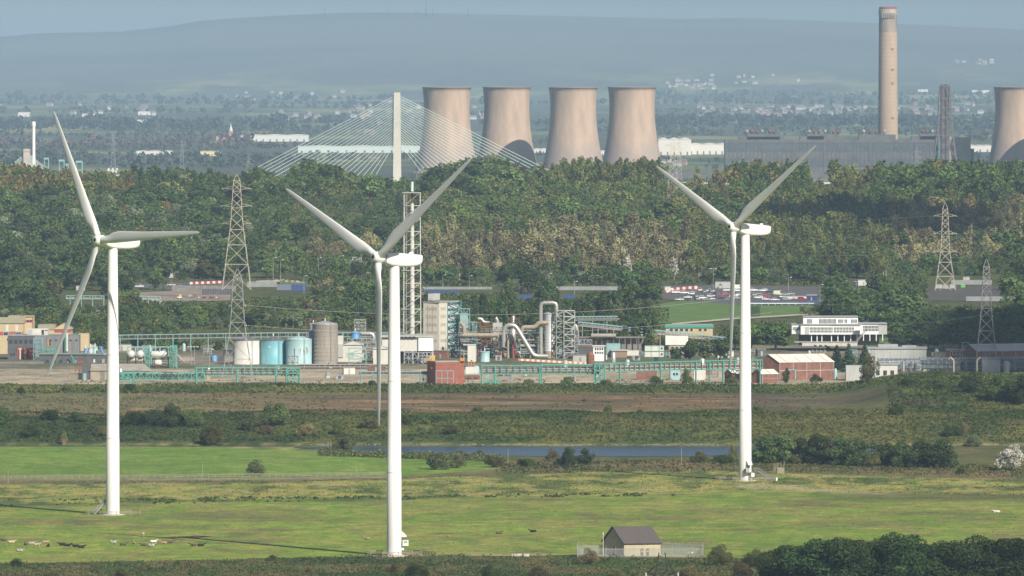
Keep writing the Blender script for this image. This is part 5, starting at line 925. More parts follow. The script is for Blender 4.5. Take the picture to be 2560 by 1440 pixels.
for k in range(nfl): 
    z1 = zt * k / nfl; z2 = zt * (k + 1) / nfl; A = ur * a0 - ul * 1.3; Bp = ur * a1 - ul * 1.3; s_ = (A, Bp) if k % 2 else (Bp, A)
    st = MB(); st.bar(s_[0] + Vector((0, 0, z1)), s_[1] + Vector((0, 0, z2)), .5, .22); st.bar(s_[0] + Vector((0, 0, z1 + 1)), s_[1] + Vector((0, 0, z2 + 1)), .1); st.build('stair_flight', BLUT, t); q.bar(A + Vector((0, 0, z2)), Bp + Vector((0, 0, z2)), .14); q.bar(A + ul * .65 + Vector((0, 0, z2)), Bp + ul * .65 + Vector((0, 0, z2)), 1.2, .1)
q.build('stair_landing', BLUT, t)
for a in (a0, a1): 
    for o_ in (1.5, .3): p = ur * a - ul * o_; MB().bar((p.x, p.y, 0), (p.x, p.y, zt + .8), .22).build('stair_post', BLUT, t)
b = B('white_container', 'upright white container on orange legs right of the stair tower', 1168, 3440); b.box('body', 1169, 1190, 863, 904, WHT, dep=4); b.box('roof', 1158, 1190.5, 861, 863, WHT, y0=-.2, dep=5)
for a in (1171, 1177, 1184): b.box('leg', a, a + 2, 904, None, ORA, y0=.2, dep=.4)
b.box('warning_plate', 1177, 1181, 900, 903, REDB, y0=-.08, dep=.05)
# --- red brick block
d = 3242.; c0 = P(1089, 960, d); t = thing('brick_block', 'windowless red brick block at the front of the works', 'building', (c0.x, d, Hs(c0.x, d))); zt = PZ(906, d) - Hs(c0.x, d); ur = Vector((.93, .36, 0)); ul = Vector((-.36, .93, 0)); wr_, wl_ = M(71, d) / .93, M(22, d) / .36; q = MB(); V = [(0, 0)] + [(p.x, p.y) for p in (ur * wr_, ur * wr_ + ul * wl_, ul * wl_)]; q.prism(V, -.3, zt); q.build('wall', BRICK, t); q = MB(); q.prism([(x * 1.01, y - .12) for x, y in V], zt, zt + .4); q.build('coping', FLAT, t); face_box(t, ur, ul, wr_ * .74, wr_ * .745, 0, zt, .15, 'drainpipe', WHG, .16); face_box(t, ul, ur, 3.5, 4.8, zt * .7, zt * .78, .06, 'sign', WFR, .07); MB().box(wr_ * .8, wr_ * .95, 3, 5, zt + .4, zt + 1.6).build('roof_crate', ORA, t)
b = B('low_brick_store', 'low dull brick store between brick block and pipe bridge', 1160, 3300); b.box('wall', 1160, 1200, 938, None, BRICK2, dep=8); b.box('roof', 1159, 1201, 935.5, 938, FLAT, y0=-.3, dep=9); b.box('white_store', 1164, 1192, 918, 935, WHT, y0=3, dep=5); b.win(1166, 1196, 943, 948, 2, frame=False)
# --- flare stack
FL = mat('flare_steel', (.60, .58, .55), .6, var=.25, vs=.6); d = 3690.; cx = PX(1030, d); z0 = Hs(cx, d); t = thing('flare_stack', 'tall flare stack inside a square white lattice tower', 'stack', (cx, d + 4, z0)); zt = PZ(482, d) - z0; zp = PZ(455, d) - z0
hw = lambda z: np.interp(z, [0, 5.5, zt], [4.7, 3.85, 3.55]); lv = [0, 5.5] + list(np.linspace(11, zt, 11))
for sx in (-1, 1):
    for sy in (-1, 1): MB().tube([(sx * hw(z), sy * hw(z), z) for z in lv], .19, 6).build('leg', FL, t)
q = MB(); q2 = MB()
for i in range(len(lv) - 1):
    za_, zb_ = lv[i], lv[i + 1]; a, c = hw(za_), hw(zb_)
    for s_ in (-1, 1):
        q.bar((-a, s_ * a, za_), (c, s_ * c, zb_), .12); q.bar((s_ * a, -a, za_), (s_ * c, c, zb_), .12); q2.bar((-c, s_ * c, zb_), (c, s_ * c, zb_), .2); q2.bar((s_ * c, -c, zb_), (s_ * c, c, zb_), .2)
q.build('brace', FL, t); q2.build('ring_beam', FL, t); MB().tube([(0, 0, 0), (0, 0, zt * .55), (0, 0, zt * .93)], [1.15, 1.0, .75], 16).build('flare_pipe', mat('flare_pipe_white', (.62, .60, .57), .5, var=.15, vs=.8), t); MB().tube([(0, 0, zt * .93), (0, 0, zt + .6)], .5, 12).build('scorched_joint', RST, t); MB().tube([(0, 0, zt + .6), (0, 0, zp)], .58, 14).build('flare_tip', mat('pale_blue_tip', (.62, .74, .80), .5), t)
q = MB()
for s_ in (-.45, .45): q.bar((-hw(10) + .8 + s_, -hw(10) - .3, 3), (-hw(zt) + .8 + s_, -hw(zt) - .3, zt), .12)
for k in range(70): z = 3 + (zt - 3) * k / 70; q.bar((-hw(z) + .35, -hw(z) - .3, z), (-hw(z) + 1.25, -hw(z) - .3, z), .06)
q.build('caged_ladder', FL, t)
for z in lv[3::3]: MB().box(-hw(z) - .8, -hw(z) + 1.8, -hw(z) - .9, -hw(z) + .2, z - .1, z + .1).build('rest_platform', FL, t)
MB().box(-hw(zt) - .3, hw(zt) + .3, -hw(zt) - .3, hw(zt) + .3, zt - .1, zt + .12).build('top_platform', FL, t)
# --- process plant: silo, ducts, frames
d = 3545.; t = tank('silo', 'tall silver-grey silo in the middle of the works', 1374, 29, 785, d, mat('silo_panels', (.50, .51, .51), .5, .25, var=.12, vs=.6), GPIPE, 1.2, 13, ladder=False, cat='silo'); MB().lathe((0, 0, 0), [(2.55, 0), (2.55, 3)], 30).build('skirt', BEIGE, t)
t = thing('arched_duct', 'silver duct arching up and over onto the silo', 'duct', P(1352, 885, d)); pipe(t, [(1352, 882), (1352, 757), (1391, 757), (1391, 790)], .85, ALU, d - 1.5, 'duct_tube', n=14); pipe(t, [(1352, 883), (1352, 890)], 1.0, GPIPE, d - 1.5, 'flange', n=14)
t = thing('diagonal_duct', 'fat silver duct slanting down to the silo foot', 'duct', P(1260, 880, d - 6)); pipe(t, [(1259, 868), (1259, 826), (1266, 813), (1288, 813), (1334, 890), (1370, 891)], .98, ALU, d - 6, 'duct_tube', n=14)
for p in ((1259, 850), (1300, 834), (1322, 870), (1352, 890.5)): c_ = P(p[0], p[1], d - 6) - Vector(t.location); MB().lathe((c_.x, c_.y, c_.z), [(1.08, -.12), (1.08, .12)], 14).build('flange', GPIPE, t) if p[0] == 1259 else None
t = thing('tan_duct', 'level tan duct from the stair tower to the silver duct', 'duct', P(1155, 838, d - 4)); pipe(t, [(1156, 838), (1246, 838), (1251, 846), (1251, 872), (1256, 890), (1266, 888)], .95, TAN, d - 4, 'duct_tube', n=12); pipe(t, [(1251, 852), (1251, 871)], 1.15, ALU, d - 4, 'silver_sleeve', n=12); pipe(t, [(1160, 838), (1160, 815), (1152, 808)], .9, TAN, d - 4, 'branch', n=12)
t = thing('tan_duct', 'short tan duct entering the silo side', 'duct', P(1302, 817, d - 3)); pipe(t, [(1303, 830), (1307, 818), (1338, 818), (1346, 807), (1370, 807)], .95, TAN, d - 3, 'duct_tube', n=12)
t = thing('grey_hopper', 'grey box filter with a bent silver outlet', 'hopper', P(1232, 850, d + 6)); w_ = M(24, d); MB().box(0, w_, 0, 4, M(0, d), M(43, d)).build('casing', WHG, t); pipe(t, [(1244, 808), (1243, 800), (1239, 794)], .75, ALU, d + 7, 'outlet', n=12); MB().add([(0, 0, 0), (w_, 0, 0), (w_, 4, 0), (0, 4, 0), (w_ * .4, 1.6, -3), (w_ * .6, 1.6, -3), (w_ * .6, 2.4, -3), (w_ * .4, 2.4, -3)], [(0, 1, 5, 4), (1, 2, 6, 5), (2, 3, 7, 6), (3, 0, 4, 7), (4, 5, 6, 7)]).build('cone', GPIPE, t)
t = thing('silver_vent', 'bent silver vent above the brown process frame', 'duct', P(1205, 812, d + 14)); pipe(t, [(1195, 797), (1204, 797), (1208, 806), (1224, 807)], .8, ALU, d + 14, 'vent_tube'); t = thing('silver_cyclone', 'silver cyclone hanging behind the slanting duct', 'vessel', P(1282, 845, d)); MB().lathe((0, 0, 0), [(.3, -4), (1.5, -.4), (1.55, 3.5), (.8, 4)], 18).build('shell', ALU, t); pipe(t, [(1270, 850), (1270, 895)], .5, TAN, d - 8, 'drop_pipe'); pipe(t, [(1282, 852), (1283, 895)], .45, REDB, d - 2, 'red_pipe'); pipe(t, [(1295, 848), (1296, 860)], .5, TAN, d - 2, 'drop_pipe')
frame('rust_scaffold', 'rusty scaffold cage behind the slanting duct', 1270, 1299, 795, None, d + 10, 4, 4, 9, RST, .14, brace=False); t = thing('vent_stack', 'short silver vent stack in the rusty scaffold', 'stack', P(1283, 815, d + 12)); MB().lathe((0, 0, 0), [(.75, -8), (.75, 4), (.4, 4.4)], 14).build('tube', ALU, t)
frame('brown_process_tower', 'brown pipe-filled process frame left of the grey hopper', 1192, 1232, 806, None, d + 12, 6, 4, 8, RST, .2, deck=[2, 5]); frame('teal_process_tower', 'pale teal process frame beside the stair tower', 1146, 1174, 772, None, d + 16, 5, 2, 8, BLUT, .24, deck=[3, 6]); b = B('teal_cabin', 'pale teal clad cabin high beside the stair tower', 1150, d + 14, z0=PZ(820, d + 14)); b.box('wall', 1150, 1170, 786, 820, TEALP, dep=4); b.box('roof', 1149, 1171, 783.5, 786, GPIPE, y0=-.2, dep=4.6)
frame('teal_process_tower', 'tall thin teal frame before the brown process frame', 1182, 1192, 806, None, d, 2, 1, 8, BLUT, .22); frame('grey_process_tower', 'grey braced frame left of the silver silo', 1312, 1348, 834, None, d + 8, 5, 3, 5, GPIPE, .22, deck=[5]); frame('lattice_tower', 'tall grey lattice tower right of the silver silo', 1391, 1410, 777, None, d - 3, 6, 1, 9, GPIPE, .28, deck=[3, 6]); frame('lattice_tower', 'wide grey lattice tower with criss-cross braces by the silo', 1410, 1437, 777, None, d - 4, 6, 1, 8, mat('pale_steel', (.50, .52, .53), .5, .3), .3, deck=[2, 4, 6]); t = thing('silver_duct', 'upright silver duct inside the wide lattice tower', 'duct', P(1430, 890, d)); pipe(t, [(1429, 890), (1429, 822), (1440, 810), (1442, 826)], .7, ALU, d, 'duct_tube'); frame('pipe_gantry', 'low grey pipe frame right of the lattice towers', 1437, 1447, 826, None, d, 4, 1, 5, GPIPE, .2)
tank('blue_dish_tank', 'squat pale blue tank with dark stripe below the tan duct', 1212, 24, 880, 3500, PBL, PBL, .3, 0, ladder=False)
wk = np.random.default_rng(77)
for k, (a, b_, pt, m, lab) in enumerate(((1150, 1200, 850, GPIPE, 'pipe cluster behind the white container'), (1196, 1232, 856, RST, 'rusty pipe cluster under the brown frame'), (1258, 1300, 860, GPIPE, 'pipe cluster under the slanting duct'), (1300, 1345, 862, GPIPE, 'pipe cluster left of the silo foot'), (1440, 1480, 850, GPIPE, 'dark pipe cluster right of the lattice tower'), (1148, 1192, 806, GPIPE, 'tall pipe cluster right of the stair tower'), (1200, 1256, 818, RST, 'tall rusty pipe cluster behind the grey hopper'), (1256, 1346, 826, GPIPE, 'tall grey pipe cluster behind the slanting duct'), (850, 940, 856, GPIPE, 'pipe cluster behind the white shed and teal loop'))):
    t = frame('pipe_cluster', 'dense ' + lab, a, b_, pt, None, d + 2, 8, 4, 3, m, .16)
    for j in range(int(10 + (b_ - a) * .35)):
        x = wk.uniform(a, b_); z1 = wk.uniform(pt, 885); o_ = wk.uniform(0, 7)
        if wk.random() < .5: pipe(t, [(x, 895), (x, z1), (x + wk.uniform(-14, 14), z1)], wk.uniform(.12, .35), [GPIPE, RST, ALU, TAN, BLUT, REDB][int(wk.integers(6))], d + o_, n=6)
        else: pipe(t, [(a + 2, z1), (b_ - 2, z1)], wk.uniform(.1, .25), [GPIPE, RST, ALU, TAN, BLUT][int(wk.integers(5))], d + o_, n=6)
    for j in range(3): x = wk.uniform(a + 3, b_ - 3); v = P(x, 898, d + 4) - Vector(t.location); MB().lathe((v.x, v.y, 0), [(1., 0), (1.1, .5), (1.1, 4), (.5, 4.6)], 14).build('vessel', [GPIPE, BLUT, DGS][j], t)
# conveyor galleries
def gallery(label, p0, p1, d, n, m, h=8):
    a, c = P(p0[0], p0[1], d), P(p1[0], p1[1], d + 30); g_ = Hs(a.x, d); t = thing('conveyor_gallery', label, 'conveyor', (a.x, a.y, g_), 0, 'conveyor galleries'); o_ = Vector(t.location); hh = M(h, d); up = Vector((0, 0, hh))
    for off in (0, 3): A, C_ = a - o_ + Vector((0, off, 0)), c - o_ + Vector((0, off, 0)); MB().bar(A, C_, .4).build('top_chord', m, t); MB().bar(A - up, C_ - up, .35).build('bottom_chord', GPIPE, t)
    w_ = MB()
    for i in range(n):
        for off in (0, 3):
            A = a + (c - a) * i / n - o_ + Vector((0, off, 0)); C_ = a + (c - a) * (i + 1) / n - o_ + Vector((0, off, 0)); w_.bar(A, A - up, .18); w_.bar(A, C_ - up, .15)
    w_.build('lattice_web', GPIPE, t); MB().bar(a - o_ + Vector((0, 1.5, -hh * .7)), c - o_ + Vector((0, 1.5, -hh * .7)), 2.6, .5).build('belt_housing', DIRT, t)
    for i in range(1, n, 4):
        A = a + (c - a) * i / n - o_
        for off in (0, 3): MB().bar((A.x, A.y + off, -.3), (A.x, A.y + off, A.z - hh), .3).build('trestle_leg', GPIPE, t)
gallery('level blue-green conveyor gallery behind the lattice tower', (1436, 792), (1544, 791), 3660, 12, BLUT, 9); gallery('long conveyor gallery sloping down right from the lattice tower', (1446, 805), (1640, 826), 3640, 20, BLUT, 9); gallery('conveyor gallery continuing behind the orange tree towards the last turbine', (1640, 826), (1880, 851), 3640, 24, BLUT, 9)
b = B('concrete_works', 'grey concrete works frame under the conveyor galleries', 1440, 3620); b.box('wall', 1445, 1610, 848, None, DIRT, y0=3, dep=8); b.box('roof', 1440, 1612, 843, 845, DIRT, y0=0, dep=12)
for k in range(12): b.box('column', 1446 + k * 14.5, 1447.6 + k * 14.5, 846, None, DIRT, dep=.5)
pipe(b.t, [(1478, 839), (1540, 839)], .9, FLAT, 3619, 'level_vessel')
b = B('control_hut', 'white control hut with a grid of dark windows', 1480, 3510); b.box('wall', 1483, 1510, 866, None, WFR, dep=6); b.box('roof', 1481, 1514, 863.5, 866, WHT, y0=-.4, dep=7); b.win(1486, 1509, 869, 875, 4, gap=.35, frame=False); b.win(1486, 1509, 879, 884, 4, gap=.35, frame=False); b.box('side_wall', 1510, 1515, 866, None, DGS, y0=.3, dep=5)
b = B('dark_store', 'dark store beside the white control hut', 1446, 3530); b.box('wall', 1447, 1484, 868, None, DGS, dep=6); b.box('roof', 1446, 1485, 864, 868, RST, y0=-.2, dep=7); b = B('pale_blue_shed', 'pale blue-white shed behind the control hut', 1516, 3560); b.box('wall', 1516, 1551, 859, None, TEALP, dep=7); b.box('lower_wing', 1528, 1568, 876, None, mat('brown_wall', (.28, .2, .15), .9), y0=-4, dep=4); b.box('wing_roof', 1527, 1569, 873, 876, WHG, y0=-4.4, dep=4.6)
t = thing('rusty_vessel', 'squat rusty riveted vessel standing on the yard', 'vessel', P(1476, 912, 3430)); w_ = M(20, 3430) / 2; MB().lathe((0, 0, 0), [(w_, 0), (w_, M(24, 3430)), (w_ * .5, M(31, 3430)), (w_ * .3, M(33, 3430))], 20).build('shell', RST, t); q = MB()
for k in range(7): q.lathe((0, 0, .6 + k * .55), [(w_ + .02, -.08), (w_ + .1, 0), (w_ + .02, .08)], 20, cap=False)
q.build('hoop', mat('dark_rust', (.2, .09, .05), .9), t)
b = B('tarped_trailer', 'long pale tarpaulin-covered trailer on the yard', 1566, 3470); b.box('tarp', 1568, 1597, 876, 888, WHT, dep=2.6); b.box('bed', 1567, 1599, 888, 890.5, FLAT, y0=-.1, dep=2.8)
for a in (1570, 1576, 1590, 1595): pipe(b.t, [(a, 892.5), (a, 892.5, .5)], .45, DARK, 3469.6, 'wheel')
for px, py, lab in ((1612, 864, 'upper'), (1612, 878.5, 'lower')):
    b = B('site_cabin', lab + ' of two stacked white site cabins with green edges', px, 3450, z0=PZ(py + 14, 3450)); b.box('wall', px, px + 48, py, py + 14, WHT, dep=3); q = MB()
    for xx in (px, px + 16, px + 36, px + 48): q.box(b.x(xx) - .1, b.x(xx) + .1, -.08, 0, b.z(py + 14), b.z(py))
    q.box(b.x(px), b.x(px + 48), -.1, 0, b.z(py + 14), b.z(py + 13.2)); q.box(b.x(px), b.x(px + 48), -.1, 0, b.z(py + .8), b.z(py)); q.build('green_edge', GRNF, b.t); b.win(px + 39, px + 46, py + 4, py + 9, 1)
b = B('teal_hut', 'cream hut with broad teal fascia beside the sloping conveyor', 1663, 3800); zg = b.z0; b.box('wall', 1664, 1782, 818, None, CRM, dep=9); b.box('fascia', 1662, 1784, 812, 819, GRNF, y0=-.5, dep=10); b.box('roof', 1666, 1782, 811, 812.2, FLAT, y0=0, dep=9.4); b.win(1672, 1736, 821, 828, 5, gap=.35); b.win(1744, 1770, 821, 828, 2, gap=.4); b.box('yellow_sign', 1760, 1767, 829, 834, YEL, y0=-.1, dep=.06); b.box('yellow_sign', 1732, 1738, 822, 828, YEL, y0=-.12, dep=.06)
b = B('white_roof_house', 'beige house with broad white roof below the conveyor', 1666, 3560); b.box('wall', 1672, 1712, 862, None, BEIGE, dep=8); b.gable(1666, 1718, 862, 840, 8, WHT, wm=BEIGE); b.win(1676, 1708, 866, 872, 3)
# --- brick warehouse
def brick_hall(label, pxa, pxb, pxc, pye, pyr, d, group, doors=True, roofm=WHT, wall=BRICK, stripes=True):
    """gable end pxa..pxb, long side pxb..pxc"""
    c0 = P(pxb, 940, d); z0 = Hs(c0.x, d); t = thing('brick_hall', label, 'building', (c0.x, d, z0), 0, group); ur = Vector((.94, .34, 0)); ul = Vector((-.80, .60, 0)); Lr = M(pxc - pxb, d) / .94; Ll = M(pxb - pxa, d) / .80; ze, zr = PZ(pye, d) - z0, PZ(pyr, d) - z0
    A, Bq, C_, D = Vector((0, 0, 0)), ur * Lr, ur * Lr + ul * Ll, ul * Ll; q = MB(); q.prism([(p.x, p.y) for p in (A, Bq, C_, D)], -.3, ze); q.build('wall', wall, t); mid = ul * Ll / 2; up = Vector((0, 0, 1))
    q = MB(); q.add([A + up * ze, D + up * ze, mid + up * zr], [(0, 2, 1)]); q.add([Bq + up * ze, C_ + up * ze, mid + ur * Lr + up * zr], [(0, 1, 2)]); q.build('gable_wall', wall, t)
    o_ = ur * .4; q = MB(); e1, e2 = -ul * .3 + up * (ze - .1), ul * (Ll + .3) + up * (ze - .1); r0 = mid + up * (zr + .12); q.add([e1 - o_, e1 + ur * Lr + o_, r0 + ur * Lr + o_, r0 - o_, e2 - o_, e2 + ur * Lr + o_], [(0, 1, 2, 3), (3, 2, 5, 4)]); rf = q.build('roof', roofm, t)
    n = int(Lr / 2.6)
    if stripes:
        for k in range(1, n, 2): s_ = ur * (Lr * k / n); w_ = ur * .35; q = MB(); nrm = up * .05; q.add([e1 * .97 + r0 * .03 + s_ + nrm, e1 * .97 + r0 * .03 + s_ + w_ + nrm, r0 * (.98 if k % 3 else .6) + e1 * (.02 if k % 3 else .4) + s_ + w_ + nrm, r0 * (.98 if k % 3 else .6) + e1 * (.02 if k % 3 else .4) + s_ + nrm], [(0, 1, 2, 3)]); q.build('skylight', mat('stained_skylight', (.42, .30, .12), .6), rf)
    for k in range(n // 2 + 1): face_box(t, ur, ul, Lr * k / (n // 2) - .06, Lr * k / (n // 2) + .08, 0, ze, .08, 'downpipe', WHG, .1)
    face_box(t, ur, ul, 0, Lr, ze * .52, ze * .55, .06, 'string_course', WHG, .07)
    if doors: face_box(t, ur, ul, Lr * .15, Lr * .3, 0, ze * .6, .07, 'blue_door_frame', BLUT, .12); face_box(t, ur, ul, Lr * .17, Lr * .28, 0, ze * .55, .05, 'door', BRICK2, .14)
    return t
brick_hall('big brick hall with white striped roof beside the last turbine', 1897, 1949, 2086, 906, 887, 3295, 'brick halls', wall=BRICK2); brick_hall('small brick shed with white roof between turbine tower and brick hall', 1880, 1905, 1945, 935, 924, 3262, 'brick halls', False, stripes=True, wall=BRICK2); brick_hall('small brick shed with white roof left of the last turbine tower', 1812, 1832, 1872, 934, 923, 3268, 'brick halls', False, wall=BRICK2)
b = B('pale_blue_store', 'pale blue store under the teal pipe bridge', 1676, 3300); b.box('wall', 1676, 1700, 926, None, PBL, dep=5); b.box('white_store', 1735, 1764, 924, None, WHT, y0=-1, dep=5); b.box('brick_store', 1592, 1642, 928, None, BRICK2, y0=1, dep=6); b.win(1682, 1696, 932, 938, 2, frame=False)
# ---------------------------------------------------------------- white office block on columns
d = 3640.; zg = PZ(862, d); b = B('white_office', 'white modernist office block raised on columns among dark trees', 1980, d, z0=zg)
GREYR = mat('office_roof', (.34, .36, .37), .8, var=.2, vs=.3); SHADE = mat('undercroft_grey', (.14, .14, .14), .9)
zf = 836
b.box('main_floor', 2002, 2150, 812, zf, WFR, y0=0, dep=22); b.box('main_roof', 2001, 2152, 810.2, 812, GREYR, y0=-.5, dep=23)
b.box('left_wing', 1980, 2003, 812, zf - 1, WFR, y0=3, dep=16); b.box('left_wing_roof', 1979, 2004, 810.6, 812, GREYR, y0=2.6, dep=17); b.box('right_wing', 2148, 2218, 810, zf, WFR, y0=2, dep=16); b.box('right_wing_end', 2197, 2218, 810.5, zf, WHG, y0=1.94, dep=.05); b.box('right_wing_roof', 2147, 2219, 808.4, 810, GREYR, y0=1.5, dep=17)
b.box('upper_floor', 2009, 2146, 793, 810, WFR, y0=5, dep=12); b.box('upper_roof', 2008, 2147, 791.4, 793, GREYR, y0=4.5, dep=13)
b.win(2018, 2032, 798, 809, 5, gap=.4, frame=False, y=4.94); b.win(2048, 2092, 798, 809, 14, gap=.4, frame=False, y=4.94); b.win(2096, 2110, 799, 808, 5, gap=.4, frame=False, y=4.94); b.win(2112, 2120, 799, 808, 2, gap=.4, frame=False, y=4.94); b.win(2128, 2144, 799, 808, 5, gap=.4, frame=False, y=4.94)
for z0_, z1_ in ((818, 824), (825.5, 831)):
    b.win(2024, 2082, z0_, z1_, 17, gap=.4, frame=False); b.win(2084, 2136, z0_, z1_, 14, gap=.4, frame=False); b.win(2158, 2197, z0_ - 3.5, z1_ - 3, 11, gap=.35, frame=False, y=1.93)
b.win(1982, 2001, 818, 826, 6, gap=.4, frame=False, y=2.93); b.box('porch', 2012, 2023, 817, zf, WHG, y0=-.1, dep=.08)
for a in (2028, 2042, 2054, 2078, 2094, 2110, 2126, 2142, 2158, 2174, 2190, 2206): b.box('column', a, a + 2, zf, 852 if a > 2140 else 857, WFR, y0=1, dep=.5)
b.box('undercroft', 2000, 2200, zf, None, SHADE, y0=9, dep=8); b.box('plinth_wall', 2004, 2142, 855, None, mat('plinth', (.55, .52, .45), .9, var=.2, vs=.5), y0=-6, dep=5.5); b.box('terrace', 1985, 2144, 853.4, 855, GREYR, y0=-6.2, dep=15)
b.win(2030, 2070, 861, 866, 3, gap=.5, frame=False, y=-6.05)
stair(b.t, (b.x(2142), -2.5, b.z(853)), (b.x(2164), -2.5, b.z(826)), 1.2); q = MB(); q.box(b.x(2138), b.x(2160), -3.2, -.1, b.z(826), b.z(826) + .15); q.build('escape_landing', GPIPE, b.t)
# ---------------------------------------------------------------- shaded right-hand plant
b = B('flat_roof_store', 'long white-walled store with flat blue-grey roof on the right', 2168, 3470); b.box('wall', 2170, 2316, 872, None, WHG, dep=10); b.box('roof', 2168, 2318, 868, 872, GREYR, y0=-.4, dep=11); b.box('roof_house', 2196, 2246, 861, 868, GREYR, y0=3, dep=4); b.box('roof_house', 2256, 2292, 864, 868, GREYR, y0=3, dep=4); q = MB()
for k in range(18): x = b.x(2170) + k * (b.x(2316) - b.x(2170)) / 18; q.box(x, x + .12, -.06, 0, 0, b.z(872))
q.build('panel_joint', GPIPE, b.t)
b = B('brick_lodge', 'small brick lodge with white framed windows on the right', 2366, 3470); b.box('wall', 2368, 2412, 876, None, BRICK2, dep=7); b.box('roof', 2366, 2414, 873, 876, FLAT, y0=-.4, dep=8); b.win(2374, 2408, 879, 887, 4, gap=.45)
brick_hall('long grey-roofed hall at the right edge', 2406, 2442, 2640, 878, 861, 3480, 'brick halls', False, mat('grey_roof', (.42, .44, .46), .7, var=.2, vs=.2), stripes=False, wall=BRICK2)
b = B('ruined_store', 'pale roofless store with dark windows below the conifers', 2115, 3290); b.box('wall', 2115, 2162, 914, None, WHG, dep=8); b.box('bright_wall', 2180, 2244, 912, None, WHT, y0=1, dep=8); b.win(2186, 2240, 926, 938, 3, gap=.5, frame=False, y=.9); b.box('roof', 2178, 2246, 909, 912, GREYR, y0=.6, dep=9)
for k, (a, b_, pt, dd, lab) in enumerate(((2196, 2300, 898, 3390, 'first'), (2300, 2400, 896, 3400, 'second'), (2400, 2500, 894, 3410, 'third'), (2490, 2600, 892, 3400, 'fourth'))):
    t = frame('dark_pipe_rack', lab + ' of the dim blue-grey pipe racks in the right-hand plant', a, b_, pt, None, dd, 9, 9, 3, mat('dim_steel', (.20, .25, .28), .6, .2), .2, group='dim pipe racks')
    for j in range(14): z1 = wk.uniform(pt, 935); pipe(t, [(a, z1), (b_, z1 + wk.uniform(-2, 2))], wk.uniform(.1, .3), [GPIPE, DGS, ALU, BLUT][int(wk.integers(4))], dd + wk.uniform(0, 9), n=6)
    for j in range(5): x = wk.uniform(a, b_); pipe(t, [(x, 945), (x, wk.uniform(pt - 4, 925))], wk.uniform(.2, .6), [GPIPE, DGS, WHG][int(wk.integers(3))], dd + wk.uniform(0, 9), n=8)
for px, lab in ((2384, 'left'), (2442, 'right')): t = thing('bent_duct', 'pale bent duct on the ' + lab + ' of the dim pipe racks', 'duct', P(px, 945, 3360)); pipe(t, [(px, 945), (px, 900), (px + 10 * (1 if px > 2400 else -1), 893)], .4, BEIGE, 3360, 'duct_tube')
b = B('grey_panel_store', 'grey panelled store at the foot of the dark pylon', 2454, 3380); b.box('wall', 2456, 2500, 898, None, WHG, dep=6); b.box('roof', 2455, 2502, 894, 898, GREYR, y0=-.3, dep=7)
# ---------------------------------------------------------------- pylons and wires
PYT = mat('pylon_tan', (.52, .46, .38), .7, var=.15, vs=.4); PYD = mat('pylon_grey', (.30, .30, .30), .7, var=.2, vs=.4); INS = mat('insulator_grey', (.62, .63, .62), .4)
def pylon(label, px, pyt, pyb, d, wb, arms, m, hz_=0, rz=0, ground=None, apex=.15):
    """lattice pylon: foot width wb px, cross-arms [(py, half span px)]"""
    x = PX(px, d); zb = PZ(pyb, d) if ground is None else ground; t = thing('electricity_pylon', label, 'pylon', (x, d, zb), rz, 'electricity pylons'); Ht = PZ(pyt, d) - zb; wb = M(wb, d) / 2; za = [PZ(a, d) - zb for a, _ in arms]; wt = wb * .27
    hw = lambda z: float(np.interp(z, [0, min(za) , max(za), Ht - 3, Ht], [wb, wb * .42, wt, wt * .8, apex])); lv = [0]; z = 0
    while z < Ht - 4: z += max(2.2, hw(z) * 1.75); lv.append(min(z, Ht - 3))
    lv = sorted(set(lv)) + [Ht]; th = .24
    for sx in (-1, 1):
        for sy in (-1, 1): MB().tube([(sx * hw(z), sy * hw(z), z) for z in lv], th * .5, 4, False).build('leg', m, t)
    q = MB()
    for i in range(len(lv) - 2):
        z0_, z1_ = lv[i], lv[i + 1]; a, c = hw(z0_), hw(z1_)
        for s_ in (-1, 1):
            q.bar((-a, s_ * a, z0_), (c, s_ * c, z1_), th * .55); q.bar((a, s_ * a, z0_), (-c, s_ * c, z1_), th * .55); q.bar((s_ * a, -a, z0_), (s_ * c, c, z1_), th * .5); q.bar((s_ * a, a, z0_), (s_ * c, -c, z1_), th * .5)
            if i % 2 == 0 or i < 2: q.bar((-c, s_ * c, z1_), (c, s_ * c, z1_), th * .6); q.bar((s_ * c, -c, z1_), (s_ * c, c, z1_), th * .6)
    q.build('bracing', m, t); tips = []
    for (pa, sp), z in zip(arms, za):
        L = M(sp, d)
        for s_ in (-1, 1):
            w_ = hw(z); q = MB(); tip = Vector((s_ * L, 0, z + .3))
            for sy in (-1, 1): q.bar((s_ * w_, sy * w_, z), tip, th * .6); q.bar((s_ * w_, sy * w_, z + 1.5), tip, th * .5); q.bar((s_ * lerp(w_, L, .5), sy * w_ * .5, z + .15), (s_ * lerp(w_, L, .5), sy * w_ * .5, z + .9), th * .4)
            q.build('cross_arm', m, t); MB().bar(tip, tip + Vector((0, -2.4, -.3)), .22).build('insulator', INS, t); MB().bar(tip, tip + Vector((0, 2.4, -.3)), .22).build('insulator', INS, t); tips.append(Matrix.Rotation(rz, 3, 'Z') @ tip + Vector((x, d, zb)))
    return t, tips
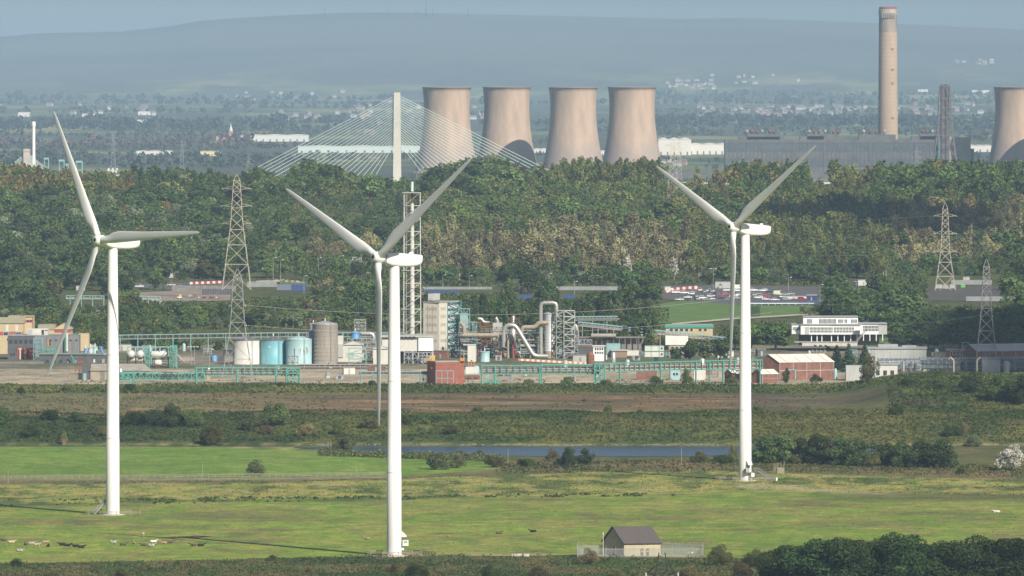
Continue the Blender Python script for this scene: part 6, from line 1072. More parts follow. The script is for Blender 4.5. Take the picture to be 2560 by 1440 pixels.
pA, tA = pylon('tall tan pylon rising before the wood left of the tanks', 592, 436, 724, 4200, 72, ((473, 36), (516, 37), (560, 36)), PYT); pB, tB = pylon('grey pylon standing before the round tanks', 594, 672, 972, 3208, 84, ((765, 20), (815, 22), (700, 0.1)), PYD); pC, tC = pylon('tan pylon beside the right-hand yard', 2363, 506, 738, 4330, 54, ((541, 28), (585, 28), (630, 28)), PYT); pD, tD = pylon('dark grey pylon in the shaded right-hand plant', 2466, 648, 970, 3400, 66, ((735, 13), (790, 15), (700, .1)), PYD); pE, tE = pylon('pylon whose legs show below the last turbine blade', 1682, 350, 522, 5300, 34, ((390, 20), (365, 18), (415, 22)), PYT)
pF, tF = pylon('dark pylon top poking up at the bottom edge', 1655, 1382, 1866, 1500, 130, ((1437, 40), (1500, 60), (1560, 60)), mat('pylon_dark', (.03, .032, .035), .7), ground=6., apex=.55)
for px, pyt, d_, lab in ((283, 332, 9000, 'left of the bridge fields'), (455, 350, 8600, 'before the hazy fields'), (620, 384, 8000, 'just left of the cable fan'), (1698, 346, 8800, 'before the white warehouse'), (75, 400, 6200, 'in front of the short bridge mast'), (2292, 366, 8800, 'before the power hall')): pylon('small hazy pylon ' + lab, px, pyt, pyt + 110, d_, 18, ((pyt + 14, 10), (pyt + 28, 11), (pyt + 42, 10)), PYT if px in (1698, 75) else PYD, ground=0)
WIRE = mat('wire', (.52, .52, .50), .5, .4)
def wire(a, c, sag, i, lab):
    pts = [a + (c - a) * k / 24 - Vector((0, 0, sag * 4 * (k / 24) * (1 - k / 24))) for k in range(25)]; o_ = Vector(pts[0]); q = MB(); q.tube([p - o_ for p in pts], .055, 5, False); o = q.build('power_line', WIRE, None, o_); tag(o, lab, 'wire', 'overhead power lines')
names = ('top', 'middle', 'lowest')
for k in range(3):
    wire(tC[2 * k], tC[2 * k] + Vector((-210, 260, 6)), 7, k, names[k] + ' overhead line running from the tan pylon towards the last turbine'); wire(tC[2 * k + 1], tC[2 * k + 1] + Vector((60, -560, -8)), 9, k, names[k] + ' overhead line leaving the tan pylon past the right edge'); wire(tA[2 * k], tA[2 * k] + Vector((-190, 300, 4)), 8, k, names[k] + ' overhead line running left from the tall tan pylon')
for k in range(2): wire(tB[2 * k + 1], tB[2 * k + 1] + Vector((210, 240, -2)), 6, k, ('upper', 'lower')[k] + ' overhead line from the near grey pylon towards the stair tower'); wire(tD[2 * k], tD[2 * k] + Vector((-90, 160, -6)), 4, k, ('upper', 'lower')[k] + ' overhead line from the dark pylon to the office')
# ---------------------------------------------------------------- rough grass, reeds and brambles
nr = np.random.default_rng(21)
def band_pts(n, px0, px1, lo, hi, dens=None):
    """random ground points between two photo-row curves"""
    px = nr.uniform(px0, px1, n); a = np.interp(px, *zip(*lo)); b_ = np.interp(px, *zip(*hi)); py = a + (b_ - a) * nr.random(n); return px, py
def ground_of(px, py, it=14):
    y = F * CAMH / (py - HOR)
    for _ in range(it): y = .5 * y + .5 * F * (CAMH - H(PXv(px, y), y)) / (py - HOR)
    x = PXv(px, y); return x, y, H(x, y)
def PXv(px, y): return (px - 1280) * y / F
Cc, Sc_, Kc = [], [], []
def tufts(n, px0, px1, lo, hi, s0, s1, hmax, k=4, bright=(.75, 1.25), col=None, thr=None, seed=60, flat=False, clump=1.0):
    px, py = band_pts(n, px0, px1, lo, hi)
    if flat: y = nr.uniform(lo[0][1], hi[0][1], n); x = PXv(px, y); z = H(x, y)
    else: x, y, z = ground_of(px, py)
    nn = fbm(x / 6, y / 12, 3, seed)
    if thr is not None: kp = nn > thr; x, y, z, nn = x[kp], y[kp], z[kp], nn[kp]
    c = ground_colour(x[None], y[None], z[None])[0] if col is None else np.tile(np.array(col), (len(x), 1)); m_ = len(x); hh = hmax * (.35 + .9 * nn) * nr.uniform(.5, 1.1, m_)
    off = nr.normal(size=(m_, k, 3)) * np.array((.45, .45, 0)) * clump * hmax; zz = nr.random((m_, k)) * hh[:, None]
    C = np.stack([x[:, None] + off[..., 0], y[:, None] + off[..., 1], z[:, None] + zz], -1).reshape(-1, 3); Cc.append(C); Sc_.append(nr.uniform(s0, s1, m_ * k)); Kc.append((np.repeat(c, k, 0)) * nr.uniform(*bright, (m_ * k, 1)) * nr.normal(1, .06, (m_ * k, 3)))
tufts(5200, -60, 1960, [(0, 1412), (600, 1402), (900, 1393), (1440, 1392), (1760, 1398), (1960, 1404)], [(0, 1490), (2600, 1490)], .3, .62, 1.15, 7, (.6, 1.5))
tufts(9000, -30, 2590, [(0, 1204), (960, 1198), (1300, 1180), (1850, 1178), (2560, 1192)], [(0, 1262), (900, 1248), (1850, 1226), (2560, 1240)], .25, .55, .24, 4, (.8, 1.3), thr=.40)
tufts(1500, -30, 2590, [(0, 1262), (900, 1248), (1850, 1226), (2560, 1240)], [(0, 1400), (2560, 1390)], .25, .45, .14, 3, (.75, 1.1), thr=.6)
tufts(1500, -30, 1700, [(0, 1247), (900, 1243), (1700, 1232)], [(0, 1266), (900, 1252), (1700, 1240)], .4, .9, .5, 4, (.55, 1.0), col=(.10, .135, .042), thr=.52)
tufts(2600, 1240, 2590, [(1240, 1158), (1500, 1152), (1850, 1150), (2560, 1165)], [(1240, 1184), (1850, 1178), (2560, 1194)], .4, .9, .7, 4, (.6, 1.25))
tufts(2200, 800, 1260, [(800, 1128), (1000, 1134), (1260, 1144)], [(800, 1140), (1000, 1146), (1260, 1156)], .5, 1., 1.3, 4, (.7, 1.3), col=(.12, .14, .055))
tufts(17000, -40, 2600, [(-40, 2836)], [(-40, 2960)], .4, .95, .6, 5, (.75, 1.4), flat=True)
tufts(1600, 600, 2100, [(600, 2962)], [(600, 3134)], .4, .9, .45, 4, (.75, 1.3), col=(.10, .11, .045), thr=.6, flat=True)
tufts(9000, -40, 2600, [(-40, 3134)], [(-40, 3196)], .5, 1.1, .9, 5, (.75, 1.4), flat=True)
tufts(3000, -40, 640, [(-40, 2965)], [(-40, 3130)], .4, .9, .55, 4, (.75, 1.35), thr=.45, flat=True)
tufts(4200, 2220, 2640, [(2220, 2965)], [(2220, 3200)], .5, 1.1, .8, 5, (.75, 1.35), flat=True)
tufts(15000, -60, 2640, [(-40, 3700)], [(-40, 4450)], .8, 1.7, 2.4, 7, (.6, 1.4), col=(.105, .125, .045), thr=.40, flat=True, clump=1.2)
tufts(900, 200, 2050, [(200, 3215)], [(200, 3300)], .4, .9, .7, 4, (.7, 1.3), col=(.13, .14, .055), thr=.58, flat=True)
C = np.concatenate(Cc); S = np.concatenate(Sc_); K = np.concatenate(Kc); px_, py_ = toP(C[:, 0], C[:, 1], C[:, 2]); bad = np.zeros(len(C), bool)
for (a, b_, c, d_, dd) in PROT + [(1672, 1840, 750, 815, 4200), (1840, 2000, 762, 800, 4200)]: bad |= (px_ > a) & (px_ < b_) & (py_ > c) & (py_ < d_) & (C[:, 1] > 3690)
C, S, K = C[~bad], S[~bad], K[~bad]
for nm, lab, kp in (('rough_grass', 'rough grass and brambles over meadow and foreground', C[:, 1] < 2826), ('bank_vegetation', 'rank weeds and brambles on the banks and round the works', C[:, 1] >= 2826)): stuff_cloud(nm, C[kp], S[kp], np.clip(K[kp], .01, .9), lab, up=.1, asp=.75)
# stones along the far waterline
sv = np.random.default_rng(4); V, Qf = [], []; n = 300; px = sv.uniform(740, 2600, n); 
q = MB()
for p in px: y = 2828.5 + sv.uniform(0, 2.2); x = PX(p, y); s = sv.uniform(.12, .45); q.lathe((x, y, Hs(x, y)), [(s, -.2), (s * .9, s * .3), (s * .3, s * .6)], 5, False)
tag(q.build('shore_stones', mat('pale_stone', (.27, .235, .185), .9, var=.3, vs=1)), 'pale stones strewn along the river edge', kind='stuff')
# ---------------------------------------------------------------- bushes and trees of the near field
TK['fore'] = tree_kind('hedge', 11000, .36, 3, seed=11); TK['foreshrub'] = tree_kind('shrub', 8000, .40, 3, seed=12); NAMEOF['fore'] = 'broadleaf_tree'; NAMEOF['foreshrub'] = 'shrub'
def bush(kind, px, pyb, hpx, colr, label, wide=1., group=None):
    g_ = Gp(px, pyb, 1950, 3700) if pyb < 1440 else Vector((PX(px, F * CAMH / (pyb - HOR)), F * CAMH / (pyb - HOR), 0)); return plant(kind, g_.x, g_.y, M(hpx, g_.y), colr, label, wide=wide, z=g_.z, group=group, rng=nr)
DK = (.075, .11, .038); MD = (.115, .155, .05); GG = (.15, .175, .08); TN = (.21, .175, .09); OV = (.15, .15, .06)
for a in (('nwillow', 640, 1189, 46, GG, 'lone grey-green tree leaning over the pasture fence', .95), ('nround', 862, 1127, 54, GG, 'dark grey-green tree at the river bend by the nearest turbine', 1.1), ('nshrub', 1092, 1174, 52, GG, 'big dense shrub beside the river right of the nearest turbine', 1.05), ('nshrub', 1142, 1170, 38, OV, 'smaller shrub joined to the big riverside shrub', 1.), ('nshrub', 1234, 1168, 32, OV, 'low olive shrub between river and meadow', 1.4), ('nshrub', 1316, 1165, 27, MD, 'low green shrub left of the dark riverside tree', 1.6), ('nwillow', 1382, 1152, 36, TN, 'tan bush beside the dark riverside tree', .9), ('nround', 1422, 1164, 50, DK, 'dark green riverside tree casting over the rough grass', 1.), ('nround', 1462, 1163, 46, DK, 'second dark green riverside tree, on the right', 1.05), ('nshrub', 1400, 1163, 22, GG, 'low grey shrub under the dark riverside trees', 1.2), ('nshrub', 1200, 1136, 15, MD, 'small green bush on the near river edge', 1.), ('nshrub', 1150, 1132, 10, OV, 'tiny bush on the near river edge', 1.5),
          ('nshrub', 1748, 1156, 32, OV, 'brownish bush left of the last turbine tower', 1.2), ('nshrub', 1808, 1158, 30, MD, 'green bush touching the last turbine tower', 1.6), ('nwillow', 1834, 1155, 52, (.24, .27, .11), 'pale green leaning sapling at the last turbine tower', .45),
          ('nround', 1912, 1158, 73, DK, 'first dark tree of the hedge right of the last turbine', 1.3), ('nround', 1960, 1158, 76, MD, 'second tree of the hedge right of the last turbine', 1.3), ('nround', 2008, 1158, 71, DK, 'third tree of the hedge right of the last turbine', 1.35), ('nround', 2052, 1160, 81, DK, 'tallest tree of the hedge right of the last turbine', 1.25), ('nround', 2100, 1162, 78, DK, 'dark tree in the middle of the riverside hedge', 1.3), ('nround', 2146, 1164, 73, DK, 'dark tree right of the hedge middle', 1.3), ('nround', 2192, 1162, 66, MD, 'lighter tree towards the hedge end', 1.3), ('nshrub', 2180, 1166, 34, OV, 'olive bush at the foot of the hedge', 1.2), ('nshrub', 1985, 1160, 24, OV, 'low brown bush under the hedge', 1.3), ('nshrub', 2090, 1163, 24, DK, 'low dark bush under the hedge', 1.6), ('nround', 2222, 1164, 61, DK, 'last tree of the riverside hedge', 1.2), ('nround', 2262, 1167, 71, DK, 'dark round tree right of the hedge gap', 1.3), ('nround', 2302, 1168, 76, MD, 'round green tree, middle of the clump at right', 1.25), ('nround', 2350, 1169, 78, DK, 'dark round tree at the end of the right clump', 1.25), ('nshrub', 2285, 1168, 34, DK, 'low bush under the right clump', 1.3),
          ('nwillow', 2530, 1176, 74, (.42, .41, .36), 'white-leaved bush at the right edge', .95), ('nshrub', 2402, 1186, 26, DK, 'small dark bush leaning beside the path', .8), ('nshrub', 2436, 1116, 34, GG, 'grey-green bush beyond the river at right', 1.1), ('nshrub', 2380, 1090, 39, DK, 'dark bush on the far bank at right', 1.), ('nwillow', 2412, 1084, 34, TN, 'tan bush on the far bank at right', .7), ('nshrub', 2240, 1038, 34, DK, 'bush at the edge of the pale spoil track', 1.), ('nshrub', 2425, 1030, 14, OV, 'small bush on the spoil bank', 1.),
          ('nshrub', 1195, 1029, 17, MD, 'green bush on the lagoon rim behind the nearest turbine', 1.4), ('nshrub', 1520, 1030, 21, MD, 'green bush on the lagoon rim, middle', .9), ('nshrub', 1600, 1033, 13, OV, 'small bush on the lagoon rim', 1.1), ('nshrub', 2020, 1025, 15, GG, 'small grey bush on the lagoon rim at right', 1.), ('nshrub', 1460, 1003, 7, DK, 'tiny dark bush out on the mud', 1.6), ('nshrub', 1895, 1024, 12, MD, 'low bush behind the last turbine tower', 2.),
          ('nwillow', 160, 1110, 38, GG, 'small tree with a bare stem at the field corner', .5), ('nshrub', 530, 1112, 55, OV, 'brown-green bush on the field edge left of the river', 1.1), ('nshrub', 665, 1086, 31, TN, 'tan bush on the left bank', 1.), ('nshrub', 620, 1078, 39, GG, 'grey bush on the left bank', .9), ('nshrub', 690, 1062, 62, MD, 'large green bush on top of the left bank', 1.1), ('nshrub', 650, 1066, 47, GG, 'green bush beside the large bank bush', 1.), ('nshrub', 768, 1090, 40, TN, 'round tan bush alone on the bank', 1.1), ('nshrub', 380, 1064, 55, DK, 'dark bush on the bank behind the first turbine', 1.), ('nshrub', 430, 1066, 62, DK, 'tall dark bush on the bank behind the first turbine', 1.), ('nshrub', 478, 1064, 57, MD, 'rounded bush right of the bank thicket', 1.), ('nshrub', 335, 1062, 47, DK, 'bush close to the first turbine tower on the bank', 1.), ('nshrub', 125, 1050, 36, DK, 'dark bush on the left bank crest', 1.), ('nshrub', 195, 1054, 31, DK, 'dark bush left of the first turbine on the bank', 1.4), ('nshrub', 75, 1090, 31, DK, 'dim bush near the left edge on the bank', 1.6), ('nshrub', 255, 1090, 31, OV, 'olive bush beside the first turbine tower', 1.), ('nshrub', 843, 1085, 34, MD, 'green bush above the river bend', .8), ('nshrub', 925, 1072, 39, OV, 'olive bush under the hanging blade', 1.), ('nshrub', 1005, 1062, 36, MD, 'bush just right of the nearest turbine tower on the bank', 1.), ('nshrub', 1062, 1060, 18, MD, 'small bush on the bank right of the nearest turbine', 1.2), ('nshrub', 1125, 1085, 26, OV, 'yellow-green bush in the middle of the bank', 1.4), ('nshrub', 5, 1060, 52, DK, 'dark bush cut by the left edge on the bank', 1.),
          ('nshrub', 52, 985, 22, DK, 'small dark bush before the left yard', .8), ('nshrub', 165, 980, 16, DK, 'low bush before the left yard', 1.5), ('nshrub', 325, 975, 22, DK, 'dark bush right of the first turbine tower before the yard', 1.4), ('nshrub', 460, 972, 10, MD, 'low green bush before the pipe bridge', 1.8), ('nshrub', 700, 965, 12, OV, 'bush at the foot of the near pylon', 2.), ('nshrub', 930, 962, 16, DK, 'small dark bush in the yard left of the blade', 1.), ('nshrub', 1420, 962, 24, MD, 'bush below the long teal pipe bridge', 1.3), ('nshrub', 1322, 962, 20, GG, 'grey bush below the teal pipe bridge', 1.2), ('nshrub', 1515, 962, 18, OV, 'bush at the teal junction tower', 1.4), ('nround', 1716, 962, 44, MD, 'small tree in front of the rising pipe bridge', .8), ('nshrub', 1640, 962, 26, MD, 'bush in front of the rising pipe bridge', 1.2), ('nshrub', 1830, 962, 28, OV, 'bush left of the last turbine tower in the yard', 1.), ('nround', 1966, 958, 44, MD, 'sapling in front of the big brick hall', .5), ('nshrub', 2040, 956, 24, MD, 'bush at the corner of the big brick hall', 1.1), ('nround', 2172, 955, 78, OV, 'leafy tree in front of the ruined store', .7),
          ('nround', 2430, 985, 61, DK, 'dark tree at the foot of the dark pylon', 1.2), ('nround', 2500, 1000, 73, DK, 'dark tree in the shade at the right edge', 1.2), ('nround', 2550, 1010, 81, DK, 'dark tree cut by the right edge', 1.1), ('nshrub', 2340, 975, 30, DK, 'dark bush in the shaded plant', 1.6), ('nshrub', 2270, 966, 24, DK, 'dark bush below the dim pipe racks', 1.6)):
    bush(*a[:6], wide=a[6])
for px, pyb, h in ((2092, 926, 66), (2122, 930, 72), (2162, 926, 68)): bush('conifer', px, pyb, h, (.05, .085, .05), {2092: 'left', 2122: 'middle', 2162: 'right'}[px] + ' one of three dark conifers beside the brick hall', 1.15)
bush('round', 1632, 868, 52, (.34, .25, .10), 'orange-brown tree before the sloping conveyor', 1.1); bush('round', 1618, 884, 38, DK, 'dark bush under the orange-brown tree', 1.1)
for px, h in ((1726, 56), (1762, 60), (1800, 62), (1690, 40)): bush('round', px, 905, h, DK if px != 1762 else GG, {1726: 'dark tree left in the clump behind the rising pipe bridge', 1762: 'grey-green tree in the clump behind the rising pipe bridge', 1800: 'dark tree right in the clump behind the rising pipe bridge', 1690: 'low dark tree starting the clump behind the pipe bridge'}[px], 1.1)
# foreground shrubs
for a in (('foreshrub', 1474, 1410, 44, TN, 'rounded tan shrub before the palisade fence', 1.), ('foreshrub', 1800, 1412, 56, (.13, .14, .055), 'dark rounded shrub right of the palisade fence', 1.0), ('foreshrub', 1885, 1418, 54, (.12, .13, .05), 'dark shrub between fence and the big trees', .9), ('fore', 1965, 1470, 123, (.06, .088, .033), 'first big dark tree at bottom right', 1.3), ('fore', 2040, 1475, 146, (.048, .082, .028), 'second big dark tree at bottom right', 1.3), ('fore', 2110, 1478, 152, (.048, .082, .028), 'third big dark tree at bottom right', 1.3), ('fore', 2180, 1472, 136, (.075, .095, .036), 'fourth big tree at bottom right, slightly browner', 1.3), ('fore', 2255, 1478, 154, (.05, .085, .03), 'fifth big dark tree at bottom right, the tallest', 1.3), ('fore', 2330, 1470, 123, (.052, .085, .03), 'sixth big dark tree at bottom right', 1.3), ('fore', 2400, 1478, 144, (.056, .088, .032), 'seventh big dark tree at bottom right', 1.3), ('fore', 2475, 1476, 144, (.052, .084, .03), 'eighth big dark tree at bottom right', 1.3), ('fore', 2545, 1474, 136, (.048, .078, .028), 'ninth big dark tree, cut by the right edge', 1.3),
          ('fore', 2005, 1452, 100, (.058, .085, .03), 'lower dark tree filling between the first two big trees', 1.3), ('fore', 2145, 1450, 96, (.07, .095, .034), 'lower green tree filling between the third and fourth big trees', 1.3), ('fore', 2220, 1452, 100, (.05, .08, .028), 'lower dark tree before the tallest big tree', 1.3), ('fore', 2295, 1452, 96, (.062, .09, .032), 'lower tree before the sixth big tree', 1.3), ('fore', 2440, 1450, 100, (.05, .08, .028), 'lower dark tree before the eighth big tree', 1.3), ('fore', 1930, 1448, 84, (.075, .09, .036), 'lower brownish tree at the left end of the big trees', 1.2), ('fore', 2510, 1452, 98, (.055, .085, .03), 'lower dark tree near the right edge', 1.3),
          ('foreshrub', 1850, 1445, 50, (.15, .12, .06), 'reddish brown bramble below the dark shrubs', 1.), ('foreshrub', 1935, 1450, 60, (.13, .115, .05), 'brown shrub under the first big tree', .9), ('foreshrub', 42, 1416, 26, DK, 'dark bush at the bottom left corner', 1.1), ('foreshrub', 680, 1402, 18, MD, 'green bush at the meadow edge between the turbines', 1.5), ('foreshrub', 1040, 1440, 40, DK, 'dark green bush below the nearest turbine', 1.2), ('foreshrub', 770, 1448, 34, (.14, .13, .06), 'brown bush at the bottom edge between the turbines', 1.3), ('foreshrub', 985, 1430, 26, (.13, .11, .06), 'brown bush at the foot of the nearest turbine', 1.3), ('foreshrub', 1225, 1450, 46, DK, 'dark bush at the bottom edge in the middle', 1.), ('foreshrub', 1345, 1444, 34, (.14, .13, .06), 'brown bush left of the dark pylon top', 1.3), ('foreshrub', 1540, 1444, 26, OV, 'olive bush at the bottom edge below the shed', 1.4), ('foreshrub', 445, 1412, 14, MD, 'low bush on the meadow edge', 1.4), ('foreshrub', 1720, 1440, 34, (.16, .13, .065), 'brown bush right of the dark pylon top', 1.3), ('foreshrub', 300, 1452, 34, OV, 'olive bush at the bottom edge under the first turbine', 1.4), ('foreshrub', 130, 1452, 30, OV, 'olive bush at the bottom left', 1.4)):
    bush(*a[:6], wide=a[6])
# ---------------------------------------------------------------- substation shed and palisade
d = F * CAMH / (1391 - HOR); SW = mat('shed_render', (.50, .45, .30), .85, var=.12, vs=.6); SR = mat('shed_roof', (.095, .08, .078), .7, var=.15, vs=1., stretch=(1, 1, 3)); c0 = P(1560, 1391, d); t = thing('substation_shed', 'small beige gabled shed with dark roof inside the palisade fence', 'shed', (c0.x, d, 0)); ur = Vector((.97, .24, 0)); ul = Vector((-.53, .848, 0)); Lr, Ll = M(92, d) / .97, M(51, d) / .53; ze, zr = PZ(1357.5, d), PZ(1323, d) + .3; up = Vector((0, 0, 1)); A, Bq, C_, D = Vector((0, 0, 0)), ur * Lr, ur * Lr + ul * Ll, ul * Ll
q = MB(); q.prism([(p.x, p.y) for p in (A, Bq, C_, D)], -.3, ze); q.build('wall', SW, t); mid = ul * Ll / 2; q = MB(); q.add([A + up * ze, D + up * ze, mid + up * zr], [(0, 2, 1)]); q.add([Bq + up * ze, C_ + up * ze, mid + ur * Lr + up * zr], [(0, 1, 2)]); q.build('gable_wall', SW, t)
q = MB(); e1, e2, r0 = -ul * .35 + up * (ze - .12), ul * (Ll + .35) + up * (ze - .12), mid + up * (zr + .15); o_ = ur * .35; q.add([e1 - o_, e1 + ur * Lr + o_, r0 + ur * Lr + o_, r0 - o_, e2 - o_, e2 + ur * Lr + o_], [(0, 1, 2, 3), (3, 2, 5, 4)]); lo = -up * .2; q.add([e1 - o_ + lo, e1 + ur * Lr + o_ + lo, e1 + ur * Lr + o_, e1 - o_], [(0, 1, 2, 3)]); q.build('roof', SR, t)
q = MB(); q.bar(e1 - o_, r0 - o_, .12, .28); q.bar(e2 - o_, r0 - o_, .12, .28); q.build('barge_board', DGS, t); q = MB(); q.bar(e1 - o_ - ul * .08, e1 + ur * Lr + o_ - ul * .08, .16); q.build('gutter', DGS, t)
DOORG = mat('door_grey', (.10, .105, .12), .6)
for a in (.45, .6): dr = face_box(t, ur, ul, Lr * a, Lr * a + .75, 0, 2.0, .06, 'door', DOORG, .07); face_box(t, ur, ul, Lr * a + .12, Lr * a + .62, 1.1, 1.45, .04, 'warning_sign', YEL, .1, dr)
dr = face_box(t, ul, ur, Ll * .40, Ll * .40 + 1.0, 0, 2.4, .06, 'door', DOORG, .07); face_box(t, ur, ul, .8, 1.0, ze - .55, ze - .35, .1, 'floodlight', WFR, .12); face_box(t, ur, ul, Lr * .47, Lr * .47 + .15, ze - .6, ze - .4, .1, 'vent', DGS, .1); face_box(t, ur, ul, Lr * .62, Lr * .62 + .15, ze - .6, ze - .4, .1, 'vent', DGS, .1)
t = thing('lamp_pole', 'thin white lamp pole at the corner of the gabled shed', 'pole', P(1508, 1391, d + 2)); MB().tube([(0, 0, 0), (0, 0, M(57, d))], .06, 8).build('pole', WFR, t); MB().box(-.12, .12, -.12, .12, M(57, d), M(57, d) + .3).build('lamp', WFR, t)
PALM = mat('palisade_grey', (.30, .315, .31), .6)
def palisade(label, p0, p1, h, d0, d1, gap=.19):
    a, c = Vector((PX(p0, d0), d0, 0)), Vector((PX(p1, d1), d1, 0)); t = thing('palisade_fence', label, 'fence', a, 0, 'palisade fence runs'); v = c - a; n = int(v.length / gap); u = v.normalized(); q = MB()
    for k in range(n): p = u * gap * k; q.box(p.x - .035, p.x + .035, p.y - .015, p.y + .015, .05, h)
    tag(q.build('pales', PALM, t), kind='stuff'); q = MB()
    for z in (.4, h - .4): q.bar(Vector((0, 0, z)), v + Vector((0, 0, z)), .05, .07)
    q.build('rail', STEEL, t)
    for k in range(int(v.length / 2.5) + 1): p = u * 2.5 * k; MB().box(p.x - .05, p.x + .05, p.y + .02, p.y + .12, 0, h + .6).build('post', STEEL, t)
palisade('palisade fence run left of the gabled shed', 1443, 1512, 2.5, d + 6, d + 10); palisade('palisade fence end turning beside the tan shrub', 1443, 1444, 2.5, d - 6, d + 6); palisade('palisade fence run in front of the gabled shed', 1444, 1758, 2.5, d - 6, d - 4); palisade('palisade fence run right of the gabled shed', 1654, 1758, 2.8, d + 14, d + 4); palisade('palisade fence end with signs at right', 1757, 1758, 2.8, d - 4, d + 4)
for px, lab, m in ((1679, 'yellow warning plate on the palisade, nearer the shed', YEL), (1722, 'yellow warning plate on the palisade, nearer the dark shrubs', YEL), (1731, 'white plate on the palisade fence', WFR)): t = MB().box(-.16, .16, -.03, .03, 0, .36).build('warning_plate', m, None, (PX(px, d - 4.2), d - 4.2, 1.1)); tag(t, lab, 'sign')
# ---------------------------------------------------------------- pasture furniture
t = thing('rail_fence', 'long low rail fence along the track left of the nearest turbine', 'fence', (0, 0, 0)); pts = [Gp(p, np.interp(p, [-40, 640, 960], [1198, 1194, 1190])) for p in np.arange(-40, 965, 17)]; q = MB()
for a, c in zip(pts, pts[1:]):
    MB().box(a.x - .08, a.x + .08, a.y - .08, a.y + .08, -.2, 1.25).build('post', WOODF, t)
    for z in (.5, .9, 1.2): q.bar((a.x, a.y, z), (c.x, c.y, z), .06, .1)
q.build('rail', WOODF, t)
t = thing('stock_pen', 'slatted timber stock pen behind the nearest turbine foot', 'fence', (0, 0, 0)); a, c = Gp(1018, 1384), Gp(1092, 1392); q = MB()
for k in range(12): p = a + (c - a) * k / 11; MB().box(p.x - .07, p.x + .07, p.y - .07, p.y + .07, -.2, 1.3).build('post', WOODF, t)
for z in (.3, .6, .9, 1.2): q.bar((a.x, a.y, z), (c.x, c.y, z), .06, .12)
q.build('rail', WOODF, t)
g_ = Gp(1942, 1184); t = thing('wooden_platform', 'weathered wooden platform with tall posts beside the last turbine', 'platform', g_); MB().box(.1, 2.3, -.6, .4, 0, 1.9).build('plank_front', WOODF, t)
for x in (-.9, -.5, 0, .45, 1.3, 2.3): MB().box(x - .08, x + .08, -.2, 0, 0, 3.6 if x > -.4 else 3.2).build('post', WOODF, t)
MB().box(-1.1, .05, -.4, .4, .2, .9).build('step', mat('old_wood_dark', (.16, .12, .09), .9), t)
for px, lab in ((1292, 'longer concrete water trough on the track'), (1317, 'shorter concrete block beside the water trough')): g_ = Gp(px, 1391); t = thing('water_trough', lab, 'trough', g_); w_ = 1.3 if px < 1300 else .7; q = MB(); q.box(-w_, w_, -.5, .5, 0, .75); q.build('basin', CONC, t); MB().box(-w_ + .15, w_ - .15, -.35, .35, .752, .77).build('water', DARK, t)
for px, pb, ht, lab in ((20, 1212, 38, 'telegraph pole at the left edge of the pasture'), (506, 1192, 36, 'telegraph pole in the pasture right of the first turbine'), (1270, 1158, 36, 'thin pole by the river in the middle'), (1704, 1160, 42, 'thin pole by the river left of the last turbine'), (891, 1185, 26, 'short pole near the nearest turbine'), (2064, 1150, 26, 'pale pole in the riverside hedge'), (820, 1118, 18, 'left of two mooring posts at the river bend'), (827, 1118, 18, 'right of two mooring posts at the river bend')): g_ = Gp(px, pb); q = MB(); q.tube([(0, 0, -.2), (0, 0, M(ht, g_.y))], [.13, .09], 6); o = q.build('pole', WOODF, None, g_); tag(o, lab, 'pole')
g_ = Gp(160, 1113); q = MB(); q.box(-.6, .6, -.4, .4, 0, 1.9); o = q.build('brick_pillar', BRICK2, None, g_); tag(o, 'rusty brick pillar at the field corner under a small tree', 'pillar')
# ---------------------------------------------------------------- cattle
def ell(b, c, r, n=10):
    V = []; Fc = []; m_ = 8
    for i in range(m_ + 1):
        th = math.pi * i / m_
        for k in range(n): a = 2 * math.pi * k / n; V.append((c[0] + r[0] * math.sin(th) * math.cos(a), c[1] + r[1] * math.sin(th) * math.sin(a), c[2] - r[2] * math.cos(th)))
    b.add(V, [(i * n + k, i * n + (k + 1) % n, (i + 1) * n + (k + 1) % n, (i + 1) * n + k) for i in range(m_) for k in range(n)], True)
def fuse(b, name, vox=.055):
    o = bpy.data.objects.new(name, b.mesh(name)); COL.objects.link(o); m_ = o.modifiers.new('r', 'REMESH'); m_.mode = 'VOXEL'; m_.voxel_size = vox * 1.25; s_ = o.modifiers.new('s', 'SMOOTH'); s_.iterations = 3; s_.factor = .5
    me = bpy.data.meshes.new_from_object(o.evaluated_get(bpy.context.evaluated_depsgraph_get())); bpy.data.objects.remove(o); me.polygons.foreach_set('use_smooth', np.ones(len(me.polygons), bool)); return me
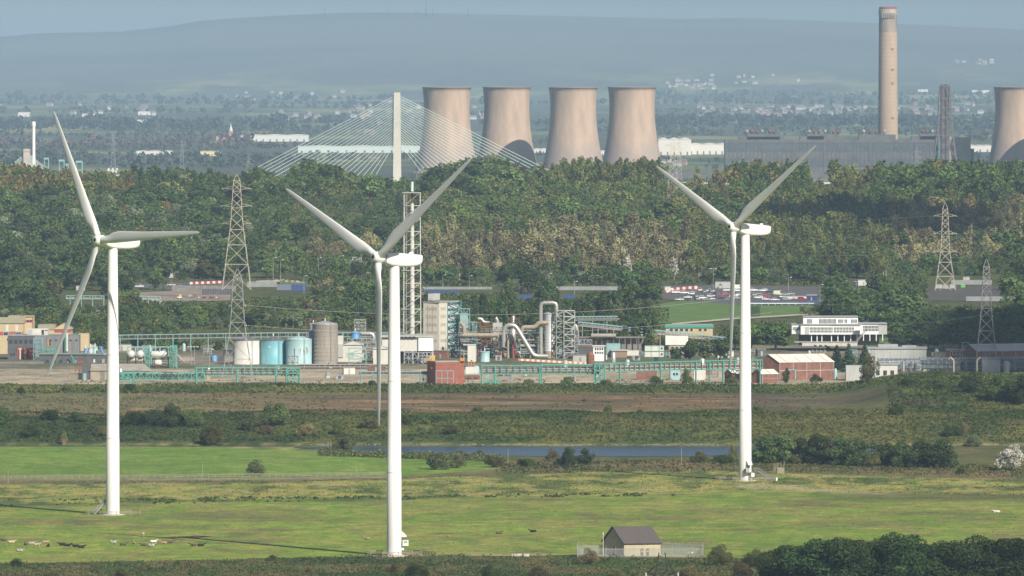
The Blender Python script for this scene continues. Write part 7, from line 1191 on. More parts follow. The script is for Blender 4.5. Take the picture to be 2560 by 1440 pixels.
def cow(pose):
    b = MB(); z = .44 if pose == 'lie' else 1.02
    ell(b, (0, 0, z + .02), (.95, .36 if pose != 'lie' else .44, .40)); ell(b, (.55, 0, z - .02), (.5, .36, .43)); ell(b, (-.6, 0, z + .03), (.48, .36, .40))
    hd = {'lie': (1.42, .12, .92), 'stand': (1.55, 0, 1.45), 'graze': (1.55, .1, .35)}[pose]; b.tube([(.8, 0, z + .12), ((.8 + hd[0]) / 2, hd[1] / 2, (z + hd[2]) / 2 + .1), hd], [.27, .21, .16], 10); fw = (.38, .05, -.1) if pose != 'graze' else (.18, 0, -.24)
    b.tube([hd, (hd[0] + fw[0] * .6, hd[1] + fw[1], hd[2] + fw[2] * .6), (hd[0] + fw[0], hd[1] + fw[1], hd[2] + fw[2])], [.17, .13, .10], 10)
    for s_ in (-1, 1): b.tube([(hd[0] - .02, hd[1] + s_ * .1, hd[2] + .1), (hd[0] - .08, hd[1] + s_ * .3, hd[2] + .12)], [.06, .04], 6)
    if pose == 'lie':
        for s_ in (-1, 1): b.tube([(.55, s_ * .28, .3), (.95, s_ * .36, .16), (.62, s_ * .42, .08)], [.16, .1, .07], 8); b.tube([(-.55, s_ * .3, .36), (-.1, s_ * .46, .26), (-.5, s_ * .52, .1)], [.24, .14, .08], 8)
        b.tube([(-1.02, 0, .6), (-1.15, .1, .3), (-1.1, .2, .08)], [.06, .045, .05], 6)
    else:
        for s_ in (-1, 1): b.tube([(.62, s_ * .22, z - .2), (.62, s_ * .22, .5), (.60, s_ * .22, .12), (.63, s_ * .22, 0)], [.16, .1, .065, .085], 8); b.tube([(-.68, s_ * .24, z - .05), (-.60, s_ * .24, .68), (-.78, s_ * .24, .48), (-.74, s_ * .24, 0)], [.24, .15, .08, .085], 8)
        b.tube([(-1.02, 0, z + .25), (-1.12, 0, z - .1), (-1.1, 0, .45)], [.06, .04, .05], 6)
    return fuse(b, 'cow_' + pose)
COWS = {p: cow(p) for p in ('lie', 'stand', 'graze')}
def coat(name, c1, c2=None):
    return mat(name, c1, .85) if c2 is None else mat(name, c2, .85, var=.01, vs=1.4, var2=c1)
CO = {'black': coat('coat_black', (.012, .012, .014)), 'brown': coat('coat_brown', (.11, .065, .045)), 'red': coat('coat_red', (.16, .06, .04)), 'tan': coat('coat_tan', (.34, .235, .145)), 'cream': coat('coat_cream', (.48, .39, .28)), 'white': coat('coat_white', (.6, .57, .52)), 'grey': coat('coat_grey', (.40, .36, .31)), 'brown and white': coat('coat_brown_white', (.14, .09, .06), (.5, .45, .4)), 'black and white': coat('coat_black_white', (.02, .02, .022), (.55, .52, .5))}
for i, (px, py, co_, pose, ang, lab) in enumerate(((9, 1353, 'brown', 'lie', 170, 'at the left edge'), (28, 1358, 'cream', 'lie', 10, 'second from the left edge'), (64, 1363, 'red', 'lie', 100, 'small and dark, left in the herd'), (78, 1361, 'brown and white', 'lie', 20, 'between the red and the tan one'), (93, 1369, 'brown and white', 'stand', 30, 'up on its feet in the left herd'), (113, 1358, 'tan', 'lie', 5, 'behind the standing one'), (121, 1367, 'black', 'lie', 90, 'small, right of the standing one'), (156, 1364, 'black', 'lie', 175, 'left of a pair, behind'), (168, 1366, 'black', 'lie', 5, 'right of a pair, behind'), (190, 1368, 'black', 'lie', 170, 'left of the front pair under the first turbine'), (203, 1370, 'black', 'lie', 5, 'right of the front pair under the first turbine'), (49, 1379, 'brown and white', 'lie', 10, 'alone in front at left'), (283, 1358, 'black and white', 'lie', 10, 'alone right of the first turbine'), (358, 1342, 'grey', 'graze', 80, 'alone at the back'), (308, 1364, 'brown', 'lie', 0, 'flat out near the turbine shadow tip'), (335, 1360, 'tan', 'lie', 95, 'seen from behind in the right group'), (360, 1365, 'brown', 'lie', 175, 'beside the black one with white legs'), (378, 1366, 'black and white', 'lie', 10, 'with pale legs beside the brown one'), (383, 1357, 'white', 'lie', 10, 'brightest of the right group'), (410, 1360, 'tan', 'lie', 170, 'at the right of the right group'), (424, 1358, 'brown', 'lie', 10, 'last of the right group'), (490, 1346, 'grey', 'lie', 10, 'alone far to the right of the herd'), (484, 1366, 'brown', 'lie', 160, 'left of the last pair'), (502, 1366, 'black', 'lie', 10, 'right of the last pair'), (1247, 1335, 'brown', 'lie', 30, 'alone in the middle meadow'), (1333, 1331, 'black', 'lie', 175, 'alone in the middle meadow'), (2492, 1282, 'white', 'lie', 175, 'alone in the right-hand meadow'), (918, 1349, 'tan', 'lie', 150, 'just left of the nearest turbine'))):
    g_ = Gp(px, py); o = bpy.data.objects.new('cow', COWS[pose]); COL.objects.link(o); o.location = g_; o.rotation_euler = (0, 0, R(ang)); o.scale = (.86,) * 3
    if not COWS[pose].materials: COWS[pose].materials.append(CO['black'])
    o.material_slots[0].link = 'OBJECT'; o.material_slots[0].material = CO[co_]; tag(o, f"{co_} cow {'lying' if pose == 'lie' else 'standing' if pose == 'stand' else 'grazing'}, {lab}", 'cow', 'cattle on the meadow')
# ---------------------------------------------------------------- vehicles
CP = bpy.data.materials.new('car_paint'); CP.use_nodes = True; nn = CP.node_tree.nodes; oi = nn.new('ShaderNodeObjectInfo'); CP.node_tree.links.new(oi.outputs['Color'], nn['Principled BSDF'].inputs['Base Color']); nn['Principled BSDF'].inputs['Roughness'].default_value = .3; nn['Principled BSDF'].inputs['Coat Weight'].default_value = .6
TYRE = mat('tyre', (.02, .02, .02), .9); GLS = mat('car_glass', (.03, .035, .045), .08, spec=.7); RIM = mat('rim', (.45, .45, .46), .4, .7); LAMP = mat('lamp_glass', (.8, .8, .75), .2)
def extr(b, prof, w_, w2=None):
    """side profile (x,z) extruded across the width, pinched to w2 at its upper points"""
    n = len(prof); zmx = max(p[1] for p in prof); zmn = min(p[1] for p in prof); V = []
    for s_ in (-1, 1): V += [(x, s_ * lerp(w_, w2 or w_, (z - zmn) / (zmx - zmn)), z) for x, z in prof]
    b.add(V, [tuple(range(n - 1, -1, -1)), tuple(range(n, 2 * n))] + [(i, (i + 1) % n, n + (i + 1) % n, n + i) for i in range(n)]); return b
def car_parts(kind):
    P_ = {}
    if kind == 'car': lw = [(-2.1, .35), (2.1, .35), (2.15, .6), (2.0, .78), (1.1, .92), (-1.9, .98), (-2.12, .8)]; cab = [(1.05, .9), (.35, 1.38), (-1.15, 1.42), (-1.85, .96)]; roof = [(.4, 1.36), (.33, 1.44), (-1.1, 1.48), (-1.25, 1.40)]; wx = (1.3, -1.3); w_ = .86
    elif kind == 'suv': lw = [(-2.2, .42), (2.2, .42), (2.25, .8), (2.05, 1.0), (1.2, 1.1), (-2.1, 1.14), (-2.22, .9)]; cab = [(1.15, 1.08), (.55, 1.64), (-1.95, 1.68), (-2.15, 1.12)]; roof = [(.6, 1.62), (.52, 1.72), (-1.9, 1.76), (-2.0, 1.66)]; wx = (1.38, -1.38); w_ = .92
    elif kind == 'van': lw = [(-2.5, .4), (2.5, .4), (2.55, .8), (2.35, 1.1), (1.5, 2.15), (-2.5, 2.2), (-2.55, 1.2)]; cab = [(2.28, 1.15), (1.58, 2.02), (.75, 2.02), (.75, 1.2)]; roof = [(1.4, 2.15), (1.3, 2.28), (-2.4, 2.3), (-2.45, 2.18)]; wx = (1.6, -1.6); w_ = .98
    else: lw = [(-2.7, .55), (2.5, .45), (2.6, .85), (1.6, 1.1), (.3, 1.1), (.25, .95), (-2.7, .95)]; cab = [(1.65, 1.05), (1.2, 1.75), (.35, 1.78), (.3, 1.05)]; roof = [(1.25, 1.73), (1.15, 1.86), (.4, 1.88), (.32, 1.75)]; wx = (1.7, -1.6); w_ = .95
    P_['body'] = extr(MB(), lw, w_, w_ * .96).mesh('car_body'); P_['window'] = extr(MB(), cab, w_ * (.93 if kind != 'van' else 1.005), w_ * (.76 if kind != 'van' else 1.0)).mesh('car_window'); P_['roof'] = extr(MB(), roof, w_ * .78 if kind != 'van' else w_ * .96, w_ * .74 if kind != 'van' else w_ * .9).mesh('car_roof')
    P_['body'].materials.append(CP); P_['window'].materials.append(GLS); P_['roof'].materials.append(CP); P_['wx'] = wx; P_['w'] = w_
    P_['lamps'] = []
    for s_ in (-1, 1): q = MB(); q.box(lw[2][0] - .15, lw[2][0] + .03, s_ * w_ * .72 - .17, s_ * w_ * .72 + .17, lw[2][1] - .05, lw[2][1] + .14); me = q.mesh('headlight'); me.materials.append(LAMP); P_['lamps'].append(me)
    return P_
q = MB(); q.tube([(0, -.11, 0), (0, .11, 0)], .33, 14); WT = q.mesh('tyre'); WT.materials.append(TYRE); q = MB(); q.tube([(0, -.13, 0), (0, .13, 0)], .2, 10); WR = q.mesh('rim'); WR.materials.append(RIM)
CARP = {k: car_parts(k) for k in ('car', 'suv', 'van', 'pickup')}
def car(kind, g_, ang, colr, label, group):
    p = CARP[kind]; t = thing('parked_' + {'car': 'car', 'suv': 'car', 'van': 'van', 'pickup': 'pickup'}[kind], label, {'van': 'van', 'pickup': 'pickup truck'}.get(kind, 'car'), g_, R(ang), group)
    for nm in ('body', 'roof', 'window'): o = link(nm, p[nm], None, t); o.color = (*colr, 1)
    for me in p['lamps']: link('headlight', me, None, t)
    for x in p['wx']:
        for s_ in (-1, 1): o = link('wheel', WT, None, t, (x, s_ * (p['w'] - .08), .33)); link('rim', WR, None, o)
    return t
W_, SV, BK, RD, BL, CR = (.75, .75, .74), (.36, .38, .40), (.015, .016, .02), (.42, .02, .03), (.03, .07, .25), (.62, .60, .45)
gc = 'cars in the right-hand car park'
for px, py, k, c, a, lab in ((1688, 735, 'suv', W_, 200, 'white car by the white cabin and barriers'), (1711, 736, 'suv', W_, 8, 'white estate car before the red and white barriers'), (1719, 747, 'car', W_, 188, 'white car nearest the lawn, at the left of the row'), (1742, 741, 'suv', BK, 100, 'black car seen end-on left in the car park'), (1760, 733, 'car', SV, 100, 'silver car end-on in the back row, left'), (1777, 732, 'car', (.3, .36, .42), 105, 'blue-silver car end-on in the back row, right'), (1771, 738, 'car', (.06, .08, .08), 10, 'dark car behind the white hatchback'), (1787, 740, 'car', BK, 170, 'black car next to the red cars'), (1798, 741, 'car', RD, 10, 'red car half hidden in the middle row'), (1816, 740, 'car', RD, 15, 'bright red car near the hanging blade'), (1757, 749, 'suv', W_, 10, 'white car in the front row, beside the hatchback'), (1776, 743, 'car', W_, 20, 'white hatchback in the second row'), (1778, 751, 'car', W_, 172, 'white car at the edge of the lawn'), (1797, 750, 'suv', (.02, .03, .07), 20, 'dark blue car in the front row'), (1806, 752, 'car', (.05, .07, .12), 90, 'dark car end-on near the blade'), (1822, 750, 'car', (.10, .14, .25), 10, 'blue-grey car behind the blade'), (1843, 749, 'car', SV, 20, 'silver car between blade and tower'), (1842, 741, 'car', W_, 190, 'white car between blade and tower'), (1844, 724, 'van', W_, 10, 'white van at the back between blade and tower'), (1881, 741, 'suv', (.35, .37, .38), 185, 'grey car right of the last turbine tower'), (1896, 748, 'suv', W_, 188, 'white estate car right of the last turbine tower'), (1914, 752, 'car', W_, 10, 'white car by the white road rail'), (1937, 753, 'car', W_, 5, 'low white car by the white road rail'), (1946, 739, 'van', CR, 5, 'cream van with dark side windows'), (1926, 735, 'suv', BK, 10, 'black car behind the cream van'), (1963, 740, 'car', SV, 5, 'silver saloon right of the cream van'), (1966, 752, 'car', (.3, .32, .45), 5, 'pale blue car near the road end'), (1862, 733, 'car', BL, 30, 'blue car behind the turbine tower'), (1730, 733, 'car', (.2, .2, .21), 12, 'grey car at the barrier end'), (1985, 746, 'car', W_, 8, 'white car near the long white awning')): car(k, Gp(px, py, 3700, 4600) + Vector((0, 0, .26)), a, c, lab, gc)
OCC = [o.location.copy() for o in bpy.data.objects if o.get('group') == gc]; cr2 = np.random.default_rng(12); ordn = ('first', 'second', 'third', 'fourth', 'fifth', 'sixth', 'seventh', 'eighth', 'ninth', 'tenth', 'eleventh', 'twelfth', 'thirteenth', 'fourteenth', 'fifteenth', 'sixteenth')
for rw, py, a_, b_, nrow in (('front', 752, 1700, 2005, 15), ('second', 745, 1720, 1990, 15), ('third', 738, 1730, 1975, 13), ('back', 730, 1752, 1930, 9)):
    for k in range(nrow):
        px = lerp(a_, b_, k / (nrow - 1)); g_ = Gp(px + cr2.uniform(-2, 2), py + cr2.uniform(-.6, .6), 3700, 4600) + Vector((0, 0, .26))
        if any(abs(g_.x - q_.x) < 4.2 and abs(g_.y - q_.y) < 7 for q_ in OCC): continue
        OCC.append(g_); ci = int(cr2.choice(6, p=(.34, .2, .16, .1, .12, .08))); car(('car', 'suv')[int(cr2.integers(2))], g_, float(cr2.uniform(-14, 14)) + (180 if cr2.random() < .5 else 0) + (90 if cr2.random() < .35 else 0), (W_, SV, BK, RD, (.04, .07, .16), (.22, .22, .23))[ci], ('white', 'silver', 'black', 'red', 'dark blue', 'grey')[ci] + ' car, ' + ordn[k] + ' place from the left in the ' + rw + ' row of the car park', gc)
gl = 'vehicles in the left-hand yard'
for px, py, k, c, a, lab in ((347, 720, 'pickup', W_, 8, 'white flatbed pickup right of the first turbine tower'), (428, 716, 'car', W_, 160, 'white car parked left of the barriers'), (449, 719, 'car', SV, 185, 'silver car parked before the barriers'), (466, 717, 'car', BL, 10, 'blue car parked before the barriers')): car(k, Gp(px, py, 3700, 4700) + Vector((0, 0, .26)), a, c, lab, gl)
# ---------------------------------------------------------------- barriers, cabins, hoardings
BW = mat('barrier_white', (.62, .61, .59), .5); BRD = mat('barrier_red', (.42, .03, .04), .5); q = MB(); q.add([(-.8, -.25, 0), (.8, -.25, 0), (.8, .25, 0), (-.8, .25, 0), (-.75, -.12, 1), (.75, -.12, 1), (.75, .12, 1), (-.75, .12, 1)], [(3, 2, 1, 0), (4, 5, 6, 7), (0, 1, 5, 4), (1, 2, 6, 5), (2, 3, 7, 6), (3, 0, 4, 7)]); BMs = []
for m_ in (BW, BRD): me = q.mesh('barrier'); me.materials.append(m_); BMs.append(me)
def barriers(p0, p1, n, label, group):
    for k in range(n):
        f_ = k / (n - 1); g_ = Gp(lerp(p0[0], p1[0], f_), lerp(p0[1], p1[1], f_), 3700, 4700); o = bpy.data.objects.new('road_barrier', BMs[k % 2]); COL.objects.link(o); o.location = g_ + Vector((0, 0, .25)); o.scale = (1, 1, 1.25); tag(o, ('white' if k % 2 == 0 else 'red') + ' plastic road barrier in ' + label, 'barrier', group)
barriers((1680, 727), (1740, 722), 9, 'the line behind the white cabin', 'barriers behind the cabin'); barriers((1654, 733), (1692, 731), 6, 'the short line before the white cabin', 'barriers before the cabin'); barriers((1740, 724), (1746, 728), 2, 'the turned end of the car park line', 'barriers at the line end'); barriers((478, 712), (556, 709), 12, 'the line along the left-hand yard', 'barriers in the left yard')
def cabin(px0, px1, pyt, pyb, label, m, dep=3, d=None, name='site_cabin', stripe=None, roofm=None, cat='cabin'):
    dd = Gp((px0 + px1) / 2, pyb, 3600, 5000).y if d is None else d; b = B(name, label, px0, dd, cat); b.box('wall', px0, px1, pyt, None, m, dep=dep); b.box('roof', px0 - .5, px1 + .5, pyt - 1, pyt, roofm or WHG, y0=-.15, dep=dep + .3)
    if stripe: b.box('stripe', px0, px1, pyb - 4, pyb - .5, stripe, y0=-.06, dep=.05)
    b.box('door', lerp(px0, px1, .4), lerp(px0, px1, .52), lerp(pyt, pyb, .3), None, GPIPE, y0=-.08, dep=.06); return b
cabin(1662, 1677, 717, 732, 'square white cabin with red foot among the barriers', BW, stripe=BRD); cabin(2017, 2042, 738, 752, 'dark blue shelter with white roof at the car park end', mat('navy', (.03, .05, .16), .5), roofm=WHT); cabin(1958, 2016, 741, 748, 'long low white awning in the car park', WHT, name='awning'); cabin(1788, 1826, 705, 722, 'grey cabin behind the car park', WHG); cabin(2090, 2106, 703, 718, 'red cabin wagon among the bushes', BRD); cabin(2145, 2176, 700, 714, 'white lorry box among the bushes', WHT, name='lorry_box', cat='lorry'); cabin(2136, 2146, 704, 714, 'dark blue lorry cab beside the white box', mat('navy', (.03, .05, .16)), name='lorry_cab', cat='lorry')
for px0, px1, pt, pb, lab, m in ((2340, 2356, 712, 722, 'first grey skip under the tan pylon', WHG), (2358, 2371, 713, 723, 'second grey skip under the tan pylon', GPIPE), (2374, 2388, 712, 722, 'third grey skip under the tan pylon', WHG), (2402, 2413, 712, 720, 'bright green container in the right yard', mat('bright_green', (.10, .48, .05), .5)), (2411, 2421, 702, 710, 'white box on the wall of the right yard, left', WHT), (2430, 2440, 704, 711, 'white box on the wall of the right yard, right', WHT), (2408, 2424, 693, 702, 'grey hut above the right yard', WHG), (2529, 2548, 706, 722, 'dark green container at the right edge', DGS), (2549, 2575, 705, 722, 'grey container cut by the right edge', GPIPE), (190, 212, 714, 726, 'grey hut with rusty roof left of the first turbine', WHG), (78, 114, 740, 746, 'long white roof in the scrub at left', WHT), (40, 66, 716, 728, 'beige hut in the trees at left', BEIGE), (218, 250, 776, 790, 'pinkish ruined hut beside the first turbine', BEIGE), (250, 266, 782, 796, 'red-roofed hut beside the first turbine', BRICK2)): cabin(px0, px1, pt, pb, lab, m, name='skip' if 'skip' in lab else 'container' if 'container' in lab else 'hut', cat='skip' if 'skip' in lab else 'container' if 'container' in lab else 'hut', roofm=RST if 'rusty' in lab or 'red-roof' in lab else None)
def hoarding(px0, px1, pyt, pyb, label, m, d=None, n=10, cat='hoarding'):
    dd = Gp((px0 + px1) / 2, pyb, 3600, 5000).y if d is None else d; x0, x1 = PX(px0, dd), PX(px1, dd); z0 = Hs((x0 + x1) / 2, dd); t = thing('hoarding', label, cat, (x0, dd, z0)); L = x1 - x0; h = max(1.2, PZ(pyt, dd) - z0)
    for k in range(n): MB().box(L * k / n + .03, L * (k + 1) / n - .03, -.05, .05, .1, h).build('panel', m, t); MB().box(L * k / n - .06, L * k / n + .06, .06, .2, 0, h + .1).build('post', GPIPE, t)
HB = mat('hoarding_blue', (.045, .08, .22), .5, var=.2, vs=.6); HG = mat('hoarding_grey', (.27, .285, .30), .6, var=.2, vs=.3)
for a in ((1055, 1230, 717, 724, 'long pale grey hoarding behind the flare stack', HG, None, 16), (1060, 1150, 726, 735, 'blue-grey hoarding right of the flare stack', HB, None, 9), (1390, 1545, 716, 726, 'pale grey hoarding left of the white cabin', HG, None, 14), (1298, 1330, 737, 747, 'short blue hoarding above the silver duct', HB, None, 4), (1408, 1438, 737, 747, 'short blue hoarding right of the silver duct', HB, None, 4), (618, 692, 704, 718, 'pale grey hoarding right of the tall tan pylon', HG, None, 8), (692, 728, 711, 726, 'blue-grey hoarding beside the pale hoarding', mat('slate_panel', (.16, .18, .25), .6), None, 4), (728, 766, 711, 728, 'dark blue hoarding with notices near the lamp posts', HB, None, 4), (2378, 2480, 700, 712, 'grey block wall behind the green container', HG, None, 12), (430, 590, 714, 728, 'brown-grey wall below the barriers of the left yard', DIRT, None, 16), (505, 580, 722, 738, 'dark slatted fence in the left yard', DGS, None, 12), (2415, 2620, 741, 754, 'long pale retaining wall at the right edge', HG, None, 14), (1880, 2060, 754, 761, 'blue hoarding along the road at right', HB, None, 14)): hoarding(*a)
# white road rail
t = thing('road_rail', 'long white road rail above the right-hand lawn', 'railing', (0, 0, 0)); pts = [Gp(p, 764, 3700, 4600) + Vector((0, 0, .3)) for p in range(1870, 2075, 17)]; q = MB()
for a, c in zip(pts, pts[1:]): q.bar(a + Vector((0, 0, .85)), c + Vector((0, 0, .85)), .12, .4); MB().box(a.x - .07, a.x + .07, a.y - .07, a.y + .07, a.z - .4, a.z + .85).build('post', WFR, t)
q.build('rail', WFR, t)
# scrap
SCM = [mat('scrap_red', (.40, .09, .08), .7), RST, mat('scrap_pale', (.6, .55, .5), .7), BRT]; sr = np.random.default_rng(3)
for px, py, w_, lab in ((484, 744, 22, 'heap of red and rusty scrap, leftmost in the left yard'), (512, 746, 30, 'heap of red and white scrap in the middle of the left yard'), (536, 747, 22, 'heap of rusty scrap nearest the pylon'), (372, 752, 26, 'low red scrap heap near the first turbine'), (392, 756, 20, 'small red scrap heap behind the pipe rack')):
    g_ = Gp(px, py, 3700, 4600); t = thing('scrap_heap', lab, 'scrap heap', g_, 0, 'scrap heaps'); W = M(w_, g_.y) / 2
    for k in range(12): x = sr.uniform(-W, W); y_ = sr.uniform(-1.5, 1.5); z = sr.uniform(.2, 1.6) * (1 - abs(x) / W * .6); a = sr.uniform(-.6, .6); MB().bar((x - .8 * math.cos(a), y_, z), (x + .8 * math.cos(a), y_, z + .8 * math.sin(a) + .1), sr.uniform(.3, .9), sr.uniform(.2, .8)).build('scrap_piece', SCM[int(sr.integers(4))], t)
t = thing('yellow_truck', 'small yellow dumper beside the red scrap', 'dumper', Gp(449, 748, 3700, 4600)); MB().box(-1.2, 1.2, -.9, .9, .5, 1.3).build('body', WHT, t); MB().box(-.2, .9, -.7, .7, 1.3, 2.4).build('cab', YEL, t)
for x in (-.8, .8): MB().tube([(x, -.95, .4), (x, -.7, .4)], .4, 12).build('wheel', TYRE, t)
g_ = Gp(428, 706, 3700, 4800); t = thing('tilted_panels', 'white tilted panels on a post above the left yard', 'sign', g_)
for k in range(3): MB().bar((-1.0 + k * .3, 0, 2.6 + k * .8), (1.2 - k * .2, 0, 3.1 + k * .75), 1.0, .5).build('panel', WHT, t)
MB().tube([(0, .3, 0), (0, .3, 4)], .1, 6).build('post', GPIPE, t)
g_ = Gp(888, 690, 4200, 5200); t = thing('raised_cabin', 'dark grey cabin raised on a thick post at the wood foot', 'cabin', g_); zt = PZ(650, g_.y) - g_.z; MB().box(-3, 4, -2, 2, zt - 2.4, zt).build('cabin_box', mat('slate_panel', (.16, .18, .25)), t); MB().box(-.6, .8, -.6, .6, 0, zt - 2.4).build('post', DGS, t)
for x in (-1.5, -.6, .3, 1.2, 2.1, 3.0): MB().box(x, x + .5, -1, -.6, zt, zt + 1.7).build('louvre', WHG, t)
# lamp posts
def lamp(px, pyt, pyb, label, heads=1, d=None):
    g_ = Gp(px, pyb, 2000, 6000) if d is None else Vector((PX(px, d), d, Hs(PX(px, d), d))); h = PZ(pyt, g_.y) - g_.z; t = thing('lamp_post', label, 'lamp post', g_, 0, 'lamp posts'); MB().tube([(0, 0, -.2), (0, 0, h)], [.16, .10], 8).build('column', STEEL, t)
    for k in range(heads): s_ = 1 if k == 0 else -1; q = MB(); q.bar((0, 0, h - .05), (s_ * 1.3, -.2, h + .15), .1); q.build('arm', STEEL, t); MB().box(s_ * 1.3 - .45, s_ * 1.3 + .45, -.4, 0, h + .05, h + .3).build('lantern', LAMP, t)
for a in ((683, 645, 704, 'leftmost lamp post near the dark blue hoarding'), (701, 650, 708, 'second lamp post near the dark blue hoarding'), (796, 645, 700, 'lamp post between blue hoarding and raised cabin'), (852, 640, 696, 'lamp post just left of the raised cabin'), (760, 690, 735, 'lamp post before the dark blue hoarding'), (1107, 688, 722, 'lamp post right of the flare stack'), (1173, 690, 722, 'second lamp post right of the flare stack'), (1371, 684, 733, 'lamp post above the silver arched duct'), (1436, 704, 740, 'lamp post right of the arched duct'), (1783, 672, 724, 'tall double lamp post behind the car park', 2), (1971, 694, 728, 'lamp post behind the cream van'), (2050, 712, 758, 'lamp post at the car park end'), (478, 868, 912, 'left lamp post by the pitched hut', 2), (486, 868, 912, 'right lamp post by the pitched hut', 2), (524, 874, 915, 'lamp post by the blue vessel'), (666, 868, 914, 'lamp post before the turquoise tank'), (1597, 838, 884, 'lamp post by the tarped trailer'), (2268, 818, 862, 'lamp post right of the office'), (1480, 758, 800, 'thin mast with orange windsock by the lattice tower')): lamp(*a[:4], heads=a[4] if len(a) > 4 else 1)
for px, pt, lab in ((2325, 446, 'tall floodlight mast on the wood top at right'), (1948, 461, 'tall floodlight mast right of the last turbine blade')): lamp(px, pt, 0, lab, 2, d=5080)
# orange road blocks along the silo yard
q = MB(); q.add([(-.7, -.3, 0), (.7, -.3, 0), (.7, .3, 0), (-.7, .3, 0), (-.7, -.15, .9), (.7, -.15, .9), (.7, .15, .9), (-.7, .15, .9)], [(3, 2, 1, 0), (4, 5, 6, 7), (0, 1, 5, 4), (1, 2, 6, 5), (2, 3, 7, 6), (3, 0, 4, 7)]); OB = []
for m_ in (ORA, BW): me = q.mesh('road_block'); me.materials.append(m_); OB.append(me)
for k in range(26): g_ = Gp(lerp(1300, 1466, k / 25), lerp(902, 911, k / 25), 3200, 3640); o = bpy.data.objects.new('road_block', OB[k % 2]); COL.objects.link(o); o.location = g_; tag(o, ('orange' if k % 2 == 0 else 'white') + ' road block in the line before the silver silo', 'barrier', 'road blocks before the silo')
# clouds drifting over, outside the picture, that shade the right-hand plant and the middle of the wood
CLM = mat('cloud_white', (.9, .9, .92), 1.); crg = np.random.default_rng(8)
def cloud(tx, ty, lx, ly, n, alt=1250.):
    k = alt / SDIR.z; c = Vector((tx, ty, 10)) + SDIR * k; b = MB()
    for i in range(n): a = crg.uniform(0, 6.28); r_ = math.sqrt(crg.random()) * .8; s = crg.uniform(.35, .6); ell(b, (r_ * lx * math.cos(a), r_ * ly * math.sin(a), crg.uniform(-10, 30)), (lx * s, ly * s, 45 * s + 20), 14)
    o = b.build('clouds', CLM, None, c); tag(o, kind='stuff')
cloud(276, 3520, 78, 330, 16); cloud(205, 5020, 55, 160, 10)
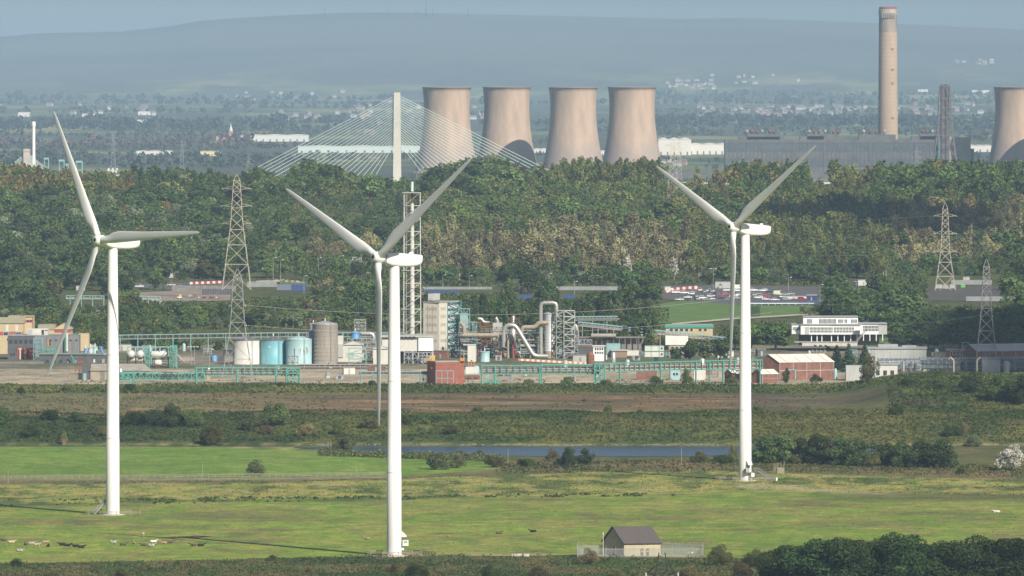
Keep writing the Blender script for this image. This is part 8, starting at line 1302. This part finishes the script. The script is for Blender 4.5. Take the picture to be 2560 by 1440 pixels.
# ---------------------------------------------------------------- loose plant lying about the works yard
kr = np.random.default_rng(31)
def zone_word(px): return next(w for k, w in ((300, 'before the grey works'), (580, 'behind the first pipe bridge'), (800, 'before the storage tanks'), (960, 'left of the nearest turbine'), (1090, 'right of the nearest turbine'), (1260, 'by the brick block'), (1420, 'before the silver silo'), (1560, 'by the rusty vessel'), (1720, 'by the rising pipe bridge'), (1890, 'near the last turbine'), (2120, 'behind the brick hall'), (9999, 'in the shaded plant')) if px < k)
for k in range(150):
    px = kr.uniform(180, 2540); py = kr.uniform(884, 956) if kr.random() < .65 else kr.uniform(872, 905); g_ = Gp(px, py, 3195, 3690); 
    if 1060 < px < 1165 and py > 900: continue
    kd = int(kr.integers(6)); zw = zone_word(px)
    if kd == 0: t = thing('crate_stack', 'stack of pale crates ' + zw, 'crates', g_, kr.uniform(-.4, .4), 'crates in the works yard'); n = int(kr.integers(2, 4)); [MB().box(-.8 + .1 * j, .8 - .05 * j, -.6, .6, .75 * j + .01, .75 * j + .74).build('crate', [FLAT, WHG, BEIGE, BLUT][int(kr.integers(4))], t) for j in range(n)]
    elif kd == 1:
        L = kr.uniform(5, 14); t = thing('pipe_run', 'low pipe run on stubs ' + zw, 'pipes', g_, kr.uniform(-.3, .3), 'low pipe runs')
        for j in range(int(kr.integers(2, 5))): z = .7 + .45 * (j % 3); MB().tube([(-L / 2, .4 * j, z), (L / 2, .4 * j, z)], kr.uniform(.1, .24), 7).build('pipe', [GPIPE, RST, ALU, TAN, BLUT][int(kr.integers(5))], t)
        for j in range(4): x = -L / 2 + L * (j + .5) / 4; MB().box(x - .12, x + .12, -.2, 1.4, 0, 1.7).build('stub', GPIPE, t)
    elif kd == 2: t = thing('steel_cabinet', 'small steel cabinet ' + zw, 'cabinet', g_, kr.uniform(-.4, .4), 'steel cabinets'); h = kr.uniform(1.6, 3); w_ = kr.uniform(.7, 1.6); MB().box(-w_, w_, -.7, .7, 0, h).build('body', [WHG, GPIPE, WHT, TEALP][int(kr.integers(4))], t); MB().box(-w_ - .1, w_ + .1, -.8, .8, h, h + .12).build('lid', GPIPE, t); MB().box(-w_ * .4, w_ * .4, -.75, -.7, .2, h * .85).build('door', DGS, t)
    elif kd == 3: r_ = kr.uniform(.6, 1.3); h = kr.uniform(2, 5); t = thing('small_vessel', 'small upright vessel ' + zw, 'vessel', g_, 0, 'small vessels'); MB().lathe((0, 0, 0), [(r_, .5), (r_, h), (r_ * .6, h + .5), (.1, h + .7)], 14).build('shell', [GPIPE, ALU, WHG, PBL, RST][int(kr.integers(5))], t); [MB().bar((r_ * .8 * math.cos(a), r_ * .8 * math.sin(a), 0), (r_ * .8 * math.cos(a), r_ * .8 * math.sin(a), .6), .15).build('leg', GPIPE, t) for a in (0, 2.1, 4.2)]
    elif kd == 4: w_ = kr.uniform(8, 26); frame('pipe_gantry', 'small steel pipe gantry ' + zw, px, px + w_, py - kr.uniform(14, 34), None, g_.y, 2.5, max(1, int(w_ / 9)), 2, [GPIPE, BLUT, RST, TEALS][int(kr.integers(4))], .16, group='small pipe gantries')
    else: w_ = kr.uniform(1.8, 4); h = kr.uniform(2.2, 3.4); t = thing('store_hut', 'small flat-roofed store hut ' + zw, 'hut', g_, kr.uniform(-.5, .5), 'small store huts'); MB().box(-w_, w_, -1.5, 1.5, 0, h).build('wall', [WHG, BEIGE, BRICK2, DGS, WHT][int(kr.integers(5))], t); MB().box(-w_ - .2, w_ + .2, -1.7, 1.7, h, h + .15).build('roof', FLAT, t); MB().box(-.4, .4, -1.56, -1.5, 0, 2).build('door', GPIPE, t)
def haze(dens):
    hz = MB().box(-9000, 9000, -800, 40000, -6, 420).build('haze', None)
    m = bpy.data.materials.new('haze'); m.use_nodes = True; n = m.node_tree.nodes; n.clear()
    out = n.new('ShaderNodeOutputMaterial'); v = n.new('ShaderNodeVolumePrincipled'); v.inputs['Density'].default_value = dens
    v.inputs['Color'].default_value = (.50,.735,1.,1); v.inputs['Anisotropy'].default_value = -.3
    m.node_tree.links.new(v.outputs[0], out.inputs['Volume']); hz.data.materials.clear(); hz.data.materials.append(m); tag(hz, kind='stuff')
haze(2.6e-5)
